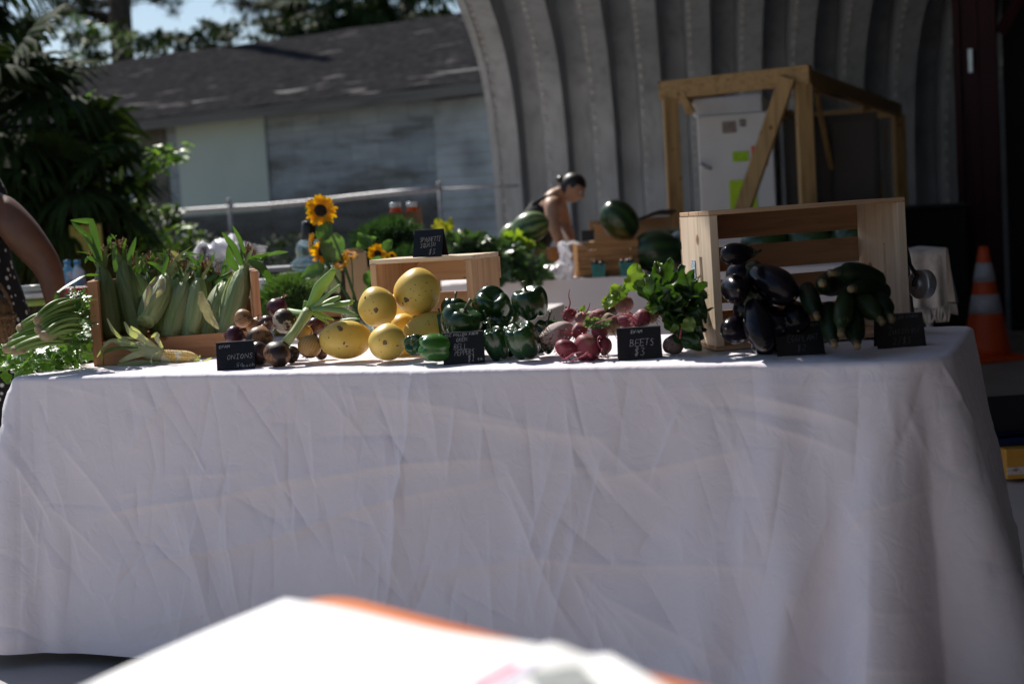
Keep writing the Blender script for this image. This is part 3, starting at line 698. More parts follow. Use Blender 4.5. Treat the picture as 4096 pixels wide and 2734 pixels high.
squash(1592, 1180, 95, 110, .40, (.3, .9, .2), 'small squash glowing in the gap under the topmost squash', 5)
squash(1790, 1205, 128, 215, .34, (.9, .5, .22), 'long squash at the right under the topmost one, against the peppers', 6, [(.2, .3, .1)])
squash(1590, 1330, 105, 140, .38, (.9, .4, 0), 'low squash in the shade behind the front round squash', 7)
squash(1600, 1015, 112, 130, .52, (.9, .4, 0), 'squash at the back between the mid-height and topmost ones', 8)
# ------------------------------------------------------------------ green bell peppers
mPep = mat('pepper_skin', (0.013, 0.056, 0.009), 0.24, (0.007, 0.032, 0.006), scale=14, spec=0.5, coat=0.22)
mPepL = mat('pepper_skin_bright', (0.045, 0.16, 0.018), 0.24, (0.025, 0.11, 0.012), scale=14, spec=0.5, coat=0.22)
mPStem = mat('pepper_stem', (0.10, 0.13, 0.05), 0.6, (0.05, 0.07, 0.03), scale=60, bump=.3)
G_PP = 'green bell peppers heaped behind their price card'
def c3(x, y): return 1500 + .3406 * x, 1000 + .3406 * y
def pepper(x, y, rx, rz, off, axis, label, seed, m=None, nl=4, stem=(0.25, 0.15, 1), sl=0.6):
    U, V = c3(x, y); c = loc(U, V, off); D = c.y; R = px(rx * .3406, D) * 1.22; A = px(rz * .3406, D) * 1.05; r_ = random.Random(seed); ph = r_.random() * 6
    M = frame(axis, None, c); t = thing('bell_pepper', label, 'bell pepper', M=M, group=G_PP)
    pr = []
    # from blossom end (bottom dimple) round to the stem dimple
    for i in range(35):
        q = i / 34; a = PI * q
        rr = math.sin(a) ** 0.62 if 0 < q < 1 else 0
        z = -math.cos(a)
        rr *= (0.90 + 0.12 * q)
        z = z * 0.97
        if q > 0.80: z -= 0.30 * ((q - 0.80) / 0.20) ** 1.6
        if q < 0.14: z += 0.22 * ((0.14 - q) / 0.14) ** 1.6
        pr.append((max(rr, 0.01) * R, z * A))
    def fn(a, q, r, z):
        c_ = abs(math.cos(nl * a / 2 + ph)) ** 0.6
        lob = 0.85 + 0.15 * c_ * (.5 + .8 * abs(q - .45)) + 0.04 * math.sin(a + ph) + 0.03 * math.sin(2 * a + 3 * ph)
        zz = z
        if q > 0.6: zz += (c_ - .5) * 0.14 * A * math.sin(PI * min(1, (q - 0.6) / 0.4))
        if q < 0.35: zz -= (c_ - .3) * 0.22 * A * math.sin(PI * (0.35 - q) / 0.35)
        return r * lob, zz + 0.05 * A * math.sin(a + ph) * math.sin(PI * q)
    b = MB(); b.lathe(pr, 56, fn); b.build('flesh', m or mPep, t, subd=1)
    s = MB(); z0 = pr[-1][1] + 0.02 * A; d = V3(stem).normalized()
    s.lathe([(0.30 * R, z0 + 0.02 * A), (0.22 * R, z0 + .06 * A), (0.10 * R, z0 + .10 * A), (0.075 * R, z0 + .2 * A)], 20, lambda a, q, r, z: (r * (1 + .22 * math.cos(5 * a) * (1 - q)), z))
    p0 = V3((0, 0, z0 + .12 * A)); s.tube([p0, p0 + V3((0, 0, .18 * A)) + d * .12 * A, p0 + V3((0, 0, .25 * A)) + d * sl * A * .6, p0 + V3((0, 0, .3 * A)) + d * sl * A], [0.08 * R, 0.065 * R, 0.07 * R, 0.105 * R], 10)
    s.build('stem', mPStem, t)
pepper(490, 1115, 118, 150, .16, (-.35, -.80, .28), 'dark knobbly pepper at the left front with its stem end turned to the viewer', 11, stem=(-1, 0, .3), sl=.3)
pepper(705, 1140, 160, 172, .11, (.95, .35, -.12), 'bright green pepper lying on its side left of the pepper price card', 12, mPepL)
pepper(1010, 835, 232, 172, .22, (.36, -.28, .88), 'broad ribbed pepper right above the price card, stem tilted right', 13, nl=4, stem=(.55, .1, .8), sl=.55)
pepper(935, 690, 150, 120, .36, (.1, .3, .95), 'pepper with a shiny top half hidden behind the broad ribbed one', 14)
pepper(1372, 650, 215, 178, .34, (-.1, .7, -.70), 'dark upside-down pepper at the top, beside the small crate', 15, nl=3)
pepper(1812, 615, 206, 178, .28, (-.22, -.14, .96), 'glossy pepper at the top right with its stub of a stem upright', 16, nl=4, stem=(.1, 0, 1), sl=.3)
pepper(1420, 1090, 135, 190, .18, (-.25, -.25, .93), 'tall pepper standing right of the pepper price card', 17, stem=(.15, 0, 1), sl=.5)
pepper(1330, 930, 95, 110, .27, (-.1, -.1, 1), 'small pepper with a long crooked stem in the middle of the heap', 18, stem=(-.2, 0, 1), sl=.9)
pepper(1740, 1050, 190, 205, .15, (-.32, -.30, .9), 'large lobed pepper at the right front with a thin curled stem', 19, nl=4, stem=(-.5, 0, .4), sl=.35)
pepper(1480, 870, 110, 95, .30, (.2, -.2, .95), 'pepper shoulder showing behind the crooked-stemmed one', 20)
pepper(1995, 1010, 140, 190, .27, (.25, .4, .85), 'dark pepper at the far right edge of the heap by the beets', 21)
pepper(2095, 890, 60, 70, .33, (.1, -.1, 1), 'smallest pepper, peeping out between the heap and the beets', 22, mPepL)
pepper(815, 870, 95, 130, .34, (-.3, .5, .8), 'shaded pepper squeezed between the squash and the broad ribbed pepper', 23)
pepper(1600, 800, 140, 140, .38, (.2, .5, .8), 'pepper in deep shade at the back between the two topmost ones', 24)
pepper(1180, 900, 120, 150, .30, (-.2, .4, .9), 'pepper in deep shade behind the pepper price card', 25)
pepper(1600, 1060, 120, 170, .24, (.1, .4, .9), 'pepper in deep shade between the two at the right front', 26)
# ------------------------------------------------------------------ beets
BT = {
 'pink': spotted('beet_skin_pink', (0.25, 0.038, 0.055), (0.15, 0.02, 0.034), (0.24, 0.16, 0.11), 0.55, sc=15, thr=(0.56, 0.66), fine=True, bump=.3),
 'dusty': spotted('beet_skin_dusty', (0.30, 0.17, 0.14), (0.19, 0.07, 0.07), (0.14, 0.08, 0.06), 0.7, sc=14, thr=(0.52, 0.62), bump=.4),
 'grey': spotted('beet_skin_grey', (0.44, 0.36, 0.33), (0.33, 0.22, 0.22), (0.12, 0.07, 0.06), 0.7, sc=20, thr=(0.54, 0.6), bump=.5),
 'tan': spotted('beet_skin_tan', (0.38, 0.30, 0.17), (0.26, 0.18, 0.10), (0.14, 0.09, 0.06), 0.8, sc=16, thr=(0.52, 0.62), bump=.5),
 'dark': spotted('beet_skin_dark', (0.075, 0.045, 0.04), (0.04, 0.022, 0.022), (0.10, 0.07, 0.05), 0.7, sc=14, thr=(0.56, 0.66), bump=.4),
}
mBRoot = mat('beet_root', (0.42, 0.07, 0.10), 0.6, (0.28, 0.05, 0.07), scale=50)
mBStem = mat('beet_stalk', (0.22, 0.02, 0.05), 0.4, (0.13, 0.015, 0.035), scale=30, spec=.5)
G_BT = 'beetroots heaped behind their price card'
def c4(x, y): return 2100 + .3406 * x, 1000 + .3406 * y
def beet(x, y, rx, rz, off, axis, tail, label, kind, seed, stubs=3, hairs=8, tl=1.6):
    """axis: from crown to root tip; tail: list of crop-4 points the tap root runs through"""
    U, V = c4(x, y); c = loc(U, V, off); D = c.y; R = px(rx * .3406, D); A = px(rz * .3406, D); R *= 1.2; A *= 1.2; r_ = random.Random(seed); ph = r_.random() * 6
    M = frame(axis, None, c); inv = M.inverted(); t = thing('beetroot', label, 'beet', M=M, group=G_BT)
    pr = []
    for i in range(27):
        a = PI * i / 26; rr = math.sin(a); z = -math.cos(a)
        if z > 0.3: rr *= 1 - 0.22 * ((z - 0.3) / .7); z *= 1 + 0.28 * max(0, z - 0.4)
        pr.append((max(rr, 0.05 if z > 0 else 0.18) * R, z * A))
    b = MB(); b.lathe(pr, 36, lambda a, q, r, z: (r * (1 + 0.07 * math.sin(2 * a + ph) + 0.05 * math.sin(3 * a + 4 * q + ph) + .02 * math.sin(7 * a + 9 * q)), z)); b.build('globe', BT[kind], t)
    zt = pr[-1][1]
    rt = MB()
    if tail: P = [V3((0, 0, zt - .1 * A))] + [inv @ loc(*c4(p[0], p[1]), p[2]) for p in tail]
    else: P = [V3((0, 0, zt - .1 * A)), V3((.05 * R, 0, zt + tl * .3 * A)), V3((.2 * R, .1 * R, zt + tl * .7 * A)), V3((.35 * R, .3 * R, zt + tl * A))]
    Q = []
    for i in range(len(P) - 1):
        for k in range(3): Q.append(P[i].lerp(P[i + 1], k / 3))
    Q.append(P[-1]); Q = [Q[0]] + [(Q[i - 1] + Q[i] * 2 + Q[i + 1]) / 4 for i in range(1, len(Q) - 1)] + [Q[-1]]
    nn = len(Q); rt.tube(Q, [max(0.0008, 0.10 * R * (1 - i / (nn - 1)) ** 1.2 + .0009) for i in range(nn)], 7)
    rt.build('tap_root', mBRoot, t)
    h = MB()
    for k in range(hairs):
        a = r_.random() * 6.28; q = r_.uniform(.25, .95); i = int(14 + q * 12); rr, z = pr[min(i, 26)]
        p = V3((math.cos(a) * rr * .97, math.sin(a) * rr * .97, z)); d = V3((math.cos(a), math.sin(a), r_.uniform(.2, 1.2))).normalized()
        l = R * r_.uniform(.3, .8); h.tube([p, p + d * l * .5 + V3((0, 0, .1 * l)), p + d * l + V3((r_.uniform(-.3, .3) * l, r_.uniform(-.3, .3) * l, 0))], [.0011, .0009, .0005], 4)
    if hairs: h.build('rootlets', mRoot if kind in ('grey', 'dark', 'tan') else mBRoot, t)
    s = MB()
    for k in range(stubs):
        a = k * 2.2 + ph; p = V3((math.cos(a) * .12 * R, math.sin(a) * .12 * R, -A * .95)); s.tube([p, p + V3((math.cos(a) * .15 * R, math.sin(a) * .15 * R, -.35 * A))], [.09 * R, .07 * R], 7)
    if stubs: s.build('stalk_stub', mBStem, t)
beet(478, 1148, 108, 84, .12, (-.25, -.25, -.9), [(420, 1240, .10), (470, 1285, .08), (560, 1215, .07), (680, 1192, .06)], 'flattened pink beet at the left front with a root trailing along the cloth', 'pink', 1)
beet(733, 1145, 140, 132, .15, (.2, -.7, -.6), [(740, 1200, .08), (690, 1240, .07), (540, 1295, .05)], 'largest pink beet at the front of the heap', 'pink', 2)
beet(940, 1125, 66, 92, .17, (-.2, -.5, -.8), [(905, 1150, .12), (895, 1200, .11)], 'pink beet at the right end of the front row, behind the small round one', 'pink', 3)
beet(385, 975, 110, 175, .20, (-.88, -.30, -.25), [(215, 985, .18), (190, 1010, .17)], 'long pale mud-streaked beet pointing left with a beard of rootlets', 'grey', 4, hairs=60)
beet(642, 955, 82, 82, .20, (-.7, -.5, -.1), [(545, 990, .15), (470, 975, .13), (385, 945, .12)], 'pink beet in the middle of the left group with a curling red root', 'pink', 5)
beet(872, 970, 80, 82, .18, (.1, -.8, -.5), [(880, 1010, .12), (850, 1040, .11), (860, 1110, .11), (905, 1180, .1)], 'small round pink beet with a wrinkled root knot', 'pink', 6)
beet(522, 765, 72, 76, .28, (-.2, -.6, .6), [(510, 690, .25), (535, 620, .25), (510, 540, .25), (525, 460, .25)], 'small pink beet upper left with a long thin root pointing up', 'pink', 7)
beet(655, 795, 62, 62, .27, (.3, -.5, .75), [(690, 760, .24), (745, 690, .24), (765, 620, .24)], 'smallest pale beet upper left with a brown root curving up', 'dusty', 8)
beet(860, 790, 92, 92, .30, (-.2, -.7, .3), None, 'dull red beet in the middle behind the leafy stalk ends', 'dusty', 9)
beet(1015, 700, 78, 66, .34, (-.9, -.2, .05), [(900, 715, .34), (830, 690, .33), (790, 700, .33)], 'dark brown beet with a thick dark root pointing left', 'dark', 10)
beet(1158, 640, 92, 96, .34, (-.45, -.3, .85), [(1130, 530, .32), (1075, 500, .31)], 'dark pink pointed beet topmost in the heap', 'dusty', 11)
beet(1195, 830, 84, 86, .26, (.2, -.8, .2), None, 'pink beet left of the big crowned one', 'pink', 12)
beet(1365, 810, 98, 105, .20, (-.35, -.75, -.35), [(1270, 790, .14), (1150, 750, .13), (1000, 800, .12), (830, 855, .12)], 'big pink beet behind the price card with a very long root running left', 'pink', 13, hairs=24)
beet(1482, 775, 66, 74, .25, (.6, -.5, .1), None, 'tan-shouldered beet beside the big pink one', 'tan', 14)
beet(1000, 870, 104, 84, .26, (-.4, -.6, -.2), None, 'knobbly tan beet in the middle of the heap', 'tan', 15, hairs=4)
beet(1750, 1105, 106, 116, .18, (.25, -.6, .25), [(1830, 980, .16), (1840, 900, .16), (1835, 845, .16)], 'dark round beet right of the beet price card under the greens', 'dark', 16)
# beet greens
mBLeaf = leafmat('beet_leaf', (0.042, 0.092, 0.020), (0.016, 0.042, 0.011), 0.34, 26, 0.35, spec=0.6, bump=1.0)
mBLeafY = leafmat('beet_leaf_young', (0.17, 0.25, 0.045), (0.09, 0.17, 0.03), 0.4, 30, 0.45)
def greens():
    U, V = c4(1600, 740); c = loc(U, V, .26)
    t = thing('beet_greens', 'big bunch of crinkled dark green beet leaves with red stalks beside the tall crate', 'greens', c); r_ = random.Random(3)
    tied = loc(*c4(1590, 700), .24)
    def P(x, y, off): return loc(*c4(x, y), off) - c
    root = P(1590, 720, .22); lm = MB(); st = MB()
    spec = []
    for k in range(62):
        x = r_.uniform(1560, 2080); ymax = 300 + 60 * math.sin(x * .02); y = r_.uniform(ymax, 1080 if x > 1850 else 760)
        spec.append((x, y, r_.uniform(.14, .40)))
    spec += [(1560, 180, .26), (1600, 290, .24), (1700, 300, .22), (1900, 330, .24), (2000, 380, .26), (1960, 1120, .14), (1900, 1000, .16), (2060, 900, .2), (1420, 540, .2), (1580, 480, .18), (1760, 420, .2), (2060, 480, .26), (2080, 620, .2), (1850, 600, .14), (1750, 620, .14), (2000, 760, .14), (1950, 880, .14), (1820, 820, .16)]
    for k, (x, y, off) in enumerate(spec):
        e = P(x, y, off); d = (e - root); L = d.length; d = d / L if L > 0 else V3((1, 0, 0))
        mid = root + (e - root) * 0.5 + V3((0, 0, 0.03 + .02 * r_.random()))
        ln = r_.uniform(.075, .11); b = e - d * min(ln * .8, L * .8)
        st.tube(bez(root, root.lerp(b, .5) + V3((0, 0, .025)), b, 6), [.0045, .0042, .004, .0036, .003, .0028, .0024], 6)
        nrm = V3((r_.uniform(-.5, .5), -0.7 + r_.uniform(-.3, .3), r_.uniform(.2, .9)))
        dd = (e - b).normalized() + V3((r_.uniform(-.3, .3), r_.uniform(-.3, .3), r_.uniform(-.2, .3)))
        if k >= 62: dd = (e - b).normalized() + V3((0, 0, .15))
        
        lm.leaf(b, dd, nrm, ln, r_.uniform(.036, .056), r_.uniform(.2, 1.3), r_.uniform(.09, .17), k, 13, 4, lob=.07, freq=3.2)
    lm.build('leaves', mBLeaf, t); st.build('stalks', mBStem, t)
    y = MB()
    for k, (a, b, w, sd) in enumerate([((1290, 480, .3), (1300, 140, .3), .050, 1), ((1330, 480, .3), (1390, 350, .3), .04, 2), ((1180, 560, .3), (1010, 420, .3), .045, 3), ((1120, 560, .3), (930, 560, .3), .04, 4),
        ((1060, 620, .32), (890, 610, .32), .04, 5), ((1240, 480, .32), (1190, 350, .32), .035, 6), ((1350, 520, .3), (1450, 420, .3), .045, 7), ((1590, 330, .27), (1560, 130, .27), .035, 8), ((1700, 680, .3), (760, 720, .3), .0, 9),
        ((1480, 640, .2), (1500, 720, .18), .035, 10), ((1900, 950, .13), (1960, 780, .13), .035, 11), ((1720, 900, .16), (1800, 930, .15), .03, 12), ((720, 720, .3), (740, 840, .28), .03, 13), ((700, 720, .31), (640, 700, .31), .03, 14)]):
        if w == 0: continue
        A = P(*a); B = P(*b); y.leaf(A, B - A, (-.2, -.85, .45), (B - A).length * 1.0, w * .95, .5, .12, sd, 13, 4, lob=.10, freq=3.4)
    y.build('young_leaves', mBLeafY, t)
    tie = MB(); q = root + V3((.0, 0, 0)); tie.tube([q + V3((-.012, -.012, .01)), q + V3((.012, -.018, .004)), q + V3((.03, -.012, -.002)), q + V3((.035, .01, 0))], .0022, 6)
    tie.build('twist_tie', mat('blue_tie', (0.02, 0.06, 0.06), .4, scale=9), t)
    bits = MB()
    for k in range(26):
        p = P(r_.uniform(720, 960), r_.uniform(830, 910), .17); bits.leaf(p, (r_.uniform(-1, 1), -.3, r_.uniform(-.2, 1)), (0, -1, .5), .016, .012, .6, .1, k, 4, 2, lob=.3)
    bits.build('cut_stalk_ends', leafmat('cut_ends', (0.20, 0.27, 0.14), (0.1, 0.17, 0.06)), t)
greens()
# ------------------------------------------------------------------ wooden crates on the table
WOODX = {}
def W(axis, tone='pine'):
    k = (axis, tone)
    if k not in WOODX:
        c = {'pine': ((0.58, 0.38, 0.23), (0.48, 0.29, 0.16)), 'pale': ((0.72, 0.57, 0.42), (0.62, 0.47, 0.33)), 'warm': ((0.46, 0.23, 0.115), (0.36, 0.16, 0.075)), 'lumber': ((0.42, 0.26, 0.11), (0.28, 0.16, 0.06)), 'shaded_slat': ((0.36, 0.21, 0.115), (0.27, 0.145, 0.075)), 'brown': ((0.38, 0.20, 0.08), (0.28, 0.14, 0.05))}[tone]
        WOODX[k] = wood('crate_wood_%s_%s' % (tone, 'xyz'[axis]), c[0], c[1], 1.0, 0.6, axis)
    return WOODX[k]
def panel_with_slot(mb, x, y0, y1, z0, z1, th, sy, sz0, sz1, sw=0.022):
    """board in the y-z plane with a routed hand slot"""
    def bx(ya, yb, za, zb, t=th): mb.box((x, (ya + yb) / 2, (za + zb) / 2), (t, yb - ya, zb - za))
    bx(y0, sy - sw / 2, z0, z1); bx(sy + sw / 2, y1, z0, z1)
    bx(sy - sw / 2, sy + sw / 2, z0, sz0); bx(sy - sw / 2, sy + sw / 2, sz1, z1)
    bx(sy - sw / 2, sy + sw / 2, sz0, sz1, th * 0.45)
def nail_heads(name, pts, parent):
    pass
# tall crate on its side at the right, open towards the camera
RC_B = onz(2868, 1405, TZ)                               # foot of its left front post
RC_YAW = math.radians(9)
RCL, RCD, RCH = 0.475, 0.24, 0.322
def RC(x, y, z): return RC_M @ V3((x, y, z))
RC_M = Matrix.Translation(RC_B) @ Matrix.Rotation(RC_YAW, 4, 'Z') @ Matrix.Rotation(math.radians(-0.6), 4, 'Y')
def right_crate():
    t = thing('wooden_crate', 'big pale pine crate on its side holding eggplants and zucchini', 'crate', M=RC_M)
    th = 0.019
    for x, nm in ((th / 2, 'left'), (RCL - th / 2, 'right')):
        mb = MB(); panel_with_slot(mb, x, 0, RCD, 0.0105, RCH - 0.0105, th, 0.085, 0.115, 0.215); mb.build('end_panel', W(2, 'pale'), t, smooth=False, bevel=0.0012)
    n = 3
    for k in range(n):                                    # top and bottom boards run left-right
        w_ = RCD / n; y = w_ * (k + .5)
        mb = MB(); mb.box((RCL / 2, y, RCH - 0.005), (RCL + 0.002, w_ - 0.0035, 0.0095)); mb.build('top_board', W(0, 'pine'), t, smooth=False, bevel=0.001)
        mb = MB(); mb.box((RCL / 2, y, 0.0055), (RCL + 0.002, w_ - 0.0035, 0.0095)); mb.build('bottom_board', W(0, 'pine'), t, smooth=False, bevel=0.001)
    zs = [(0.250, 0.311), (0.170, 0.231), (0.092, 0.151), (0.012, 0.074)]
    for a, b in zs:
        mb = MB(); mb.box((RCL / 2, RCD + 0.0045, (a + b) / 2), (RCL, 0.0085, b - a)); mb.build('back_slat', W(0, 'shaded_slat'), t, smooth=False, bevel=0.001)  # this tone is darkened to paint in the crate's shaded inside
    st = MB(); st.box((-0.0012, 0.145, 0.165), (0.0015, 0.03, 0.085)); st.build('barcode_sticker', mat('sticker_blue', (0.62, 0.70, 0.76), .5, (0.35, .42, .5), scale=120, lo=.45, hi=.5), t, smooth=False)
right_crate()
# small crate behind the squash, open to the front, carrying the squash card
SC_B = onz(1502, 1392, TZ); SC_YAW = math.radians(-21); SCW, SCD, SCH = 0.302, 0.20, 0.243
SC_M = Matrix.Translation(SC_B) @ Matrix.Rotation(SC_YAW, 4, 'Z')
def small_crate():
    t = thing('small_crate', 'small open-fronted pine crate behind the squash with a price card on top', 'crate', M=SC_M); th = 0.018
    for x in (th / 2, SCW - th / 2):
        mb = MB(); panel_with_slot(mb, x, 0, SCD, 0.0, SCH - 0.012, th, 0.10, 0.08, 0.16); mb.build('end_panel', W(2, 'pine'), t, smooth=False, bevel=0.001)
    for k in range(3):
        w_ = SCD / 3; mb = MB(); mb.box((SCW / 2, w_ * (k + .5), SCH - 0.006), (SCW + 0.004, w_ - 0.004, 0.0115)); mb.build('top_board', W(0, 'pale'), t, smooth=False, bevel=0.001)
    for a, b in ((0.170, 0.229), (0.075, 0.138), (0.004, 0.05)):
        mb = MB(); mb.box((SCW / 2, SCD + 0.0045, (a + b) / 2), (SCW + .004, 0.0085, b - a)); mb.build('back_slat', W(0, 'pine'), t, smooth=False, bevel=0.001)
    for x, s in ((th + 0.018, 1), (SCW - th - 0.018, -1)):
        mb = MB(); mb.add([(x - s * .018, SCD - .03, SCH - .012), (x + s * .028, SCD - .03, SCH - .012), (x - s * .018, SCD - .03, SCH - .075), (x - s * .018, SCD - .004, SCH - .012), (x + s * .028, SCD - .004, SCH - .012), (x - s * .018, SCD - .004, SCH - .075)],
                          [(0, 1, 2), (3, 5, 4), (0, 2, 5, 3), (1, 4, 5, 2), (0, 3, 4, 1)]); mb.build('corner_block', W(2, 'warm'), t, smooth=False)
small_crate()
# corn crate
CC_B = onz(376, 1465, TZ); CC_YAW = math.radians(12.0); CCL, CCD, CCH = 0.445, 0.31, 0.232
CC_M = Matrix.Translation(CC_B) @ Matrix.Rotation(CC_YAW, 4, 'Z')
while proj(CC_M @ V3((CCL, 0, CCH)))[0] > 1040: CCL -= 0.002
while proj(CC_M @ V3((CCL, 0, CCH)))[0] < 1036: CCL += 0.002
def corn_crate():
    t = thing('corn_crate', 'reddish brown wooden crate packed with upright ears of corn, at the left of the table', 'crate', M=CC_M); th = 0.026
    for x in (th / 2, CCL - th / 2):
        mb = MB(); panel_with_slot(mb, x, 0, CCD, 0.0, CCH, th if x < .1 else 0.02, 0.16, 0.15, 0.185); mb.build('end_panel', W(2, 'warm'), t, smooth=False, bevel=0.0015)
    mb = MB(); mb.box((CCL / 2, 0.0075, 0.033), (CCL - .054, 0.012, 0.066)); mb.build('front_slat', W(0, 'warm'), t, smooth=False, bevel=0.001)
    for a, b in ((0.004, 0.066), (0.085, 0.145), (0.165, 0.228)):
        mb = MB(); mb.box((CCL / 2, CCD + 0.005, (a + b) / 2), (CCL, 0.0095, b - a)); mb.build('back_slat', W(0, 'warm'), t, smooth=False, bevel=0.001)
    for k in range(4):
        w_ = CCD / 4; mb = MB(); mb.box((CCL / 2, w_ * (k + .5), 0.0045), (CCL - .054, w_ - .01 if k else w_ - .03, 0.0085)); mb.build('bottom_board', W(0, 'warm'), t, smooth=False)
corn_crate()
# ------------------------------------------------------------------ eggplants and zucchini in the tall crate
mEgg = mat('eggplant_skin', (0.010, 0.006, 0.011), 0.22, (0.005, 0.004, 0.007), scale=8, spec=0.22, coat=0.06)
mCal = mat('eggplant_calyx', (0.06, 0.07, 0.03), 0.65, (0.03, 0.035, 0.018), scale=40, bump=.4)
G_EG = 'eggplants in the tall crate'
def c5(x, y): return 2750 + .4257 * x, 1000 + .4257 * y
def eggplant(p0, p1, off0, off1, r, label, seed):
    A = loc(*c5(*p0), off0); B = loc(*c5(*p1), off1); L = (B - A).length; R = px(r * .4257, A.y) * 1.22; ph = seed
    M = frame(B - A, None, A); t = thing('eggplant', label, 'eggplant', M=M, group=G_EG)     # local z: blossom end -> stem end
    pr = []
    for i in range(33):
        q = i / 32; rr = math.sin(PI * min(1, q) ** 0.80) ** 0.6 if 0 < q < 1 else 0
        rr *= 1.0 - 0.22 * max(0, (q - .25) / .75); pr.append((max(rr, .01) * R, q * L))
    b = MB(); b.lathe(pr, 40, lambda a, q, r_, z: (r_ * (1 + .025 * math.sin(2 * a + ph) + .012 * math.sin(3 * a + 4 * q)), z)); b.build('flesh', mEgg, t)
    c = MB()
    rim = [r_ for r_, z in pr][26]
    c.lathe([(rim * 1.06, .83 * L), (pr[28][0] * 1.08, .90 * L), (pr[30][0] * 1.10, .955 * L), (.2 * R, 1.01 * L), (.13 * R, 1.06 * L)], 40, lambda a, q, r_, z: (r_, z - (0.10 * L * (math.cos(5 * a) * .5) * (1 - q) ** 2)))
    c.build('calyx', mCal, t)
    s = MB(); s.tube([(0, 0, 1.03 * L), (.05 * R, 0, 1.10 * L), (.15 * R, .05 * R, 1.17 * L)], [.12 * R, .11 * R, .14 * R], 10); s.build('stem', mCal, t)
    sc = MB(); sc.lathe([(0.001, -0.0012), (.07 * R, -.0008), (.10 * R, .002)], 10); sc.build('blossom_scar', mScar, t)
eggplant((735, 935), (590, 415), .03, .12, 128, 'large glossy eggplant leaning out at the crate front, behind the eggplant price card', 1)
eggplant((360, 740), (600, 760), .09, .20, 112, 'glossy eggplant low in the left corner of the crate', 2)
eggplant((480, 375), (400, 340), .07, .23, 122, 'eggplant lying end-on at mid height on the left of the crate', 3)
eggplant((320, 45), (640, 20), .10, .17, 92, 'eggplant on the top left of the crate pile, nearly black', 4)
eggplant((1010, 450), (560, 150), .13, .20, 148, 'big dark eggplant slanting up to the left with a white glint near its stem', 5)
eggplant((900, 760), (760, 560), .14, .22, 120, 'shaded eggplant in the middle of the crate behind the price card', 6)
mZuc = spotted('zucchini_skin', (0.009, 0.020, 0.006), (0.005, 0.012, 0.004), (0.05, 0.08, 0.025), 0.45, sc=60, thr=(0.62, 0.7), fine=False, bump=.05, spec=.2)
mZEnd = mat('zucchini_cut_end', (0.17, 0.13, 0.06), 0.6, (0.1, 0.07, 0.03), scale=80)
G_ZU = 'zucchini in the tall crate'
def zuc(pts, r, label, seed, tone=None):
    P = [loc(*c5(x, y), o) for x, y, o in pts]; o = P[0].copy(); t = thing('zucchini', label, 'zucchini', o, group=G_ZU); P = [p - o for p in P]
    Q = bez(P[0], P[1], P[2], 14); R = px(r * .4257, 3.4) * 1.2; rr = [R * .42, R * .5, R * .62] + [R * (.78 + .22 * math.sin(PI * (i / 12) ** .8)) for i in range(1, 11)] + [R * .62, R * .2]
    m = MB(); m.tube(Q, rr, 18); m.build('flesh', tone or mZuc, t)
    d = (Q[0] - Q[1]).normalized(); e = MB(); e.tube([Q[0] - d * .002, Q[0] + d * .008, Q[0] + d * .016], [R * .40, R * .33, R * .36], 6); e.build('cut_stem', mZEnd, t)
mZucL = spotted('zucchini_skin_light', (0.020, 0.034, 0.010), (0.011, 0.022, 0.007), (0.07, 0.1, 0.03), 0.45, sc=60, thr=(0.6, 0.7), fine=False, bump=.05, spec=.2)
for p0, p1, o0, o1, r, lb, sd in (((500, 600), (700, 520), .16, .24, 130, 'hidden eggplant deep in the left half of the crate', 7), ((820, 420), (560, 330), .20, .25, 140, 'eggplant in deep shade behind the slanting one', 8),
    ((1040, 760), (980, 480), .14, .20, 120, 'shaded eggplant at the middle of the crate beside the zucchini', 9), ((420, 240), (640, 230), .18, .26, 125, 'dark eggplant wedged between the top two on the left', 10), ((620, 880), (900, 800), .15, .22, 120, 'dark eggplant on the crate floor behind the large glossy one', 11)):
    eggplant(p0, p1, o0, o1, r, lb, sd)
zuc([(1390, 212, .12), (1620, 190, .16), (1850, 330, .2)], 82, 'long zucchini lying across the top of the pile to the right', 1)
zuc([(1275, 312, .10), (1330, 330, .2), (1500, 300, .27)], 88, 'zucchini end-on at the upper left of its pile with a pale cut stem', 2)
zuc([(1562, 360, .10), (1700, 330, .17), (1880, 420, .24)], 78, 'zucchini below the topmost one with its cut end forward', 3)
zuc([(1447, 752, .03), (1470, 560, .08), (1500, 395, .15)], 70, 'lighter green zucchini standing nearly upright at the front', 4, mZucL)
zuc([(1375, 858, .03), (1330, 700, .10), (1330, 500, .16)], 72, 'dark zucchini low at the left front of the pile', 5)
zuc([(1590, 868, .03), (1560, 700, .09), (1540, 520, .16)], 74, 'dark zucchini low beside the zucchini price card', 6)
zuc([(1210, 600, .08), (1150, 470, .14), (1110, 330, .2)], 70, 'shaded zucchini at the far left of the zucchini pile', 7)
zuc([(1800, 640, .10), (1700, 520, .12), (1590, 420, .16)], 76, 'zucchini sloping up left behind the zucchini price card', 8, mZucL)
zuc([(1900, 620, .12), (1800, 480, .16), (1700, 400, .2)], 80, 'zucchini at the right side of the pile against the crate wall', 9)
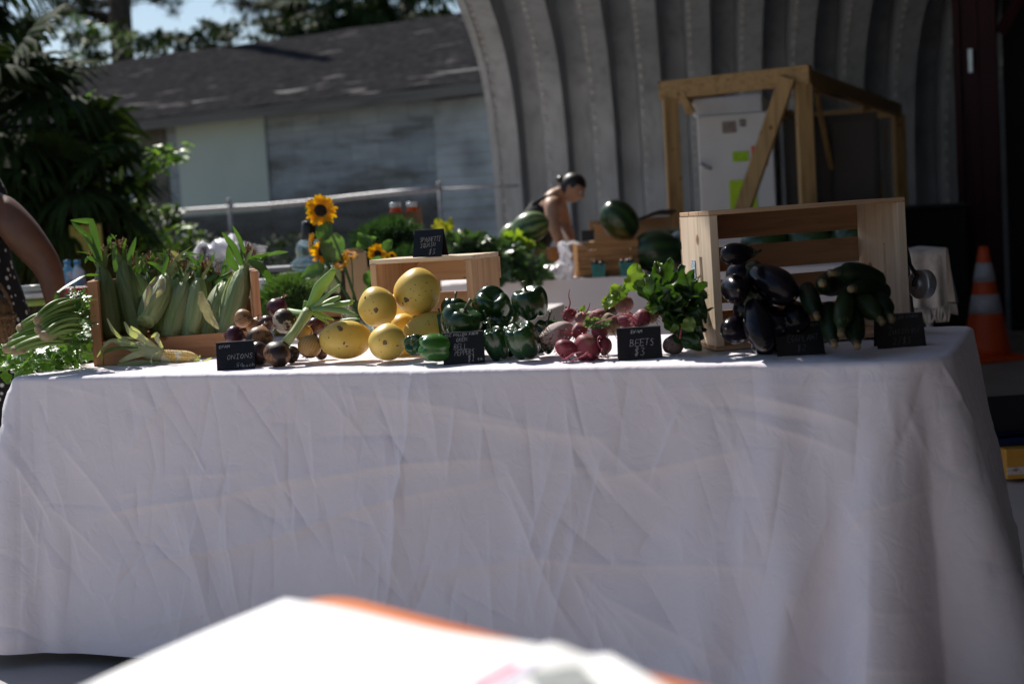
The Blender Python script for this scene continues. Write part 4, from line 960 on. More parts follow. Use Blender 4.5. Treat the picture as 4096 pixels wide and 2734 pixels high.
# ------------------------------------------------------------------ drum lamp clipped to the crate
def drum():
    D = RC(RCL, 0.1, 0.1).y; c = at(3688, 1136, D - .03); t = thing('clip_lamp', 'round brushed silver lamp head on a bent black arm beside the tall crate', 'lamp', c)
    ax = V3((-.86, -.5, .08)).normalized(); M = frame(ax); r = px(58, D)
    st = mat('brushed_steel', (0.62, 0.63, 0.65), 0.32, (0.5, 0.5, 0.53), scale=40, metal=0.9)
    b = MB(); b.lathe([(0.001, .014), (r * .93, .014), (r, .012), (r, -.012), (r * .95, -.014), (.001, -.014)], 40, None, M); b.build('drum', st, t)
    h = MB(); h.lathe([(0.001, .022), (r * .36, .022), (r * .38, .020), (r * .38, .013)], 24, None, M); h.build('hub', st, t)
    a = MB(); S = at(3624, 985, D + .02) - c; E = at(3640, 1060, D) - c; q = ax * .028
    a.tube([S, S.lerp(E, .5) + V3((.001, 0, 0)), E, at(3668, 1105, D - .05) - c, q + V3((.002, 0, .004)), q + V3((0, 0, -.006))], [.0042, .0045, .005, .0055, .006, .005], 10)
    a.build('arm', mat('black_rubber', (0.012, 0.012, 0.013), 0.4, scale=20), t)
    p = MB(); p.box(at(3634, 1140, D + .02) - c, (.006, .03, .18), rot3('Y', -.06)); p.build('clip_plate', mat('black_plate', (0.01, 0.01, 0.01), 0.5, scale=20), t, smooth=False)
drum()
# ------------------------------------------------------------------ chalk price cards
GLY = {
 'A': [[(0, 0), (.5, 1), (1, 0)], [(.2, .4), (.8, .4)]], 'B': [[(0, 0), (0, 1), (.7, .9), (.65, .6), (0, .52), (.85, .4), (.8, .08), (0, 0)]], 'C': [[(1, .85), (.5, 1), (.05, .5), (.5, 0), (1, .12)]],
 'D': [[(0, 0), (0, 1), (.8, .75), (.8, .25), (0, 0)]], 'E': [[(1, 1), (0, 1), (0, 0), (1, 0)], [(0, .5), (.8, .5)]], 'F': [[(1, 1), (0, 1), (0, 0)], [(0, .5), (.8, .5)]],
 'G': [[(.95, .85), (.5, 1), (.05, .5), (.4, 0), (.95, .15), (.95, .45), (.55, .45)]], 'H': [[(0, 0), (0, 1)], [(1, 0), (1, 1)], [(0, .5), (1, .5)]], 'I': [[(.5, 0), (.5, 1)], [(.1, 1), (.9, 1)], [(.1, 0), (.9, 0)]],
 'L': [[(0, 1), (0, 0), (.9, 0)]], 'M': [[(0, 0), (.1, 1), (.5, .4), (.9, 1), (1, 0)]], 'N': [[(0, 0), (0, 1), (1, 0), (1, 1)]], 'O': [[(.5, 1), (.05, .6), (.3, .02), (.8, .1), (.95, .65), (.5, 1)]],
 'P': [[(0, 0), (0, 1), (.9, .85), (.8, .5), (0, .45)]], 'Q': [[(.5, 1), (.05, .6), (.3, .05), (.8, .1), (.95, .65), (.5, 1)], [(.55, .3), (1, -.1)]], 'R': [[(0, 0), (0, 1), (.9, .8), (.7, .52), (0, .48), (.95, 0)]],
 'S': [[(.95, .88), (.4, 1), (.1, .75), (.85, .35), (.6, 0), (.05, .1)]], 'T': [[(0, 1), (1, 1)], [(.5, 1), (.5, 0)]], 'U': [[(0, 1), (.1, .1), (.6, 0), (.95, .2), (1, 1)]], 'Z': [[(0, 1), (1, 1), (0, 0), (1, 0)]],
 'a': [[(.85, .55), (.3, .6), (.05, .2), (.5, 0), (.85, .5), (.9, 0)]], 'c': [[(.9, .5), (.4, .6), (.1, .2), (.5, 0), (.95, .12)]], 'e': [[(.1, .32), (.9, .35), (.5, .62), (.08, .25), (.5, 0), (.95, .1)]],
 'h': [[(0, 1), (0, 0)], [(0, .4), (.5, .6), (.85, .4), (.85, 0)]], 'u': [[(0, .6), (.1, .05), (.7, .05), (.85, .6), (.9, 0)]], 'i': [[(.4, .55), (.4, 0)], [(.4, .8), (.45, .84)]], 'n': [[(0, .6), (0, 0)], [(0, .4), (.5, .6), (.85, .4), (.85, 0)]],
 '$': [[(.9, .8), (.45, .9), (.15, .7), (.85, .35), (.55, .1), (.05, .2)], [(.4, 1.08), (.35, -.1)], [(.62, 1.08), (.57, -.1)]], '.': [[(.2, 0), (.3, .05)]], '0': [[(.5, 1), (.1, .5), (.5, 0), (.9, .5), (.5, 1)]],
 '1': [[(.2, .8), (.55, 1), (.5, 0)], [(.1, 0), (.9, 0)]], '2': [[(.05, .8), (.5, 1), (.9, .7), (.05, 0), (1, .02)]], '3': [[(.1, .95), (.8, .9), (.35, .55), (.9, .3), (.5, 0), (.05, .1)]], '5': [[(.9, 1), (.2, 1), (.15, .55), (.8, .5), (.7, .05), (.05, .05)]],
 '/': [[(.1, -.1), (.8, 1.1)]], ' ': []}
mCard = mat('black_card', (0.011, 0.011, 0.013), 0.42, (0.008, 0.008, 0.009), scale=20, spec=0.4)
mCardE = mat('card_edge', (0.10, 0.10, 0.11), 0.4, scale=20)
mChalk = mat('chalk_line', (0.62, 0.62, 0.62), 0.95, (0.32, 0.32, 0.33), scale=220, lo=.3, hi=.6)
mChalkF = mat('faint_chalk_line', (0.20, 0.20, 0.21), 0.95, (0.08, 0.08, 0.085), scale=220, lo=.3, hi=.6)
def card(Uc, Vb, z, w, h, yaw, lines, label, lean=0.36, spread=None, chalk=None, roll=0.0):
    """A-frame card: lines = (text, x0, y0, letter height, letter width) in card fractions"""
    p = onz(Uc, Vb, z) if not isinstance(Uc, V3) else Uc
    M = Matrix.Translation(p) @ Matrix.Rotation(yaw, 4, 'Z') @ Matrix.Rotation(roll, 4, 'Y')
    t = thing('price_card', label, 'price card', M=M, group='black chalk price cards'); th = 0.0022
    sp = h * math.sin(lean)
    F = Matrix.Rotation(-lean, 4, 'X')                       # front panel leans back
    def fp(x, y, o=0.0): return F @ V3(((x - .5) * w, -o, y * h))
    m = MB(); m.box((0, 0, h / 2), (w, th, h)); o = m.build('front_panel', mCard, t, smooth=False, bevel=0.0006); o.matrix_local = F
    B = Matrix.Translation((0, 2 * sp + .002, 0)) @ Matrix.Rotation(lean, 4, 'X')
    m = MB(); m.box((0, 0, h / 2), (w, th, h)); o = m.build('back_panel', mCard, t, smooth=False, bevel=0.0006); o.matrix_local = B
    top = F @ V3((0, 0, h)); m = MB(); m.box((0, top.y + .0012, top.z + .0008), (w, 0.0042, 0.0022)); m.build('folded_edge', mCardE, t, smooth=False)
    r_ = random.Random(len(label))
    for tx, x0, y0, lh, lw in lines:
        tm = MB(); x = x0
        for ch in tx:
            g = GLY.get(ch, []); sl = .12 * lh
            for s in g:
                pts = []
                for i in range(len(s) - 1):
                    for k in range(4):
                        q = k / 4; pts.append((s[i][0] + (s[i + 1][0] - s[i][0]) * q, s[i][1] + (s[i + 1][1] - s[i][1]) * q))
                pts.append(s[-1])
                jx, jy = r_.uniform(-.05, .05), r_.uniform(-.06, .06)
                Pn = [fp(x + (u + jx) * lw + (v) * sl, y0 + (v + jy) * lh + (x - x0) * .03, th / 2 + .0004) for u, v in pts]
                tm.tube(Pn, [r_.uniform(.00030, .00052) for _ in Pn], 5, cap=False)
            x += lw * (1.32 if ch != ' ' else 1.1) * (.55 if ch in '.i' else 1)
        if tm.v: tm.build('chalk_writing', chalk or mChalk, t, smooth=False)
def yawto(U, extra=0): return math.atan((U - 2048) / FPX) * -1 + math.radians(extra)
card(945, 1478, TZ, .094, .072, yawto(945, -4), [('EFAM', .08, .80, .10, .055), ('ONIONS', .27, .38, .17, .088), ('.50', .45, .09, .13, .075), ('each', .66, .07, .13, .065)], 'black price card chalked ONIONS .50 each, left front of the table')
card(1857, 1455, TZ, .097, .077, yawto(1857, -2), [('BEE POLLEN FARM', .06, .88, .08, .042), ('GREN', .33, .71, .12, .052), ('BELL', .27, .46, .18, .062), ('PEPPERS', .28, .28, .17, .052), ('$1', .58, .07, .20, .075), ('ea.', .82, .09, .12, .05)], 'black price card chalked BELL PEPPERS $1 ea. in front of the peppers')
card(2563, 1438, TZ, .099, .075, yawto(2563, 3), [('EFAM', .32, .82, .10, .05), ('BEETS', .28, .42, .21, .085), ('$3', .36, .12, .25, .10)], 'black price card chalked BEETS $3 in front of the beetroots')
card(3205, 1421, TZ, .102, .076, yawto(3205, 6), [('BEE POLLEN FARM', .05, .82, .10, .045), ('EGGPLANT', .24, .42, .19, .062), ('$2', .42, .12, .20, .08)], 'black price card chalked EGGPLANT $2, in the shade before the tall crate', chalk=mChalkF, lean=.42, roll=math.radians(-1))
card(3608, 1390, TZ, .104, .078, yawto(3608, 8), [('BEE POLLEN FARM', .04, .84, .09, .044), ('Zucchini', .25, .40, .22, .068), ('2/$3', .32, .10, .20, .075)], 'black price card chalked Zucchini 2/$3, rightmost on the table', chalk=mChalkF, lean=.42, roll=math.radians(-1))
_p = SC_M @ V3((SCW * .56, 0.012, SCH + 0.001))
card(_p, 0, 0, .083, .078, SC_YAW + math.radians(6), [('SPAGHETTI', .22, .55, .17, .060), ('SQUASH', .24, .34, .16, .066), ('$3', .54, .08, .20, .095)], 'navy black price card chalked SPAGHETTI SQUASH $3 on top of the small crate', lean=.40)
# ------------------------------------------------------------------ corn
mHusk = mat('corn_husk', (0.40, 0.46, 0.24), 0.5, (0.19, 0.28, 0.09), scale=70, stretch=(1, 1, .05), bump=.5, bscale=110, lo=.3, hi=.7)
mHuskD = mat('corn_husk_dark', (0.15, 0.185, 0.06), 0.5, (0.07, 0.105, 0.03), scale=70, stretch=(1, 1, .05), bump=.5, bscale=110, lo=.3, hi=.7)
mHuskL = mat('husk_leaf_pale', (0.40, 0.44, 0.26), 0.5, (0.28, 0.35, 0.17), scale=14, stretch=(3, 3, .5), transl=.3)
mFlag = leafmat('corn_flag_leaf', (0.075, 0.155, 0.03), (0.04, 0.095, 0.02), 0.4, 12, .4)
mSilk = mat('corn_silk', (0.30, 0.16, 0.05), 0.8, (0.15, 0.08, 0.028), scale=90)
mDry = mat('dry_husk', (0.46, 0.42, 0.30), 0.8, (0.30, 0.26, 0.18), scale=30, bump=.5, transl=.2)
G_CN = 'ears of corn standing in the crate'
_ci = CC_M.inverted()
def cloc(U, V, v):
    a = _ci @ CAMP; r = _ci.to_3x3() @ ray(U, V); return CC_M @ (a + r * ((v - a.y) / r.y))
def sloc(U, V, v): return cloc(U, V, v - .085)
def cb(x, y): return 200 + .3406 * x, 850 + .3406 * y
def corn(b, tip, off0, off1, r, label, seed, dark=False, silk=True, flags=(), rev=False, dry=()):
    A = cloc(*cb(*b), off0 + .035); B = cloc(*cb(*tip), off1 + .035); L = (B - A).length; R = px(r * .3406, A.y) * 1.04; r_ = random.Random(seed); ph = r_.random() * 6
    M = frame(B - A, (0.2, -1, 0), A); inv = M.inverted(); t = thing('corn_ear', label, 'corn', M=M, group=G_CN)
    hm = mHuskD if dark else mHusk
    pr = []
    for i in range(31):
        q = i / 30
        rr = .70 + .30 * math.sin(PI / 2 * min(1, q / .42)) if q < .42 else .17 + .83 * max(0.0, math.cos(((q - .42) / .58) ** 1.25 * PI / 2)) ** .9
        pr.append((rr * R, q * L))
    if rev: pr = [(p[0], L - q[1]) for p, q in zip(pr, pr)][::-1]
    m = MB(); m.lathe(pr, 52, lambda a, q, r0, z: (r0 * (1 + .02 * math.sin(13 * a + ph) + .014 * math.sin(23 * a + 2 * q) + .03 * math.sin(2 * a + ph)), z)); m.build('husk', hm, t)
    for k in range(4):                                     # wrapped outer leaves with their own edges
        a0 = k * 1.65 + ph; span = r_.uniform(1.1, 1.7); q0, q1 = r_.uniform(.0, .08), r_.uniform(.78, 1.0); rows = []
        for i in range(15):
            q = q0 + (q1 - q0) * i / 14; k_ = min(29, int(q * 30)); fr = q * 30 - k_; rr = pr[k_][0] * (1 - fr) + pr[k_ + 1][0] * fr; sp = span * (1 - .85 * max(0, (i / 14 - .35) / .65) ** 1.3)
            z = pr[k_][1] * (1 - fr) + pr[k_ + 1][1] * fr
            rows.append([(math.cos(a0 + sp * (j / 8 - .5)) * (rr * 1.035 + .0012 + .05 * R * (i / 14) ** 4), math.sin(a0 + sp * (j / 8 - .5)) * (rr * 1.035 + .0012 + .05 * R * (i / 14) ** 4), z) for j in range(9)])
        w = MB(); w.grid(rows); w.build('husk_leaf', hm if k % 2 else mHuskL if not dark else hm, t)
    if silk:
        s = MB(); c = V3((0, 0, L * 1.03))
        for k in range(110 if seed in (1, 2, 6, 8) else 46):
            a = r_.random() * 6.28; d = V3((math.cos(a) * r_.uniform(.05, .5), math.sin(a) * r_.uniform(.05, .5), r_.uniform(.4, 1.1))); l = r_.uniform(.022, .046)
            p1 = c + d * l; p2 = p1 + V3((math.cos(a + 1) * .01, math.sin(a + 1) * .01, r_.uniform(-.014, .004)))
            s.tube([c + d * .002 - V3((0, 0, .008)), p1, p2, p2 + V3((r_.uniform(-.008, .008), r_.uniform(-.008, .008), -.006))], [.0011, .001, .0009, .0006], 3, cap=False)
        s.build('silk', mSilk, t)
    for k in range(5):                                     # ragged husk tips
        a = k * 1.3 + ph; l = r_.uniform(.03, .075); f = MB(); b0 = V3((math.cos(a) * R * .35, math.sin(a) * R * .35, L * .86)); o_ = V3((math.cos(a), math.sin(a), 0))
        f.blade([b0, b0 + V3((0, 0, L * .1)) + o_ * .004, b0 + V3((0, 0, L * .12 + l * .6)) + o_ * l * .3, b0 + V3((0, 0, L * .12 + l * .8)) + o_ * l * r_.uniform(.5, .9)], [R * .30, R * .26, R * .16, .0008], (-math.sin(a), math.cos(a), 0), .5)
        f.build('husk_tip', mFlag if k % 2 else hm, t)
    for pts, wd in flags:
        P = [inv @ cloc(*cb(x, y), o) for x, y, o in pts]; Q = []
        for i in range(len(P) - 1):
            for k in range(4): Q.append(P[i].lerp(P[i + 1], k / 4))
        Q.append(P[-1]); nn = len(Q); w0 = px(wd * .3406, A.y)
        f = MB(); f.blade(Q, [w0 * max(.06, math.sin(PI * min(1, (.12 + .88 * i / (nn - 1)))) ** .6) for i in range(nn)], inv.to_3x3() @ (CR + CU * .35), .35); f.build('flag_leaf', mFlag, t)
    for pts, wd in dry:
        P = [inv @ cloc(*cb(x, y), o) for x, y, o in pts]; Q = []
        for i in range(len(P) - 1):
            for k in range(5): Q.append(P[i].lerp(P[i + 1], k / 5) + V3((r_.uniform(-.001, .001), r_.uniform(-.001, .001), 0)))
        Q.append(P[-1]); nn = len(Q); w0 = px(wd * .3406, A.y)
        f = MB(); f.blade(Q, [w0 * max(.05, math.sin(PI * (.06 + .92 * i / (nn - 1))) ** .7) * r_.uniform(.8, 1.15) for i in range(nn)], inv.to_3x3() @ CR, .6); f.build('dry_leaf', mDry, t)
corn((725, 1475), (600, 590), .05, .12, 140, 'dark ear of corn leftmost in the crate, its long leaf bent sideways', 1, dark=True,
     flags=[([(600, 620, .12), (540, 350, .13), (480, 100, .14), (235, 90, .15)], 45), ([(560, 520, .12), (470, 300, .13), (330, 180, .14), (250, 105, .15)], 30), ([(560, 560, .12), (480, 400, .12), (400, 250, .12), (310, 280, .12)], 22),
            ([(570, 740, .10), (420, 740, .08), (190, 880, .04), (100, 940, .0), (45, 1060, .0)], 40), ([(600, 600, .12), (520, 560, .1), (440, 520, .1), (410, 600, .1)], 26)])
corn((1045, 1485), (835, 500), .04, .12, 128, 'tallest ear of corn, dark green, crowned with bushy brown silk', 2, dark=True,
     flags=[([(930, 620, .10), (930, 520, .1), (970, 400, .1), (1010, 285, .1)], 34), ([(770, 700, .11), (755, 560, .11), (755, 430, .11), (765, 350, .11)], 30), ([(700, 420, .14), (690, 320, .14), (715, 260, .14), (770, 310, .14)], 26)])
corn((1090, 1150), (1010, 680), .16, .22, 100, 'short ear of corn half hidden behind the tallest ear', 3, flags=[([(1010, 720, .2), (1060, 660, .2), (1110, 595, .2)], 28), ([(1010, 700, .2), (1020, 620, .2), (1065, 520, .2), (1115, 555, .2)], 10)])
corn((1120, 1290), (1385, 700), .0, .13, 142, 'ear of corn with torn bleached husk and a pinkish stub pointing down', 4, silk=True,
     flags=[([(1320, 730, .13), (1350, 620, .13), (1395, 510, .13)], 28), ([(1330, 700, .15), (1240, 610, .16), (1140, 580, .16)], 26)], dry=[([(1340, 770, .02), (1320, 900, .0), (1250, 1000, .0)], 40), ([(1280, 760, .03), (1180, 900, .0), (1120, 1140, .0)], 40)])
corn((1400, 1485), (1590, 770), .03, .12, 132, 'ear of corn with a bright highlight on its shoulder in the middle of the crate', 5, flags=[([(1560, 780, .13), (1500, 720, .13), (1440, 790, .13)], 30), ([(1600, 700, .14), (1660, 640, .14), (1720, 660, .14)], 24)])
corn((1640, 1485), (1760, 730), .03, .12, 126, 'ear of corn with ragged silk and two upright leaf tips, right of the middle', 6, flags=[([(1760, 640, .13), (1700, 580, .13), (1615, 490, .13)], 30), ([(1730, 620, .13), (1770, 540, .13), (1805, 465, .13)], 22), ([(1840, 800, .13), (1900, 760, .13), (1980, 710, .13)], 30)])
corn((1820, 1465), (2080, 780), .05, .16, 130, 'pale ear of corn with a dried husk strip hanging in front', 7, silk=False, dry=[([(1770, 930, .0), (1800, 1050, -.01), (1880, 1230, -.02), (1985, 1365, -.02)], 58)], flags=[([(1940, 830, .13), (2010, 760, .13), (2130, 690, .13)], 30)])
corn((2040, 1495), (2300, 560), .03, .14, 140, 'big ear of corn at the right end with fanned long tip leaves', 8,
     flags=[([(2250, 620, .12), (2150, 400, .12), (2020, 230, .12)], 42), ([(2290, 480, .13), (2220, 300, .13), (2140, 145, .13)], 26), ([(2200, 680, .12), (2110, 560, .12), (2095, 375, .12)], 52), ([(2320, 530, .12), (2480, 500, .12), (2650, 465, .12), (2800, 460, .12)], 36),
            ([(2330, 560, .12), (2450, 560, .12), (2560, 500, .12)], 40), ([(2330, 560, .11), (2480, 640, .10), (2560, 740, .10), (2600, 840, .10)], 54), ([(2030, 720, .13), (2035, 640, .13), (2050, 545, .13)], 20)])
corn((1220, 1150), (1180, 640), .20, .26, 96, 'ear of corn in the back row with brown silk, behind the leaning ear', 9, dark=True)
corn((1500, 1150), (1480, 620), .20, .26, 96, 'ear of corn in the back row catching light on its curled tip', 10, flags=[([(1500, 560, .26), (1600, 475, .26), (1760, 490, .26)], 18)], dry=[([(1540, 560, .25), (1480, 500, .25), (1415, 450, .25)], 32)])
corn((1780, 1150), (1850, 690), .20, .26, 96, 'ear of corn in the back row behind the ragged-silked one', 11, dark=True, flags=[([(1830, 700, .26), (1850, 620, .26), (1890, 590, .26)], 18)])
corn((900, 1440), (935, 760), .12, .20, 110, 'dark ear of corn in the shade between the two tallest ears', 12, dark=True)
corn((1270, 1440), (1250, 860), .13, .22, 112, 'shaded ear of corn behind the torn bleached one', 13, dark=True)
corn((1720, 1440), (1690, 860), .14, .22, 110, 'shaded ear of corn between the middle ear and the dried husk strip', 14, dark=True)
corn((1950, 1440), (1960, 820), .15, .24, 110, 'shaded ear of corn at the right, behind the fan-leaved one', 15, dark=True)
# shucked ear lying in front
mKern = spotted('corn_kernels', (0.86, 0.62, 0.20), (0.80, 0.50, 0.12), (0.86, 0.78, 0.58), 0.3, sc=40, thr=(.5, .56), fine=False, bump=0, spec=.6)
def c1(x, y): return .468 * x, 800 + .468 * y
def shucked():
    A = sloc(*c1(1340, 1325), .02); B = sloc(*c1(1690, 1345), .0); ax = B - A; L = ax.length; R = px(46 * .468, A.y) * 1.15
    M = frame(ax, (0, 0, 1), A); t = thing('shucked_corn', 'half-shucked ear of corn with yellow kernels and pale peeled husk before the crate', 'corn', M=M); inv = M.inverted()
    b = MB(); rows = 16; kpr = 26
    def fn(a, q, r, z):
        kz = q * kpr; f = abs(math.sin(PI * kz)) ** .5; ka = abs(math.sin(a * rows / 2)) ** .5
        return r * (.93 + .12 * f * ka), z
    pr = [(R * (1 if i < 130 else 1 - .62 * ((i - 130) / 52) ** 1.6), L * i / 182) for i in range(183)]
    b.lathe(pr, rows * 6, fn); b.build('kernels', mKern, t)
    r_ = random.Random(9); h = MB()
    # closed husk bulge left of the kernels
    lo = inv @ sloc(*c1(1090, 1290), .03)
    hb = MB(); 
    P = [inv @ sloc(*c1(x, y), o) for x, y, o in [(1385, 1320, .02), (1300, 1300, .02), (1200, 1270, .03), (1090, 1235, .04), (980, 1200, .05)]]
    hb.tube([P[0], P[0].lerp(P[1], .5)] + P[1:], [R * 1.25, R * 1.35, R * 1.3, R * 1.1, R * .75, R * .35], 24); hb.build('husk', mat('shucked_husk', (0.52, 0.52, 0.32), .55, (0.40, 0.43, 0.23), scale=16, stretch=(1, 1, 1), bump=.3, bscale=60, transl=.15), t)
    pale = mat('pale_husk_leaf', (0.60, 0.60, 0.38), 0.5, (0.44, 0.48, 0.26), scale=18, bump=.3, bscale=90, transl=.35)
    def strip(pts, wd, fold=.4, m_=None):
        P = [inv @ sloc(*c1(x, y), o) for x, y, o in pts]; Q = []
        for i in range(len(P) - 1):
            for k in range(4): Q.append(P[i].lerp(P[i + 1], k / 4))
        Q.append(P[-1]); Q = [Q[0]] + [(Q[i - 1] + 2 * Q[i] + Q[i + 1]) / 4 for i in range(1, len(Q) - 1)] + [Q[-1]]
        nn = len(Q); w0 = px(wd * .468, A.y) * .62; m = MB(); m.blade(Q, [w0 * max(.1, math.sin(PI * (.1 + .86 * i / (nn - 1))) ** .6) for i in range(nn)], inv.to_3x3() @ (CU + CR * .3), fold); m.build('husk_leaf', m_ or pale, t)
    strip([(1380, 1300, .01), (1250, 1200, .0), (1100, 1130, .0), (1060, 1040, .02)], 42)
    strip([(1300, 1240, .0), (1180, 1120, -.01), (1110, 1080, -.01), (1140, 1120, -.02)], 20)
    strip([(1390, 1260, .0), (1340, 1180, -.01), (1345, 1140, -.01), (1290, 1170, -.01)], 34)
    strip([(1150, 1180, .02), (1030, 1180, .02), (960, 1110, .03), (915, 1010, .04)], 26)
    strip([(1200, 1250, .0), (1050, 1200, .0), (930, 1200, .01), (830, 1340, .0)], 28, m_=mHuskL)
    strip([(1180, 1260, -.01), (1000, 1260, -.01), (900, 1290, -.01), (865, 1390, -.02)], 24, m_=mFlag)
    strip([(1330, 1390, .0), (1200, 1390, .0), (1080, 1400, .01), (1005, 1405, .02)], 40, m_=mHuskL)
    strip([(1300, 1395, -.01), (1450, 1412, -.02), (1650, 1408, -.02), (1830, 1405, -.02)], 40, m_=mHuskL)
    strip([(1330, 1340, .0), (1250, 1300, .0), (1130, 1330, .0), (1020, 1380, .0)], 46)
    strip([(1640, 1390, -.02), (1700, 1360, -.02), (1710, 1325, -.02)], 22, m_=mHuskL)
    strip([(1690, 1400, -.02), (1760, 1370, -.02), (1810, 1345, -.02)], 16)
    strip([(1370, 1290, -.02), (1300, 1330, -.03), (1290, 1390, -.03), (1330, 1440, -.03)], 8)
shucked()
# ------------------------------------------------------------------ celery and parsley
mCel = mat('celery_stalk', (0.28, 0.40, 0.10), 0.4, (0.17, 0.29, 0.06), scale=6, stretch=(4, 4, .6), transl=.15, spec=.5)
mButt = mat('celery_butt', (0.44, 0.34, 0.20), 0.7, (0.28, 0.19, 0.10), scale=50, bump=.4)
mPar = leafmat('parsley_leaf', (0.12, 0.23, 0.05), (0.055, 0.13, 0.03), 0.35, 40, .4, spec=.7)
def lobed(mb, p, d, n, s, r_):
    """parsley-like three-lobed toothed leaflet"""
    d = d.normalized(); n = (n - d * n.dot(d)).normalized(); x = d.cross(n); base = V3(p)
    for ang, sc in ((0, 1.0), (.85, .72), (-.85, .72)):
        dd = d * math.cos(ang) + x * math.sin(ang); xx = dd.cross(n); l = s * sc; ctr = base + dd * l * .12
        out = [(0, .0), (.16, .25), (.12, .45), (.30, .55), (.24, .72), (.16, .78), (.12, .98), (0, 1.0)]
        L_ = [ctr + dd * l * b_ + xx * l * a_ * .9 + n * (.14 * l * b_ * b_ * r_.uniform(-1, .4)) for a_, b_ in out]; R_ = [ctr + dd * l * b_ - xx * l * a_ * .9 + n * (.14 * l * b_ * b_ * r_.uniform(-1, .4)) for a_, b_ in out[1:-1]]
        mid = [ctr + dd * l * b_ - n * .03 * l for a_, b_ in out]
        V_ = L_ + mid[1:-1] + R_; nL = len(L_); nM = nL - 2; F_ = []
        def li(i): return i
        def mi_(i): return 0 if i == 0 else (nL - 1 if i == nL - 1 else nL + i - 1)
        def ri(i): return 0 if i == 0 else (nL - 1 if i == nL - 1 else nL + nM + i - 1)
        for i in range(nL - 1):
            for f in ((li(i), li(i + 1), mi_(i + 1), mi_(i)), (mi_(i), mi_(i + 1), ri(i + 1), ri(i))):
                g_ = []
                [g_.append(q) for q in f if q not in g_]
                if len(g_) >= 3: F_.append(tuple(g_))
        mb.add(V_, F_)
def celery(bx, by, ex, ey, o0, o1, label, seed, r=34):
    A = loc(*c1(bx, by), o0); B = loc(*c1(ex, ey), o1); r_ = random.Random(seed); R = px(r * .468, A.y) * 1.3
    M = frame(B - A, (0, 0, 1), A); L = (B - A).length; t = thing('celery_bunch', label, 'celery', M=M, group='celery bunches piled at the left end')
    b = MB(); b.lathe([(.001, -.002), (R * .8, -.001), (R, .006), (R * 1.06, .02), (R * 1.05, .035)], 22, lambda a, q, r0, z: (r0 * (1 + .06 * math.sin(6 * a + seed)), z)); b.build('butt', mButt, t)
    for k in range(9):
        a = k * 2 * PI / 7 + seed; rad = R * (.72 if k < 7 else .25); p = V3((math.cos(a) * rad, math.sin(a) * rad, .012)); sp = r_.uniform(1.2, 2.1)
        e = V3((math.cos(a) * rad * sp, math.sin(a) * rad * sp, L * r_.uniform(.8, 1.05))); m = p.lerp(e, .5) + V3((math.cos(a), math.sin(a), 0)) * R * .3 + V3((.02, 0, 0))
        s = MB(); s.tube(bez(p, m, e, 9), [R * .56, R * .54, R * .52, R * .50, R * .47, R * .43, R * .39, R * .35, R * .31, R * .25], 10, flat=.72); s.build('stalk', mCel, t)
    lf = MB()
    for k in range(16):
        z = L * r_.uniform(.88, 1.08); a = r_.random() * 6.28; q = R * r_.uniform(.3, 1.7)
        lobed(lf, V3((math.cos(a) * q + .01, math.sin(a) * q, z)), V3((math.cos(a), math.sin(a), r_.uniform(.2, 1.4))), V3((1, r_.uniform(-.7, .7), r_.uniform(-.5, .5))), r_.uniform(.018, .032), r_)
    lf.build('leaves', mPar, t)
celery(305, 1035, 690, 870, .06, .22, 'celery bunch on top of the pile, its pale cut butt facing left', 1, 36)
celery(155, 1108, 610, 990, .12, .26, 'celery bunch second from the top at the left of the pile', 2, 36)
celery(315, 1115, 690, 1000, .05, .2, 'celery bunch directly under the topmost one', 3, 32)
celery(362, 1165, 690, 1070, .03, .18, 'celery bunch in the middle of the pile with its butt nearest the parsley', 4, 36)
celery(78, 1212, 600, 1100, .09, .22, 'celery bunch low on the left with a rounded creamy butt', 5, 34)
celery(28, 1275, 560, 1170, .06, .2, 'celery bunch cut off by the left edge of the picture', 6, 32)
celery(100, 1290, 640, 1180, .03, .16, 'lowest celery bunch, resting behind the parsley', 7, 30)
def parsley(U0, U1, V0, V1, hm, label, seed, n):
    r_ = random.Random(seed); c = onz((U0 + U1) / 2, (V0 + V1) / 2, TZ); t = thing('parsley_bunch', label, 'parsley', c, group='parsley heaped on the cloth at the left'); lf = MB(); st = MB()
    for k in range(n):
        q = r_.random(); U = U0 + (U1 - U0) * q; p = onz(U, r_.uniform(V0, V1), TZ) - c
        p.z += .006 + hm * (math.sin(PI * (.12 + .76 * q)) ** .6) * r_.random() ** .8
        d = V3((r_.uniform(-1, 1), r_.uniform(-1, .3), r_.uniform(-.4, .6))); nn = V3((r_.uniform(-.5, .5), -r_.uniform(.1, .9), r_.uniform(.3, 1)))
        lobed(lf, p, d, nn, r_.uniform(.042, .078), r_)
        if k % 3 == 0: st.tube(bez(p, p - d * .02 + V3((.01, .02, -.004)), V3((p.x + .06, p.y + .06, max(.004, p.z * .5))), 5), .0015, 5)
    lf.build('leaves', mPar, t); st.build('stems', mCel, t)
parsley(130, 335, 1425, 1482, .075, 'bushy parsley bunch spilling over the cloth against the corn crate', 21, 85)
parsley(-60, 150, 1440, 1496, .05, 'flatter parsley bunch at the far left edge of the cloth', 22, 55)
parsley(250, 340, 1380, 1420, .11, 'parsley tuft poking out between the celery stalks and the crate', 23, 24)
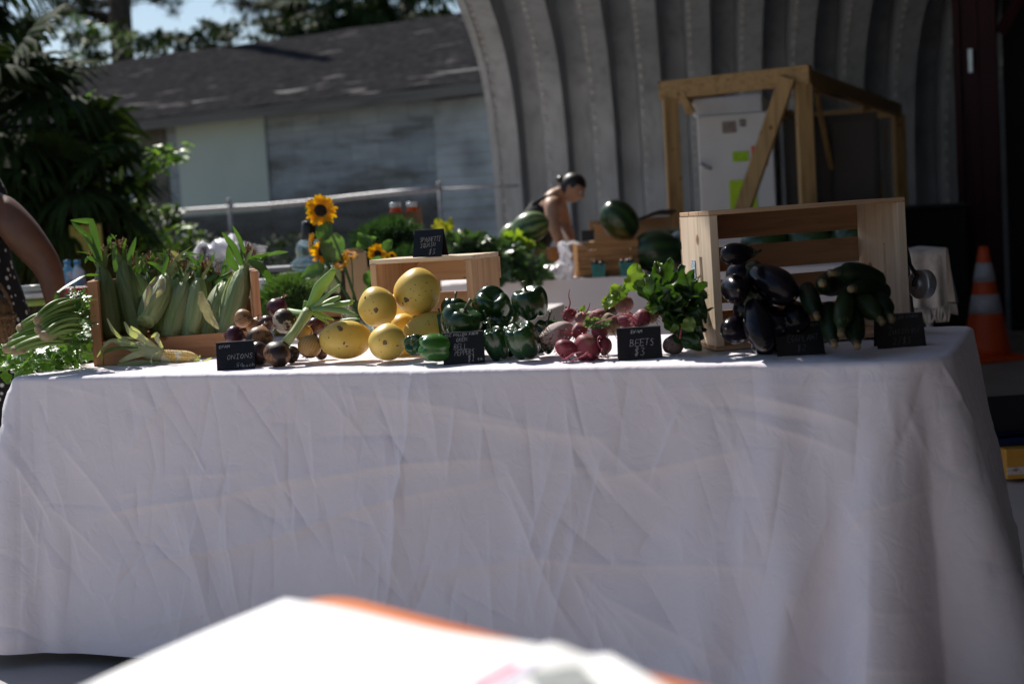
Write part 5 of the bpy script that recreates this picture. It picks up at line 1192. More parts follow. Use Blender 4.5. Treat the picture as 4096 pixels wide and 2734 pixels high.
# ------------------------------------------------------------------ stalls behind the main table
def cloth_table(name_lbl, cx0, cx1, z, D0, D1, depth, cloth_label, drop=0.6, seed=1, cl=None, legs=True):
    """cx0/cx1 photo columns of the front edge at depths D0/D1"""
    A = at(cx0, 1000, D0); B = at(cx1, 1000, D1); A.z = B.z = 0; d = (B - A).normalized(); L = (B - A).length; bk = V3((-d.y, d.x, 0))
    M = Matrix((d, bk, V3((0, 0, 1)))).transposed().to_4x4(); M.translation = A
    t = thing('market_table', name_lbl, 'table', M=M); m = MB(); m.box((L / 2, depth / 2, z - .03), (L - .06, depth - .06, .035)); m.build('tabletop', mTop, t, smooth=False)
    for u in (.15, L - .15):
        for v in (.1, depth - .1): l = MB(); l.tube([(u, v, 0), (u, v, z - .05)], .014, 8); l.build('leg', mLegs, t)
    m = MB(); r_ = random.Random(seed); n = 160; per = []
    def sg(a, b, nr, k): per.extend([((a[0] + (b[0] - a[0]) * i / k), (a[1] + (b[1] - a[1]) * i / k), nr[0], nr[1]) for i in range(k)])
    sg((0, depth), (0, 0), (-1, 0), 24); sg((0, 0), (L, 0), (0, -1), 90); sg((L, 0), (L, depth), (1, 0), 24); sg((L, depth), (0, depth), (0, 1), 40)
    rows = []
    for j in range(15):
        h = drop * j / 14; row = []
        for i, (x, y, nx, ny) in enumerate(per):
            o = (.012 * math.sin(i * .55 + seed) + .01 * math.sin(i * .23 + 2 * seed)) * (j / 14) + .03 * (j / 14) ** 1.5
            row.append((x + nx * o, y + ny * o, z - h))
        row.append(row[0]); rows.append(row)
    m.grid(rows); m.grid([[(L * i / 20, depth * j / 6, z + .001) for i in range(21)] for j in range(7)])
    o = m.build('tablecloth', cl or mCloth2); o.matrix_world = M; tag(o, cloth_label, 'tablecloth'); return M, L
mCloth2 = mat_cloth('white_cloth_back', (0.72, 0.67, 0.68), 0.2)
# melon table
MTZ = 0.74; MT_D = (CAMP.z - MTZ) * FPX / (1108 - (1367 - FPX * math.tan(PITCH) - (2500 - 2048) * math.tan(ROLL)))
MTM, MTL = cloth_table('market table under a white cloth carrying the watermelons', 1640, 3560, MTZ, MT_D + .338, MT_D - .15, 0.80, 'white tablecloth in shade on the watermelon table, its front edge catching sunlight', seed=3)
def mt(U, V, back):                                     # a point over the melon table, 'back' metres behind its front edge
    D = MT_D + .25 - .4 * (U - 1985) / 1575 + back
    return at(U, V, D)
def mtz(U, back, z=MTZ):
    p = mt(U, 1000, back); return V3((p.x, p.y, z))
# left back table (dill, sunflowers, boxes)
LT_Z = 0.66
cloth_table('market table under a grey white cloth carrying dill, sunflowers and boxes', 560, 1960, LT_Z, 5.6, 5.3, 1.5, 'pale tablecloth on the table of dill and sunflowers behind the onions', seed=5)
def lt(U, V, D): return at(U, V, D)
# watermelons
mMel = striped('melon_striped', (0.20, 0.28, 0.11), (0.03, 0.075, 0.022), 10, 0.35, mixn=.35, sc=14.0, coat=.2)
mMelD = striped('melon_dark', (0.035, 0.075, 0.02), (0.014, 0.035, 0.012), 9, 0.3, mixn=.3, sc=12.0, coat=.3)
mMelStem = mat('melon_stem', (.2, .17, .08), .8, scale=40)
def melon(p, r, l, axis, label, m):
    M = frame(axis, None, p); t = thing('watermelon', label, 'watermelon', M=M, group='watermelons on the far table')
    b = MB(); b.lathe([(max(.004, abs(math.sin(PI * i / 26)) ** .95) * r, -math.cos(PI * i / 26) * l) for i in range(27)], 40); b.build('rind', m, t)
    s = MB(); s.tube([(0, 0, l * .98), (.004, 0, l * 1.06)], [r * .06, r * .04], 8); s.build('stem', mMelStem, t)
def mel(U, V, rp, lp, back, axis, label, m):
    p = mt(U, V, back); k = p.y / FPX; melon(p, rp * k, lp * k, axis, label, m)
mel(2122, 908, 62, 76, .32, (.9, -.1, .25), 'striped pale watermelon on top of the brown crate beside the bending person', mMel)
mel(2062, 945, 58, 66, .45, (.8, .4, .1), 'smaller striped watermelon half hidden behind the leafy greens', mMel)
mel(2478, 880, 72, 88, .28, (.6, .2, -.75), 'dark green watermelon sitting on top of the slatted crate', mMelD)
mel(2622, 1003, 84, 98, .22, (1, .2, .05), 'big dark watermelon lying right of the slatted crate', mMelD)
mel(2760, 985, 84, 96, .30, (.5, -.8, .1), 'dark watermelon partly hidden by the tall pine crate', mMelD)
mel(2665, 975, 62, 74, .52, (1, .1, .0), 'watermelon in the back row between the two big dark ones', mMel)
mel(3060, 985, 92, 100, .42, (.8, .3, .05), 'dark watermelon seen through the crate slats on the left', mMelD)
mel(3240, 970, 90, 104, .45, (.9, -.2, .05), 'dark watermelon seen through the middle of the crate slats', mMelD)
mel(3420, 955, 90, 104, .42, (.6, .5, .05), 'dark watermelon seen through the crate slats on the right', mMelD)
# crates on the melon table
def slat_crate(M, L, Dp, H, nsl, label, tone, name='wooden_crate', lid=False):
    t = thing(name, label, 'crate', M=M); th = .018
    for x in (th / 2, L - th / 2): m = MB(); m.box((x, Dp / 2, H / 2), (th, Dp, H)); m.build('end_panel', W(2, tone), t, smooth=False, bevel=.001)
    hs = H / nsl
    for y in (-.005, Dp + .005):
        for k in range(nsl): m = MB(); m.box((L / 2, y, hs * (k + .5)), (L, .009, hs * .74)); m.build('side_slat', W(0, tone), t, smooth=False)
    m = MB(); m.box((L / 2, Dp / 2, .008), (L - .04, Dp - .004, .01)); m.build('base_board', W(0, tone), t, smooth=False)
def cratM(U, back, yaw, z=MTZ + .002): p = mtz(U, back, z); return Matrix.Translation(p) @ Matrix.Rotation(yaw, 4, 'Z')
k_ = (MT_D + .1) / FPX
slat_crate(cratM(2308, .06, math.radians(2)), 250 * k_, .26, 142 * k_, 4, 'slatted light wood crate holding up the dark watermelon', 'brown')
slat_crate(cratM(2085, .10, math.radians(-12)), 118 * k_, .24, 128 * k_, 2, 'plain brown crate under the striped watermelon', 'brown')
mCardb = mat('cardboard', (0.52, 0.35, 0.20), 0.85, (0.45, 0.29, 0.16), scale=5)
def cardbox():
    p = mtz(2385, .62); t = thing('cardboard_box', 'long open cardboard box behind the dark watermelon, leaning against the timber frame', 'box', M=Matrix.Translation(p) @ Matrix.Rotation(math.radians(3), 4, 'Z'))
    w = 345 * (p.y / FPX); h = 165 * (p.y / FPX)
    for nm, c, s in (('front_wall', (w / 2, 0, h / 2), (w, .006, h)), ('back_wall', (w / 2, .3, h / 2 + .03), (w, .006, h + .06)), ('side_wall', (0, .15, h / 2), (.006, .294, h)), ('side_wall', (w, .15, h / 2), (.006, .294, h))):
        m = MB(); m.box(c, s); m.build(nm, mCardb, t, smooth=False)
    f = MB(); f.grid([[(.0, -.003, h), (.09, -.003, h + .0)], [(-.015, -.03, h + .04), (.08, -.035, h + .035)]]); f.build('flap', mCardb, t, smooth=False, solid=.004)
    b = MB(); b.grid([[(.05 + (w - .05) * i / 10, .28 - .16 * j, h + .02 + .055 * i / 10 + .012 * math.sin(i) + .02 * j) for i in range(11)] for j in range(2)])
    b.build('dark_liner', mat('black_plastic', (.012, .012, .013), .4, scale=9), t, solid=.01)
cardbox()
mTeal = mat('teal_pulp', (0.05, 0.22, 0.20), 0.8, (0.035, .16, .15), scale=30)
def pint(U, V, back, label, z=None, r=.052, h=.07, grp='teal pulp berry baskets'):
    p = mt(U, V, back)
    if z is not None: p.z = z
    t = thing('berry_basket', label, 'basket', p, group=grp); b = MB()
    b.lathe([(.001, .004), (r * .8, .004), (r, h), (r * 1.04, h), (r * .83, 0), (.001, 0)], 4, None, Matrix.Rotation(PI / 4, 4, 'Z')); b.build('pulp_tray', mTeal, t, smooth=False)
    f = MB(); r_ = random.Random(int(U))
    for k in range(9): f.lathe([(max(.001, math.sin(PI * i / 8)) * .014, -math.cos(PI * i / 8) * .014) for i in range(9)], 10, None, Matrix.Translation((r_.uniform(-.03, .03), r_.uniform(-.03, .03), h - .004 + r_.uniform(0, .01))))
    f.build('dark_fruit', mat('dark_fruit', (.03, .02, .02), .4, scale=20), t)
pint(2392, 1050, .02, 'teal pulp basket of dark fruit in front of the slatted crate, the left one', MTZ + .003)
pint(2505, 1047, .02, 'teal pulp basket of dark fruit beside the big dark watermelon', MTZ + .003)
def tinycard():
    p = mt(2352, 942, .03); t = thing('price_card', 'small black price card clipped to the slatted crate', 'price card', p, group='black chalk price cards'); s = 50 * p.y / FPX
    m = MB(); m.box((0, 0, 0), (s, .004, s * .85)); m.build('front_panel', mCard, t, smooth=False)
tinycard()
def bag():
    p = mtz(2255, .03); t = thing('plastic_bag', 'crumpled white plastic bag standing by the slatted crate', 'bag', p); r_ = random.Random(2); h = 165 * p.y / FPX; b = MB()
    pr = [(.050, 0), (.060, .03), (.054, .08), (.042, h * .38), (.032, h * .5), (.026, h * .62), (.022, h * .72), (.024, h * .80), (.015, h * .86), (.006, h * .88)]
    PR = []
    for i in range(len(pr) - 1):
        for k in range(5): f = k / 5; PR.append((pr[i][0] * (1 - f) + pr[i + 1][0] * f, pr[i][1] * (1 - f) + pr[i + 1][1] * f))
    b.lathe(PR, 64, lambda a, q, r, z: (r * (1 + .9 * noise.noise(V3((math.cos(a) * 1.3, math.sin(a) * 1.3, z * 14))) + .45 * noise.noise(V3((math.cos(a) * 3.5, math.sin(a) * 3.5, z * 34)))), z + .012 * math.sin(2 * a) * q))
    m, nt, nd, lk, bb = _nt('white_film'); bb.inputs['Base Color'].default_value = (.85, .85, .9, 1); bb.inputs['Roughness'].default_value = .25
    tr = nd.new('ShaderNodeBsdfTranslucent'); tr.inputs[0].default_value = (.85, .85, .92, 1); tp = nd.new('ShaderNodeBsdfTransparent'); mx = N(nd, 'ShaderNodeMixShader', i_0=.4); mx2 = N(nd, 'ShaderNodeMixShader', i_0=.25)
    lk.new(bb.outputs[0], mx.inputs[1]); lk.new(tr.outputs[0], mx.inputs[2]); lk.new(mx.outputs[0], mx2.inputs[1]); lk.new(tp.outputs[0], mx2.inputs[2]); lk.new(mx2.outputs[0], nd['Material Output'].inputs[0])
    b.build('film', m, t); ear = MB(); ear.blade([(.0, 0, h * .8), (.05, .0, h * .86), (.10, .0, h * .78), (.12, 0, h * .7)], [.02, .03, .025, .01], (0, 1, .3)); ear.build('handle', m, t); return m
mFilm = bag()
# leafy greens heap
mKale = leafmat('kale_leaf', (0.06, 0.115, 0.05), (0.025, 0.055, 0.027), 0.3, 18, .3, spec=.7)
mKaleY = leafmat('lettuce_leaf', (0.26, 0.34, 0.05), (0.14, 0.24, 0.035), 0.4, 18, .4)
def heap(name, label, boxes, mt_, n, seed, D, ln=.13, wd=.10, cat='greens', dep=.25):
    r_ = random.Random(seed); U0 = sum(b[0] for b in boxes) / len(boxes); c = at(U0, boxes[0][1], D); t = thing(name, label, cat, c); m = MB()
    for k in range(n):
        u, v, ru, rv = boxes[k % len(boxes)]; a = r_.random() * 6.28; q = math.sqrt(r_.random())
        p = at(u + ru * q * math.cos(a), v + rv * q * math.sin(a), D + r_.uniform(-dep, dep) * .5) - c
        m.leaf(p, V3((math.cos(a) + r_.uniform(-.4, .4), -r_.uniform(.1, .9), -math.sin(a) * .7 + r_.uniform(-.1, .5))), V3((r_.uniform(-.4, .4), -r_.uniform(.0, .8), r_.uniform(.3, 1))), ln * r_.uniform(.7, 1.2), wd * r_.uniform(.7, 1.2), r_.uniform(.3, 1.4), r_.uniform(.06, .13), k, 7, 3, lob=.25)
    m.build('leaves', mt_, t); return t
heap('kale_bunch', 'big heap of dark curly kale spilling over the cloth, right of the small crate', [(1850, 1005, 60, 25), (1930, 1035, 75, 42), (2020, 1050, 75, 42), (2115, 1080, 55, 32), (2000, 1012, 60, 18), (1900, 985, 50, 15)], mKale, 320, 4, MT_D + .30, .085, .073, dep=.4)
heap('lettuce_head', 'bright green leafy lettuce between the kale and the brown crate', [(2060, 985, 24, 26), (2115, 1000, 34, 18)], mKaleY, 22, 5, MT_D + .42, .095, .065)
heap('chard_bunch', 'yellow and green chard bunch right behind the squash price card', [(1790, 960, 36, 34), (1800, 1010, 30, 30)], mat('chard_leaf', (0.34, 0.30, 0.03), .4, (0.10, 0.2, 0.03), scale=14, transl=.4), 30, 6, MT_D + .5, .085, .055)
# dill mounds: thread-fine foliage
mDill = mat('dill_frond', (0.11, 0.19, 0.06), 0.6, (0.05, 0.11, 0.035), scale=20, transl=.3)
mDillB = mat('dill_frond_blue', (0.05, 0.105, 0.05), 0.6, (0.025, 0.06, 0.03), scale=20, transl=.3)
def dill(U, V, ru, rv, D, label, m_, n, seed, ln=.05):
    r_ = random.Random(seed); c = at(U, V, D); t = thing('dill_bunch', label, 'dill', c); k = D / FPX; m = MB()
    for i in range(n):
        z = r_.uniform(-1, 1); a = r_.random() * 6.28; rr = math.sqrt(1 - z * z); q = r_.uniform(.72, 1.0) if i % 3 else r_.uniform(.2, .9)
        lump = 1 + .16 * noise.noise(V3((rr * math.cos(a) * 2.5 + seed, rr * math.sin(a) * 2.5, z * 2.5)))
        d = V3((rr * math.cos(a), rr * math.sin(a), z)); p = V3((d.x * ru * k, d.y * (ru + rv) * .5 * k, d.z * rv * k)) * q * lump
        d = (d + V3((r_.uniform(-.8, .8), r_.uniform(-.8, .8), r_.uniform(-.2, .9)))).normalized()
        for s_ in range(3):
            e = (d + V3((r_.uniform(-.5, .5), r_.uniform(-.5, .5), r_.uniform(-.5, .5)))).normalized() * ln * r_.uniform(.5, 1); w = e.orthogonal().normalized() * .0016
            m.add([p - w, p + w, p + e * .6 + w * .7 + V3((0, 0, -.002)), p + e, p + e * .6 - w * .7], [(0, 1, 2, 3, 4)])
    m.build('fronds', m_, t)
    s = MB()
    for i in range(10): s.tube([V3((r_.uniform(-.02, .02), r_.uniform(-.02, .02), -rv * k * .9)), V3((r_.uniform(-.5, .5) * ru * k, r_.uniform(-.5, .5) * ru * k, rv * k * .5))], .0022, 5)
    s.build('stems', m_, t)
dill(1160, 1215, 112, 100, 5.3, 'low mound of light green dill just right of the corn crate', mDill, 2600, 1)
dill(1555, 985, 140, 98, 6.3, 'tall bushy blue-green dill below the honey jars', mDillB, 3600, 2, .055)
dill(1640, 1060, 90, 60, 6.1, 'second clump of dill right of the sunflower vase, behind the small crate', mDillB, 1200, 3, .055)
_pd = at(1400, 1083, 6.15); _hd = _pd.z - LT_Z + .02
slat_crate(Matrix.Translation((_pd.x, _pd.y, LT_Z + .004)) @ Matrix.Rotation(-.05, 4, 'Z'), 330 * 6.15 / FPX, .34, _hd, 3, 'brown crate standing under the bushy dill behind the sunflower jar', 'brown')
# honey jars in a cardboard carrier
mHoney = None
def glassmat(name, c, rough=.05, ior=1.45, transp=.5):
    m, nt, nd, lk, b = _nt(name); b.inputs['Base Color'].default_value = (*c, 1); b.inputs['Roughness'].default_value = rough; b.inputs['Transmission Weight'].default_value = 1.0; b.inputs['IOR'].default_value = ior
    n = N(nd, 'ShaderNodeTexNoise', i_Scale=30.0); r = ramp(nd, [(0, tuple(x * .95 for x in c)), (1, c)]); lk.new(n.outputs['Fac'], r.inputs['Fac']); lk.new(r.outputs['Color'], b.inputs['Base Color'])
    if transp:
        tp = nd.new('ShaderNodeBsdfTransparent'); tp.inputs[0].default_value = (*c, 1); mx = N(nd, 'ShaderNodeMixShader', i_0=transp); lk.new(b.outputs[0], mx.inputs[1]); lk.new(tp.outputs[0], mx.inputs[2]); lk.new(mx.outputs[0], nd['Material Output'].inputs[0])
    return m
mAmber = mat('honey_amber', (0.55, 0.14, 0.012), 0.12, (0.42, 0.09, 0.008), scale=10, transl=.45, coat=.6)
mLid = mat('white_lid', (0.78, 0.78, 0.8), 0.3, scale=20)
def honey():
    D = 6.45
    for U, V, lb in ((1582, 828, 'honey jar with a white lid, the left one in the cardboard carrier'), (1648, 826, 'honey jar with a white lid, the right one in the cardboard carrier')):
        c = at(U, V, D); t = thing('honey_jar', lb, 'jar', c - V3((0, 0, .075)), group='honey jars'); b = MB(); r = 24 * D / FPX
        b.lathe([(.001, 0), (r * 1.05, .002), (r * 1.08, .03), (r * 1.05, .055), (r * .82, .070), (r * .78, .076), (.001, .076)], 24); b.build('glass_body', mAmber, t)
        l = MB(); l.lathe([(r * .9, .072), (r * .94, .075), (r * .94, .092), (r * .88, .095), (.001, .095)], 24); l.build('lid', mLid, t)
    c = at(1622, 890, D); t = thing('jar_carrier', 'brown cardboard carrier holding two honey jars above the dill', 'box', c); k = D / FPX; m = MB()
    w, h = 128 * k, 105 * k
    m.box((0, -.035, -.01), (w, .004, h)); m.box((0, .05, -.01), (w, .004, h)); m.box((-w / 2, .0075, -.01), (.004, .081, h)); m.box((w / 2, .0075, .0), (.004, .081, h + .02)); m.box((0, .0075, -h / 2 - .008), (w, .085, .004)); m.box((0.01, .0075, 0), (.003, .079, h * .8))
    m.build('carton', mat('kraft_card', (0.30, 0.16, 0.08), .85, (0.22, 0.11, 0.055), scale=12), t, smooth=False)
    hb_ = c.z - h / 2 - .015 - LT_Z - .006; s = MB(); s.box((0, .16, -h / 2 - .015 - hb_ / 2), (w * 1.15, .34, hb_)); s.build('base_box', mCardb, t, smooth=False)
honey()
# sunflowers in a jar
mPet = mat('sunflower_petal', (0.72, 0.40, 0.006), 0.5, (0.62, 0.28, 0.004), scale=30, transl=.35)
mDisc = mat('sunflower_disc', (0.035, 0.018, 0.01), 0.9, (0.012, 0.008, 0.006), scale=90, bump=.8, bscale=160)
mSfl = leafmat('sunflower_leaf', (0.10, 0.19, 0.06), (0.055, 0.12, 0.04), .5, 20, .4)
VD = 5.25
def vase():
    c = at(1430, 1220, VD); c.z = LT_Z + .004; k = VD / FPX
    t = thing('glass_vase', 'clear glass jar of water holding the sunflowers', 'vase', c); r = 66 * k; h = 150 * k
    g = MB(); g.lathe([(.001, 0), (r * .92, 0), (r, .012), (r, h * .78), (r * .86, h * .9), (r * .84, h), (r * .90, h + .004)], 32); g.build('glass', glassmat('vase_glass', (.93, .97, .95), .03, 1.3, .6), t, solid=.003)
    w = MB(); w.lathe([(.001, .004), (r * .9, .004), (r * .95, .014), (r * .95, h * .62), (.001, h * .62)], 28); w.build('water', glassmat('water', (.88, .95, .90), .0, 1.2, .6), t)
    st = MB(); r_ = random.Random(3)
    for i in range(7): a = r_.random() * 6.28; st.tube([(math.cos(a) * r * .6, math.sin(a) * r * .6, .01), (math.cos(a + 2.8) * r * .4, math.sin(a + 2.8) * r * .4, h * 1.05)], .005, 6)
    st.build('cut_stems', mSfl, t)
    return V3((c.x, c.y, c.z + h))
VT = vase()
def flower(U, V, rp, nrm, D, label, disc=.42, npet=18, seed=0, via=None):
    c = at(U, V, D); R = rp * D / FPX; M = frame(nrm, (0, 0, 1), c); t = thing('sunflower', label, 'sunflower', M=M, group='sunflowers in the glass jar'); inv = M.inverted(); r_ = random.Random(seed)
    d = MB(); d.lathe([(.001, R * .10), (R * disc * .6, R * .09), (R * disc, R * .02), (R * disc * 1.02, -R * .05), (.001, -R * .08)], 24); d.build('disc', mDisc, t)
    for lay in range(2):
        p = MB()
        for k in range(npet):
            a = 2 * PI * (k + .5 * lay) / npet + r_.uniform(-.08, .08); l = R * r_.uniform(.82, 1.08); o = V3((math.cos(a), math.sin(a), 0)); b_ = o * R * disc * .85; up = r_.uniform(-.10, .25) - .1 * lay
            P = [b_, b_ + o * (l - R * disc) * .5 + V3((0, 0, R * up * .5)), o * l * .9 + V3((0, 0, R * up)), o * l + V3((0, 0, R * (up - .04)))]
            p.blade(P, [R * .09, R * .15, R * .10, R * .01], (-math.sin(a), math.cos(a), 0), .3)
        p.build('petals', mPet, t)
    s = MB(); e = inv @ (VT + V3((r_.uniform(-.02, .02), r_.uniform(-.02, .02), -.02))); b0 = V3((0, 0, -.05 * R)); m1 = b0 + V3((0, 0, -.35 * R)) + (inv.to_3x3() @ V3((.01, 0, -.02)))
    s.tube(bez(b0, m1 if via is None else inv @ via, e, 10), [R * .07] * 11 if R < .04 else [.0055] * 11, 7); s.build('stem', mSfl, t)
    l = MB()
    for k in range(5): a = k * 1.3; l.leaf(V3((math.cos(a) * R * .3, math.sin(a) * R * .3, -R * .08)), V3((math.cos(a), math.sin(a), -.1)), (0, 0, 1), R * .7, R * .3, .4, .05, k, 5, 2)
    l.build('sepals', mSfl, t)
    return t
flower(1282, 842, 66, (.25, -.9, .30), VD + .02, 'tallest sunflower with a dark brown face, standing alone above the others', .40, 17, 1, via=at(1345, 950, VD))
flower(1245, 975, 44, (-.85, -.25, .1), VD + .05, 'sunflower below the tallest one, seen edge-on on the left', .4, 16, 2)
flower(1288, 1000, 58, (.8, -.5, -.35), VD, 'drooping sunflower turned right with its dark face in profile', .45, 18, 3)
flower(1365, 1045, 40, (-.3, -.7, .5), VD, 'small sunflower low in the middle over the jar rim', .3, 14, 4)
flower(1402, 1018, 36, (.2, -.3, .9), VD + .03, 'flat facing-up sunflower above the middle of the jar', .3, 14, 5)
flower(1510, 1015, 46, (.25, -.85, .4), VD + .05, 'small bright sunflower right of the jar, against the dill', .34, 14, 6)
flower(1568, 1022, 20, (.3, -.8, .4), VD + .05, 'tiny sunflower bud at the far right of the bunch', .35, 10, 7)
def sfleaves():
    t = thing('sunflower_leaves', 'heart-shaped green sunflower leaves around the jar', 'leaves', VT); m = MB()
    for i, (u, v, du, dv, l, w, sd) in enumerate([(1325, 930, .05, -1, .115, .095, 1), (1280, 960, .4, .8, .08, .06, 2), (1300, 1070, -1, -.3, .10, .06, 3), (1330, 1080, -.6, -.8, .10, .05, 4), (1430, 990, .8, .5, .08, .05, 5), (1480, 1050, .9, -.3, .09, .07, 6), (1460, 1090, .7, -.8, .1, .07, 7), (1500, 1120, .3, -1, .1, .08, 8), (1470, 1150, .2, -1, .1, .06, 9), (1540, 1060, .8, -.2, .08, .06, 10), (1535, 1000, .5, .7, .05, .04, 11), (1480, 985, -.6, .7, .07, .05, 12)]):
        m.leaf(at(u, v, VD - .02) - VT, CR * du + CU * dv + _f * .1, V3((.2, -.8, .5)), l, w, .5, .05, sd, 8, 3)
    m.build('leaves', mSfl, t)
sfleaves()
# shallow crate with cucumbers behind the dill
def tray():
    p = at(1085, 1170, 5.75); p.z = LT_Z + .006; slat_crate(Matrix.Translation(p) @ Matrix.Rotation(.05, 4, 'Z'), 285 * 5.75 / FPX, .28, 105 * 5.75 / FPX, 2, 'shallow brown crate of pale cucumbers behind the dill', 'brown')
    mc = striped('pale_cucumber', (0.40, 0.46, 0.24), (0.28, 0.36, 0.16), 9, .45)
    for i in range(6):
        q = at(1215 + 22 * i, 1128, 5.62 + .03 * (i % 2)); q.y = p.y - .0 + .05
        t = thing('cucumber', 'pale green cucumber standing in the shallow crate', 'cucumber', q - V3((0, 0, .05)), group='cucumbers in the shallow crate'); b = MB(); b.tube([(0, 0, 0), (.002, .01, .03), (.003, .02, .075), (.003, .025, .10), (.003, .027, .108)], [.012, .019, .020, .014, .003], 14); b.build('flesh', mc, t)
tray()
def jug():
    D = 6.0; c = at(1245, 1065, D); k = D / FPX; t = thing('glass_cloche', 'clear glass dome jug with a black top, behind the drooping sunflower', 'jug', c)
    g = MB(); g.lathe([(.06, -.02), (.088, .0), (.085, .02), (.060, .035), (.058, .05), (.062, .075), (.050, .10), (.026, .115), (.020, .12)], 36); g.build('glass', glassmat('jug_glass', (.80, .90, .92), .05, 1.4, .35), t, solid=.004)
    b = MB(); b.lathe([(.024, .11), (.034, .115), (.034, .135), (.030, .16), (.027, .19), (.001, .192)], 24); b.build('black_top', mat('black_cap', (.012, .012, .013), .4, scale=9), t)
    s = MB(); hj = c.z - .022 - LT_Z - .004; s.box((0, 0, -.022 - hj / 2), (.26, .2, hj)); s.build('stand', mat('dark_stand', (.03, .03, .032), .6, scale=9), t, smooth=False)
jug()
def clambag():
    D = 5.7; t = thing('plastic_bag', 'shiny crumpled clear plastic bag behind the ears of corn', 'bag', at(880, 1030, D)); o = V3(t.location); r_ = random.Random(8); rows = []
    for j in range(13):
        row = []
        for i in range(19):
            u = 775 + 245 * i / 18 + 20 * (1 - j / 12); v = 982 + 125 * j / 12 + 20 * math.sin(i * .5) * (j < 2)
            p = at(u, v, D + .09 * noise.noise(V3((i * .45, j * .5, 2))) + .004 * j) - o; row.append(p + V3((0, .05 * noise.noise(V3((i * .9, j * .8, 7))), .01 * noise.noise(V3((i, j, 4))))))
        rows.append(row)
    m = MB(); m.grid(rows); m.build('film', mFilm, t, solid=.06)
    m = MB(); hc = o.z - .10 - LT_Z - .004; m.box((.0, .1, -.10 - hc / 2), (.38, .2, hc)); m.build('tray', mat('white_tray', (.7, .72, .74), .4, scale=9), t, smooth=False)
clambag()
def minor():
    D = 5.5
    t = thing('dark_bin', 'dark grey storage bin behind the shallow crate and the corn', 'bin', at(1075, 1090, 6.2)); m = MB(); hb = t.location.z - LT_Z - .004; m.box((0, .1, -hb / 2), (.36, .24, hb)); m.build('tub', mat('dark_bin_plastic', (.03, .033, .036), .5, scale=9), t, smooth=False, bevel=.01); m = MB(); m.box((0, .1, .012), (.38, .26, .022)); m.build('lid', mat('grey_lid', (.22, .21, .23), .5, scale=9), t, smooth=False, bevel=.006)
    t = thing('kraft_bag', 'light brown paper bag behind the sunflower jar', 'bag', at(1420, 1075, 5.6)); m = MB(); hk = t.location.z + .065 - LT_Z - .004; m.box((0, .04, .065 - hk / 2), (.085, .06, hk)); m.build('paper', mCardb, t, smooth=False, bevel=.004); m = MB(); m.box((0, .03, .07), (.07, .012, .02)); m.build('folded_top', mCardb, t, smooth=False)
minor()
# ------------------------------------------------------------------ people
def skin_mesh(name, joints, edges, mat_, parent, sub=2, root=0, hands=()):
    """joints: [(point, radius)] edges: [(i, j)] -> one continuous skinned surface"""
    me = bpy.data.meshes.new(name); me.from_pydata([tuple(p) for p, r in joints], edges, []); o = bpy.data.objects.new(name, me); COL.objects.link(o); o.parent = parent
    md = o.modifiers.new('skin', 'SKIN'); md.use_smooth_shade = True; md.branch_smoothing = 0.6
    sv = me.skin_vertices[0].data
    for i, (p, r) in enumerate(joints):
        rr = r if hasattr(r, '__len__') else (r, r); sv[i].radius = rr; sv[i].use_root = (i == root)
    ss = o.modifiers.new('sub', 'SUBSURF'); ss.levels = sub; ss.render_levels = sub
    me.materials.append(mat_); return o
def hand(joints, edges, wrist_i, d, side, palm_n, s=1.0, curl=.5):
    """five finger chains rooted in a palm; d = finger direction, side = towards the thumb"""
    W0 = V3(joints[wrist_i][0]); d = V3(d).normalized(); side = V3(side); side = (side - d * side.dot(d)).normalized(); pn = V3(palm_n); pn = (pn - d * pn.dot(d) - side * pn.dot(side)).normalized()
    joints.append((W0 + d * .045 * s, (.034 * s, .017 * s))); pi_ = len(joints) - 1; edges.append((wrist_i, pi_))
    for k, (off, ln) in enumerate(((.028, .070), (.010, .080), (-.010, .074), (-.028, .058))):
        b = W0 + d * .088 * s + side * off * s; prev = pi_
        for q, fr in enumerate((0, .45, .78, 1.0)):
            a = curl * (0 if q == 0 else q * .45); p = b + (d * math.cos(a) + pn * math.sin(a)) * ln * fr * s; joints.append((p, (.0095 - .0011 * q) * s)); edges.append((prev, len(joints) - 1)); prev = len(joints) - 1
    prev = pi_
    for q, (f, l) in enumerate(((.01, .034), (.035, .052), (.062, .058))): joints.append((W0 + d * (.03 + f) * s + side * l * s + pn * .012 * s * q, (.0115 - .0012 * q) * s)); edges.append((prev, len(joints) - 1)); prev = len(joints) - 1
mSkinA = mat('brown_skin', (0.17, 0.075, 0.042), 0.45, (0.13, 0.058, 0.032), scale=20, spec=.45, sss=.1)
mSkinB = mat('tan_skin', (0.50, 0.28, 0.19), 0.5, (0.44, 0.24, 0.16), scale=20, sss=.1)
mHair = mat('dark_hair', (0.018, 0.013, 0.011), 0.45, (0.008, 0.006, 0.006), scale=70, spec=.5)
mLip = mat('lip', (0.34, 0.12, 0.10), .5, scale=30); mEye = mat('eye_white', (.7, .68, .65), .2, scale=9); mIris = mat('eye_dark', (.03, .02, .015), .2, scale=9)
mTank = mat('black_tank', (0.014, 0.015, 0.017), 0.85, (0.009, .009, .011), scale=30)
mTrous = mat('dark_trousers', (0.03, 0.034, 0.045), .85, scale=20)
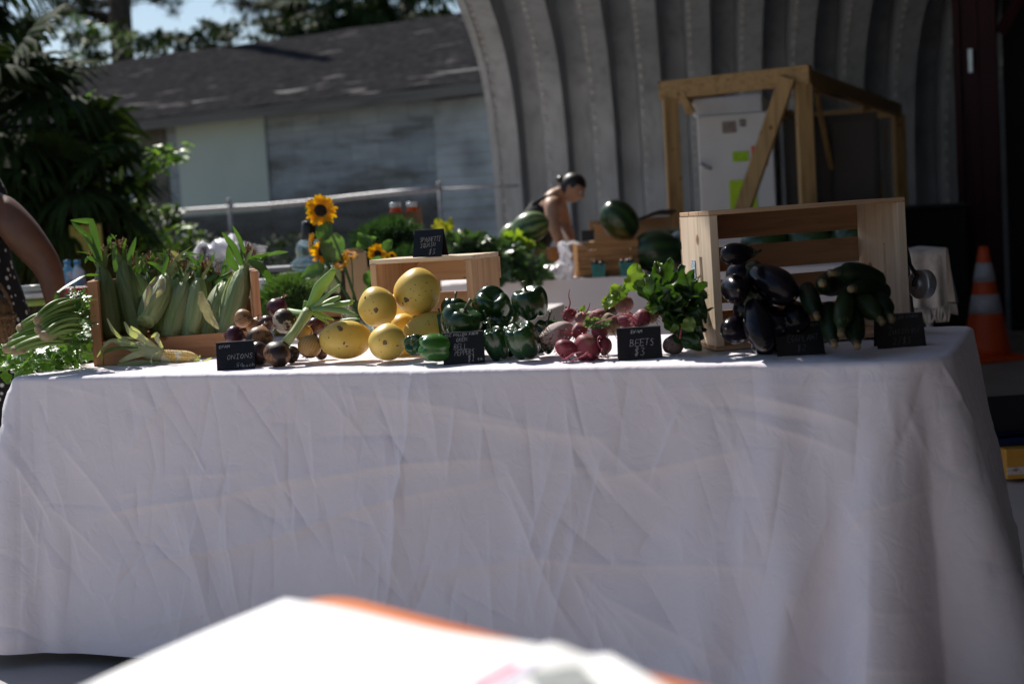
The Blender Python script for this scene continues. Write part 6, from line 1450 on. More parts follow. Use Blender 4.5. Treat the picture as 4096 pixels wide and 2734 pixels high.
def head(parent, c, face, up, r, skin, hair, bun=None):
    """head of height ~2.3 r looking along 'face'"""
    M = frame(up, face, c); F = M.to_3x3(); m = MB(); n = 26; rows = []
    def hp(a, z):                                       # a = 0 faces forward
        ca, sa = math.cos(a), math.sin(a); q = z
        w = math.sqrt(max(0, 1 - abs(q) ** 2.3)); fx = w * (.98 if ca > 0 else 1.02); sx = w * .80
        if q < 0: sx *= 1 - .30 * (-q) ** 1.2; fx *= (1 - .12 * (-q)) if ca > 0 else 1 - .42 * (-q)
        x, y = ca * fx, sa * sx
        if ca > .3:
            g = max(0, (ca - .3) / .7)
            x += .30 * math.exp(-((q + .18) / .17) ** 2) * max(0, (ca - .93) / .07) ** 1 * (1 if q < .05 else .4)     # nose
            x += .06 * g * math.exp(-((q - .22) / .1) ** 2) - .05 * g * math.exp(-((q - .04) / .1) ** 2) * (abs(sa) > .15)   # brow and eye hollow
            x += .06 * math.exp(-((q + .52) / .09) ** 2) * max(0, (ca - .85) / .15) + .10 * math.exp(-((q + .86) / .14) ** 2) * max(0, (ca - .8) / .2)  # lips and chin
        return V3((x * r, y * r, q * r * 1.18))
    for i in range(27):
        z = -math.cos(PI * i / 26) * .999; rows.append([hp(2 * PI * j / 48, z) for j in range(48)] + [hp(0, z)])
    m.grid(rows); o = m.build('head', skin, parent); o.matrix_local = M
    for s in (1, -1):
        e = MB(); e.lathe([(max(.001, abs(math.sin(PI * i / 10))) * .15 * r, -math.cos(PI * i / 10) * .15 * r) for i in range(11)], 14, None, Matrix.Translation((.80 * r, s * .30 * r, .06 * r))); q = e.build('eye', mEye, o)
        e = MB(); e.lathe([(.001, .155 * r), (.07 * r, .14 * r), (.075 * r, .12 * r)], 12, None, frame((1, s * .15, 0), None, (.80 * r, s * .30 * r, .06 * r))); e.build('iris', mIris, q)
        a = MB(); a.lathe([(max(.001, abs(math.sin(PI * i / 8))) * .22 * r, -math.cos(PI * i / 8) * .07 * r) for i in range(9)], 14, lambda a_, q_, rr, z: (rr * (1 + .3 * math.cos(2 * a_)), z), frame((.3, s, 0), (0, 0, 1), (-.05 * r, s * .80 * r, -.02 * r))); a.build('ear', skin, o)
    l = MB(); l.tube([V3((.93 * r, -.22 * r, -.60 * r)), V3((1.03 * r, -.08 * r, -.58 * r)), V3((1.04 * r, 0, -.60 * r)), V3((1.03 * r, .08 * r, -.58 * r)), V3((.93 * r, .22 * r, -.60 * r))], [.02 * r, .05 * r, .045 * r, .05 * r, .02 * r], 8); l.build('mouth', mLip, o)
    h = MB(); rows = []
    for i in range(17):
        row = []
        for j in range(49):
            a = 2 * PI * j / 48; ca = math.cos(a); zmin = .42 if ca > .35 else (-.45 if ca < -.2 else -.05 + .3 * (ca + .2)); z = .999 - (.999 - zmin) * i / 16
            p = hp(a, z); s_ = 1.07 + .012 * math.sin(a * 21); row.append(V3((p.x * s_, p.y * s_, p.z * 1.06)))
        rows.append(row)
    h.grid(rows); h.build('hair', hair, o)
    if bun is not None:
        b = MB(); b.lathe([(max(.001, abs(math.sin(PI * i / 12))) * .40 * r, -math.cos(PI * i / 12) * .34 * r) for i in range(13)], 20, lambda a_, q_, rr, z: (rr * (1 + .06 * math.sin(5 * a_ + 6 * q_)), z), Matrix.Translation((bun[0] * r, 0, bun[1] * r))); b.build('hair_bun', hair, o)
def bending_person():
    D = MT_D + 1.0; k = D / FPX
    def q(U, V, dd=0.0): return at(U, V, D + dd)
    b = q(2140, 1000); b.z = 0
    t = thing('person', 'person in a black tank top bending over the melon table, dark hair in a bun', 'person', b); o = V3(t.location)
    hip = q(2085, 1040, .03); hip.z = .92; waist = q(2130, 950, .02); chest = q(2185, 850, 0); shl = q(2215, 800, 0); nb = q(2232, 775, 0)
    sN = q(2205, 815, -.15); sF = q(2232, 800, .16)
    J = []; E = []
    def add(p, r, par=None):
        J.append((p - o, r)); i = len(J) - 1
        if par is not None: E.append((par, i))
        return i
    i_h = add(hip, (.135, .115)); i_w = add(waist, (.110, .095), i_h); i_c = add(chest, (.120, .095), i_w); i_s = add(shl, (.085, .07), i_c); i_n = add(nb, .050, i_s); i_hd = add(q(2262, 765, 0), .048, i_n)
    for s, sh, el, wr in ((-1, sN, q(2215, 905, -.22), q(2245, 985, -.28)), (1, sF, q(2262, 900, .2), q(2290, 975, .05))):
        a = add(sh, .050, i_s); e = add(sh.lerp(el, .5), .046, a); e = add(el, .037, e); w = add(el.lerp(wr, .6), .032, e); w = add(wr, .025, w)
        hand(J, E, w, V3((.3, -.5, -.8)), V3((.6 * s, .3, 0)), V3((0, -1, .2)), .95, .6)
    for s in (-1, 1):
        kn = V3((hip.x + .06, hip.y + .10 * s - .02, .50)); an = V3((hip.x - .02, hip.y + .11 * s, .08)); a = add(V3((hip.x, hip.y + .085 * s, .84)), .085, i_h); e = add(kn, .062, a); f = add(an, .042, e); add(an + V3((.16, 0, -.045)), (.045, .03), f)
    skin_mesh('body', J, E, mSkinB, t, 2)
    # tank top: a slightly larger shell over the torso
    J2 = []; E2 = []
    for p, r in ((hip + V3((0, 0, -.03)), (.185, .165)), (hip.lerp(waist, .6), (.160, .140)), (waist.lerp(chest, .3), (.150, .128)), (chest, (.150, .126)), (chest.lerp(shl, .45) + V3((-.01, 0, -.02)), (.135, .108))): J2.append((p - o, r))
    E2 = [(0, 1), (1, 2), (2, 3), (3, 4)]; skin_mesh('tank_top', J2, E2, mTank, t, 2)
    for s, sh in ((-1, sN), (1, sF)):
        st = MB(); a = chest - o + V3((.03, .085 * s, .02)); m_ = sh - o + V3((.015, -.055 * s, .062)); e = chest - o + V3((-.08, .07 * s, .05)); st.tube(bez(a, m_ + (m_ - (a + e) / 2) * .5, e, 8), .012, 8); st.build('strap', mTank, t)
    J3 = []; E3 = []; J3.append((hip - o + V3((0, 0, -.05)), (.150, .128)))
    for s in (-1, 1):
        b0 = len(J3); J3 += [(V3((hip.x, hip.y + .085 * s, .82)) - o, .098), (V3((hip.x + .06, hip.y + .10 * s - .02, .50)) - o, .075), (V3((hip.x - .02, hip.y + .11 * s, .12)) - o, .06)]; E3 += [(0, b0), (b0, b0 + 1), (b0 + 1, b0 + 2)]
    skin_mesh('trousers', J3, E3, mTrous, t, 2)
    for s in (-1, 1): sh = MB(); sh.tube([V3((hip.x - .08, hip.y + .11 * s, .04)) - o, V3((hip.x, hip.y + .11 * s, .05)) - o, V3((hip.x + .10, hip.y + .11 * s, .038)) - o, V3((hip.x + .19, hip.y + .11 * s, .03)) - o], [.03, .045, .042, .025], 12); sh.build('shoe', mTank, t)
    hd = MB()
    head(t, q(2290, 752, 0) - o, V3((.80, -.28, -.53)), V3((.5, -.12, .82)), 46 * k * 1.08, mSkinB, mHair, bun=(-1.15, .12))
bending_person()
def daisy_mat():
    m, nt, nd, lk, b = _nt('daisy_dress'); b.inputs['Roughness'].default_value = .9
    v = coords(nd, lk, (1, 1, 1), False); vo = N(nd, 'ShaderNodeTexVoronoi', i_Scale=34.0, i_Randomness=.55); lk.new(v, vo.inputs['Vector'])
    r = ramp(nd, [(.0, (.5, .38, .2)), (.09, (.5, .4, .25)), (.11, (.72, .70, .68)), (.24, (.6, .58, .56)), (.29, (.009, .009, .011))]); lk.new(vo.outputs['Distance'], r.inputs['Fac']); lk.new(r.outputs['Color'], b.inputs['Base Color']); return m
def left_person():
    D = 4.92; k = D / FPX
    def q(U, V, dd=0.0): return at(U, V, D + dd)
    b = q(-150, 1000); b.z = 0; t = thing('person', 'person in a black daisy print dress reaching an arm down behind the celery', 'person', b); o = V3(t.location)
    J = []; E = []
    def add(p, r, par=None):
        J.append((p - o, r)); i = len(J) - 1
        if par is not None: E.append((par, i))
        return i
    hip = q(-140, 1330, .05); hip.z = .86; waist = q(-140, 1130, .02); chest = q(-150, 940, 0); shl = q(-150, 790, 0); nk = q(-150, 690, 0)
    i_h = add(hip, (.17, .14)); i_w = add(waist, (.135, .115), i_h); i_c = add(chest, (.145, .115), i_w); i_s = add(shl, (.09, .075), i_c); i_n = add(nk, .058, i_s); add(q(-145, 610, -.02), .055, i_n)
    S = q(5, 838, 0); a = add(S, .076, i_s); a = add(q(80, 925, -.02), .071, a); a = add(q(140, 1000, -.03), .062, a); el = add(q(192, 1062, -.03), .052, a); m = add(q(212, 1130, -.05), .046, el); w = add(q(222, 1235, -.06), .031, m)
    hand(J, E, w, V3((.12, -.25, -.95)), V3((-.3, -.8, 0)), V3((-.9, .1, 0)), 1.0, .5)
    S2 = q(-300, 838, 0); a = add(S2, .068, i_s); el = add(q(-310, 1080, .0), .05, a); w = add(q(-120, 1190, -.27), .03, el); hand(J, E, w, V3((.7, -.25, -.5)), V3((.2, -.3, .6)), V3((-.3, 0, -1)), 1.0, .9)
    for s in (-1, 1):
        a = add(V3((hip.x + .10 * s, hip.y, .78)), .10, i_h); e = add(V3((hip.x + .11 * s, hip.y, .46)), .07, a); f = add(V3((hip.x + .11 * s, hip.y + .02, .08)), .045, e); add(V3((hip.x + .13 * s, hip.y - .14, .035)), (.045, .03), f)
    skin_mesh('body', J, E, mSkinA, t, 3)
    dm = daisy_mat(); dr = MB(); n = 40
    prof = [(.42, .27, .23), (.60, .25, .21), (.80, .235, .19), (.92, .215, .175), (1.02, .185, .155), (1.10, .172, .145), (1.18, .178, .15), (1.26, .186, .155), (1.32, .165, .13), (1.36, .13, .10)]
    rows = []
    for i, (z, rx, ry) in enumerate(prof):
        f = max(0, 1 - i / 4); c = V3((hip.x + .01 * (i > 4), hip.y - .01, z)) - o
        rows.append([c + V3((math.cos(a) * rx * (1 + .05 * f * math.sin(9 * a)), math.sin(a) * ry * (1 + .05 * f * math.sin(9 * a)), 0)) for a in [2 * PI * j / n for j in range(n + 1)]])
    dr.grid(rows); dr.build('dress', dm, t, subd=1)
    for x in (-.10, .09): s = MB(); c = V3((hip.x + x, hip.y, 0)) - o; s.tube([c + V3((0, -.12, 1.31)), c + V3((x * .2, -.09, 1.40)), c + V3((x * .2, 0, 1.445)), c + V3((0, .09, 1.36)), c + V3((0, .12, 1.3))], .016, 8); s.build('strap', dm, t)
    head(t, q(-140, 500, -.03) - o, V3((.35, -.8, -.45)), V3((.1, -.3, .95)), .098, mSkinA, mHair, bun=(-.6, .8))
left_person()
# ------------------------------------------------------------------ timber frame crate with the wrapped white cabinet
mLum = W(2, 'lumber')
def timber():
    D0, D1, D2 = 8.7, 8.25, 12.0                          # left post, corner post, far right post
    A = at(2690, 600, D0); B = at(3222, 600, D1); C = at(3600, 600, D2)
    for p in (A, B, C): p.z = 0
    E = A + (C - B); t = thing('timber_frame', 'open frame of raw timber with diagonal braces around the wrapped cabinet', 'frame', A); o = V3(t.location)
    Z = at(2690, 330, D0).z; Z = .5 * (Z + at(3222, 262, D1).z)
    pw = .085
    def bm(name, a, b, w=pw, h=pw, up=(0, 1, 0)): m = MB(); m.beam(a - o, b - o, w, h, up); m.build(name, W(2, 'lumber') if abs((b - a).z) > .3 else W(0, 'lumber'), t, smooth=False, bevel=.003)
    z = V3((0, 0, 1))
    u = (B - A).normalized(); v = (C - B).normalized()
    for p in (A, B, C, E): bm('post', p, p + z * (Z - .10), .088, .088)
    bm('front_rail', A - u * .06 + z * (Z - .05) - v * .0, B + u * .05 + z * (Z - .05), .06, .11, (0, 0, 1))
    bm('side_rail', B + z * (Z - .06) + v * .05, C + z * (Z - .06), .06, .10, (0, 0, 1)); bm('side_rail', A + z * (Z - .06) + v * .05, E + z * (Z - .06), .06, .10, (0, 0, 1)); bm('back_rail', E + z * (Z - .06), C + z * (Z - .06), .06, .10, (0, 0, 1))
    nrm = V3((u.y, -u.x, 0)); nrm = nrm if nrm.y < 0 else -nrm
    def onp(U, V, d=.06):
        r_ = ray(U, V); k_ = (A + nrm * d - CAMP).dot(nrm) / r_.dot(nrm); return CAMP + r_ * k_
    bm('diagonal_brace', onp(2950, 900), onp(3150, 312), .095, .035, tuple(nrm))
    bm('diagonal_brace', onp(2722, 368, .02), onp(2766, 455, .02), .05, .03, tuple(nrm))
    for f, gq in ((.10, .42), (.55, .30), (.60, .85)): bm('side_brace', B.lerp(C, f) + z * (Z - .12), B.lerp(C, gq) + z * .2, .05, .03, (1, 0, 0))
    bm('floor_rail', A + z * .05, B + z * .05, .06, .09, (0, 0, 1)); bm('floor_rail', B + z * .05 + v * .06, C + z * .05, .06, .09, (0, 0, 1))
    # plastic film stretched over the right side and back
    m, nt, nd, lk, b = _nt('clear_film'); b.inputs['Base Color'].default_value = (.03, .032, .036, 1); b.inputs['Roughness'].default_value = .22; tp = nd.new('ShaderNodeBsdfTransparent'); mx = N(nd, 'ShaderNodeMixShader', i_0=.5); lk.new(b.outputs[0], mx.inputs[1]); lk.new(tp.outputs[0], mx.inputs[2]); lk.new(mx.outputs[0], nd['Material Output'].inputs[0])
    n = N(nd, 'ShaderNodeTexNoise', i_Scale=6.0, i_Detail=3.0); bp = N(nd, 'ShaderNodeBump', i_Strength=.5, i_Distance=.05); lk.new(n.outputs['Fac'], bp.inputs['Height']); lk.new(bp.outputs[0], b.inputs['Normal'])
    f = MB(); f.grid([[B.lerp(C, i / 12) - o + z * (.1 + (Z - .2) * j / 8) - v.cross(z) * .055 for i in range(13)] for j in range(9)]); f.build('plastic_film', m, t)
    # cabinet
    ca = at(2792, 600, D0 - .0 + .30); cb = at(3095, 600, D0 + .18); ca.z = cb.z = 0; d = (cb - ca).normalized(); w = (cb - ca).length; bk = V3((-d.y, d.x, 0))
    M = Matrix((d, bk, z)).transposed().to_4x4(); M.translation = ca; Hc = at(2880, 462, D0 + .3).z
    c = thing('white_cabinet', 'tall white wrapped cabinet with neon stickers, standing inside the timber frame', 'cabinet', M=M)
    m = MB(); m.box((w / 2, .30, Hc / 2), (w, .6, Hc)); m.build('carcass', mat('white_wrap', (0.80, 0.79, 0.80), .5, (0.74, .73, .74), scale=3, bump=.2, bscale=7), c, smooth=False, bevel=.008)
    m = MB(); m.box((w / 2, -.004, Hc * .62), (w * .97, .006, .008)); m.build('door_gap', mat('gap_grey', (.2, .2, .21), .6, scale=9), c, smooth=False)
    inv = M.inverted()
    def oc(U, V):
        a, r_ = inv @ CAMP, inv.to_3x3() @ ray(U, V); k_ = (-.003 - a.y) / r_.y; return a + r_ * k_
    def stick(name, U0, V0, U1, V1, mt, y=-.004):
        a, b_ = oc(U0, V0), oc(U1, V1); m = MB(); m.box(((a.x + b_.x) / 2, y, (a.z + b_.z) / 2), (abs(b_.x - a.x), .003, abs(b_.z - a.z))); m.build(name, mt, c, smooth=False)
    def neon(nm, col, col2, sc): return mat(nm, col, .7, col2, scale=sc, lo=.42, hi=.5, stretch=(1, 1, 5))
    stick('neon_sticker', 2930, 608, 2995, 644, neon('neon_green', (.42, .72, .02), (.30, .52, .02), 60)); stick('neon_sheet', 2916, 722, 3032, 880, neon('neon_yellow', (.50, .74, .02), (.46, .69, .02), 34))
    stick('red_sticker', 3005, 585, 3030, 622, neon('neon_red', (.80, .09, .03), (.72, .07, .03), 60)); stick('red_sticker', 3048, 632, 3072, 662, neon('neon_red_b', (.80, .09, .03), (.72, .07, .03), 60))
    stick('shipping_label', 2888, 488, 2945, 530, mat('brown_label', (.32, .28, .26), .7, (.24, .2, .19), scale=40)); stick('printed_mark', 2956, 478, 2984, 505, mat('dark_mark', (.14, .14, .14), .7, (.4, .4, .4), scale=70, lo=.45, hi=.5))
    tx = [(a, b) for a, b in ()]
    m = MB(); 
    hp = oc(2812, 668); hb = MB(); hb.tube([hp + V3((-.012, -.01, .02)), hp + V3((.0, -.03, .01)), hp + V3((.03, -.03, -.005)), hp + V3((.05, -.01, -.012))], [.014, .016, .014, .010], 8); hb.build('handle', mat('silver_handle', (.6, .62, .66), .3, (.2, .22, .24), scale=30), c)
    ga = at(2775, 600, D0 + .35); ga = oc(2768, 462); gb = oc(3044, 372); tb = thing('grey_box', 'pale grey wrapped box lying on top of the white cabinet', 'box', M=M @ Matrix.Translation((ga.x, .05, Hc + .001)))
    m = MB(); w2 = gb.x - ga.x; h2 = gb.z - Hc; m.box((w2 / 2, .25, h2 / 2), (w2, .5, h2)); m.build('carton', mat('grey_wrap', (.78, .80, .84), .35, (.62, .64, .68), scale=4, bump=.3, bscale=6), tb, smooth=False, bevel=.01)
    # dark goods behind the film
    db = thing('dark_cabinet', 'dark cabinet shadowed behind the plastic film of the timber frame', 'cabinet', M=M @ Matrix.Translation((w + .04, .12, 0)))
    m = MB(); m.box((.30, .35, .80), (.58, .6, 1.60)); m.build('carcass', mat('dark_wood', (.035, .022, .016), .5, scale=5), db, smooth=False, bevel=.006)
    for x in (.17, .44): m = MB(); m.box((x, .046, .8), (.24, .012, 1.5)); m.build('door', mat('dark_door', (.045, .028, .02), .45, scale=5), db, smooth=False)
timber()
# ------------------------------------------------------------------ black-draped table with the fringed throw
def side_table():
    D = 6.6; A = at(3560, 1100, D); B = at(3885, 1100, D - .1)
    ztop = at(3700, 838, D + .6).z
    mk = mat('black_drape', (.018, .019, .024), .9, scale=8)
    t = thing('draped_box', 'large box draped in black cloth behind the tall crate at the right', 'box', M=Matrix.Translation((at(3560, 1000, 9.9).x, 9.9, 0))); w = at(3875, 1000, 9.9).x - at(3560, 1000, 9.9).x; h = at(3700, 832, 9.9).z
    m = MB(); m.box((w / 2, .3, h / 2), (w, .6, h)); m.build('drape', mk, t, smooth=False, bevel=.02); m = MB(); m.box((w / 2, .3, h + .011), (w + .03, .63, .02)); m.build('top_board', mat('dark_board', (.05, .055, .065), .6, scale=9), t, smooth=False)
    # small table carrying a fringed cotton throw
    p0 = at(3480, 1008, 5.7); p1 = at(3782, 996, 5.7); L = (p1 - p0).length; t2 = thing('side_table', 'small table under the fringed cream throw, right of the tall crate', 'table', M=Matrix.Translation((p0.x, p0.y, 0))); zt = p1.z
    m = MB(); m.box((L / 2, .25, zt - .02), (L - .02, .5, .03)); m.build('tabletop', mTop, t2, smooth=False)
    for x in (.08, L - .06):
        for y in (.05, .45): l = MB(); l.tube([(x, y, 0), (x, y, zt - .035)], .014, 8); l.build('leg', mLegs, t2)
    mth = mat('cream_throw', (.52, .47, .42), .95, (.44, .39, .35), scale=30, bump=.4, bscale=90)
    o = thing('fringed_throw', 'cream cotton throw with knotted fringe draped over the small table', 'throw', M=Matrix.Translation((p0.x, p0.y, 0))); b = MB(); rows = []
    drop = (at(3700, 1235, 5.7) - at(3700, 1002, 5.7)).length
    for j in range(14):
        row = []
        for i in range(31):
            x = -.0 + (L + .0) * i / 30; h = drop * max(0, j - 3) / 10; y = .3 - .1 * j if j < 3 else -.006 - .02 * math.sin(i * .8) * (j - 3) / 10 - .012 * (j - 3) / 10; fl = .02 * math.sin(i * .8 + 1)
            row.append((x, y, zt + .004 - h + .004 * math.sin(i * .5)))
        rows.append(row)
    b.grid(rows)
    rows = []
    for j in range(11):
        row = []
        for i in range(13):
            y = .30 - .306 * i / 12; h = drop * .95 * j / 10; row.append((L + .006 + .03 * j / 10 + .018 * math.sin(i * 1.3 + .4) * j / 10, y, zt + .004 - h))
        rows.append(row)
    b.grid(rows); b.build('cloth', mth, o)
    f = MB(); r_ = random.Random(4)
    for i in range(30):
        x = L * (i + .5) / 30; f.tube([(x, -.02 - .02 * math.sin(i * .8), zt - drop + .004), (x + r_.uniform(-.006, .006), -.03, zt - drop - .03), (x + r_.uniform(-.01, .01), -.03, zt - drop - .055)], [.005, .004, .003], 5)
    f.build('fringe', mth, o); f = MB()
    for i in range(10):
        y = .28 - .03 * i; f.tube([(L + .036, y, zt - drop * .95), (L + .042, y, zt - drop * .95 - .045)], [.005, .003], 5)
    f.build('fringe', mth, o)
side_table()
# ------------------------------------------------------------------ traffic cone
def cone():
    p = onz(3948, 1438, 0.0); k = p.y / FPX; H = .72; t = thing('traffic_cone', 'orange traffic cone with two white bands before the dark red shed', 'cone', p)
    mo = mat('cone_orange', (0.80, 0.11, 0.022), .5, (0.72, .09, .018), scale=6); mw = mat('cone_band', (.62, .62, .66), .45, (.5, .5, .55), scale=20)
    def R(z): return .030 + (.155 - .030) * (1 - z / H)
    m = MB(); m.lathe([(R(z), z) for z in [.03 + (H - .03) * i / 12 for i in range(13)]] + [(.020, H + .004), (.001, H + .004)], 40); m.build('shell', mo, t)
    for a, b in ((.30, .42), (.50, .62)): m = MB(); m.lathe([(R(a) + .0015, a), (R((a + b) / 2) + .0018, (a + b) / 2), (R(b) + .0015, b)], 40, closed=True); m.build('reflective_band', mw, t)
    m = MB(); m.box((0, 0, .016), (.38, .38, .03), rot3('Z', .3)); m.build('base', mo, t, smooth=False, bevel=.008)
cone()
# ------------------------------------------------------------------ bin at the right edge
def tote():
    p = onz(3970, 1925, 0.0); D = p.y; k = D / FPX; x1 = 260 * k; t = thing('storage_tote', 'clear blue storage tote with a yellow packet inside, on the floor at the right edge', 'tote', p); 
    h = 185 * k; mt_ = glassmat('blue_tub', (.35, .42, .62), .3, 1.2, .45)
    m = MB(); m.lathe([(.001, .004), (.68 * x1, .004), (.76 * x1, h), (.80 * x1, h), (.80 * x1, h - .012)], 4, None, Matrix.Translation((x1 * .5, .14, 0)) @ Matrix.Rotation(PI / 4, 4, 'Z')); m.build('tub', mt_, t, smooth=False, solid=.003)
    l = MB(); l.box((x1 * .42, .17, h + .055), (x1 * 1.0, .012, .14), rot3('X', -.35)); l.build('raised_lid', mat('black_lid', (.012, .012, .014), .4, scale=9), t, smooth=False, bevel=.004)
    y = thing('yellow_packet', 'yellow and white printed packet seen through the side of the blue tote', 'packet', p + V3((x1 * .5, .0, .012))); m = MB(); m.box((0, 0, h * .34), (x1 * .7, .10, h * .66)); m.build('carton', mat('yellow_print', (.60, .32, .05), .6, (.5, .25, .03), scale=9), y, smooth=False, bevel=.004)
    m = MB(); m.box((0, -.052, h * .2), (x1 * .68, .003, h * .16)); m.build('printed_strip', mat('print_strip', (.6, .58, .56), .6, (.3, .1, .08), scale=70, lo=.42, hi=.48), y, smooth=False)
tote()
# ------------------------------------------------------------------ things at the far left behind the celery
def left_bits():
    D = 5.9
    t = thing('market_table', 'small table with a red tray behind the celery at the left', 'table', at(300, 1180, D)); t.location.z = 0; z = at(300, 1190, D).z
    m = MB(); m.box((.05, .3, z), (1.1, .6, .03)); m.build('tabletop', mat('dark_top', (.04, .04, .05), .6, scale=9), t, smooth=False)
    for x in (-.42, .5):
        for y in (.06, .54): l = MB(); l.tube([(x, y, 0), (x, y, z)], .014, 8); l.build('leg', mLegs, t)
    t = thing('red_tray', 'flat red tray lying behind the celery and the reaching arm', 'tray', at(330, 1168, D)); m = MB(); m.box((0, .1, 0), (.30, .2, .018)); m.box((0, 0, .012), (.30, .012, .022)); m.build('tray', mat('red_plastic', (.35, .02, .03), .4, scale=9), t, smooth=False, bevel=.003)
    mb_ = mat('blue_label', (.10, .32, .50), .4, (.5, .6, .7), scale=26, lo=.42, hi=.5)
    for U, lb in ((278, 'blue and white bottle beside the reaching arm, the left one'), (318, 'blue and white bottle by the corn crate, the right one')):
        c = at(U, 1158, D + .1); t = thing('plastic_bottle', lb, 'bottle', c, group='blue and white bottles'); b = MB(); b.lathe([(.001, 0), (.026, .002), (.028, .01), (.028, .075), (.012, .098), (.012, .11), (.001, .11)], 20); b.build('bottle_body', mb_, t); b = MB(); b.lathe([(.014, .108), (.014, .124), (.001, .125)], 16); b.build('cap', mat('blue_cap', (.05, .25, .5), .4, scale=9), t)
    t = thing('food_tub_stack', 'white and green plastic tubs stacked between the dress and the arm', 'tubs', at(150, 1200, D - .2)); 
    for z0, mm in ((-.02, mat('green_tub', (.32, .45, .08), .4, scale=9)), (.008, mLid), (.036, mat('clear_tub', (.5, .56, .54), .3, scale=9))): b = MB(); b.lathe([(.001, z0), (.075, z0), (.085, z0 + .024), (.001, z0 + .026)], 24); b.build('tub', mm, t)
    t = thing('yellow_notice', 'faded yellow paper notice hanging among the dark palm fronds', 'notice', at(345, 955, 9.0)); m = MB(); m.box((0, 0, 0), (126 * 9 / FPX, .004, 112 * 9 / FPX)); m.build('paper', mat('faded_yellow', (.32, .28, .06), .8, (.26, .23, .05), scale=20, stretch=(1, 1, 6)), t, smooth=False)
    t = thing('wicker_basket', 'brown wicker basket held by its handle before the daisy print dress', 'basket', at(-62, 1400, 4.55)); b = MB(); k = t.location.y / FPX; r = 128 * k
    mw = mat('wicker', (.20, .11, .045), .8, (.07, .035, .015), scale=70, bump=1, bscale=80)
    b.lathe([(.001, 0), (r * .8, 0), (r * .95, .04), (r, .10), (r * .88, .15), (r * .6, .175), (.001, .185)], 40, lambda a, q, r0, z: (r0 * (1 + .018 * math.sin(22 * a + (PI if int(q * 40) % 2 else 0))), z)); b.build('weave', mw, t)
    b = MB(); b.tube([V3((math.cos(a) * r * .98, math.sin(a) * r * .98, .105)) for a in [2 * PI * i / 30 for i in range(31)]], .008, 8, cap=False); b.build('rim', mw, t)
    b = MB(); b.tube([V3((math.cos(a) * r * .96, 0, .105 + math.sin(a) * r * 1.35)) for a in [PI * i / 20 for i in range(21)]], .007, 8); b.build('handle', mw, t)
left_bits()
# ------------------------------------------------------------------ chain-link fence
def fence():
    A = at(250, 872, 15.6); B = at(1757, 757, 12.9); C = at(2075, 742, 12.9)
    mg = mat('galvanised_rail', (.36, .355, .38), .5, (.26, .255, .27), scale=20, metal=.2); mw_ = mat('fence_wire', (.10, .10, .105), .6, scale=9)
    t = thing('chain_link_fence', 'sagging chain link fence with a pale top rail in front of the old shed', 'fence', V3((A.x, A.y, 0))); o = V3(t.location)
    A2 = A - (B - A) * .25
    P = [A2.lerp(B, i / 12) + V3((0, 0, +.008 * math.sin(i * 1.3) - .03 * math.sin(PI * i / 12))) for i in range(13)]
    m = MB(); m.tube([p - o for p in P], .026, 10); m.tube([B - o, C - o], .009, 8); m.build('top_rail', mg, t)
    for p in (A.lerp(B, .0), A.lerp(B, .49), B): b = MB(); b.tube([V3((p.x, p.y, 0)) - o, p - o + V3((0, 0, .03))], .018, 10); b.lathe([(.026, 0), (.026, .02), (.02, .045), (.001, .05)], 12, None, Matrix.Translation(p - o + V3((0, 0, .02)))); b.build('post', mg, t)
    d = (B - A2); L = V3((d.x, d.y, 0)).length; n = int(L / .075); w = MB(); H = 1.2
    def pt(s, z): q = A2 + d * (s / L); return V3((q.x, q.y, z * (q.z / 1.25))) - o
    for i in range(-18, n):
        for sg in (1, -1):
            s0 = i * .075 if sg > 0 else i * .075 + H; s1 = s0 + sg * H; z0, z1 = 0.02, H
            if s1 < 0 and s0 < 0: continue
            if s0 < 0: z0 = z0 + (-s0) * 1; s0 = 0
            if s1 < 0: z1 = z0 + s0; s1 = 0
            if s0 > L: z0 += (s0 - L); s0 = L
            if s1 > L: z1 = z0 + (L - s0); s1 = L
            if z1 - z0 < .05: continue
            w.tube([pt(s0, z0), pt(s1, z1)], .0015, 3, cap=False)
    w.build('wire_mesh', mw_, t, smooth=False)
fence()
# ------------------------------------------------------------------ vegetation
mPalm = leafmat('palm_frond', (0.030, 0.050, 0.014), (0.014, 0.027, 0.009), .7, 8, .13, spec=.05, bump=0)
mPalmY = leafmat('palm_frond_old', (0.10, 0.085, 0.018), (0.05, 0.042, 0.012), .5, 8, .3, bump=0)
mTrunk = mat('palm_trunk', (.13, .10, .075), .95, (.05, .04, .03), scale=14, bump=.8, bscale=30)
mBark = mat('pine_bark', (.05, .04, .034), .95, (.02, .016, .014), scale=10, bump=.8, bscale=20)
mSap = leafmat('sapling_leaf', (0.19, 0.33, 0.055), (0.09, 0.19, 0.035), .4, 12, .45, bump=0, spec=.6)
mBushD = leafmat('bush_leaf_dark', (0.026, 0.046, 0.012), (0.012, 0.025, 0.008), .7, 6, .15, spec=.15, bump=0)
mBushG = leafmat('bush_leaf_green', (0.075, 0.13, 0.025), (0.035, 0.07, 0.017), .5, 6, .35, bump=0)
mPine = leafmat('pine_needles', (0.017, 0.027, 0.010), (0.008, 0.015, 0.007), .8, 6, .08, spec=.05, bump=0)
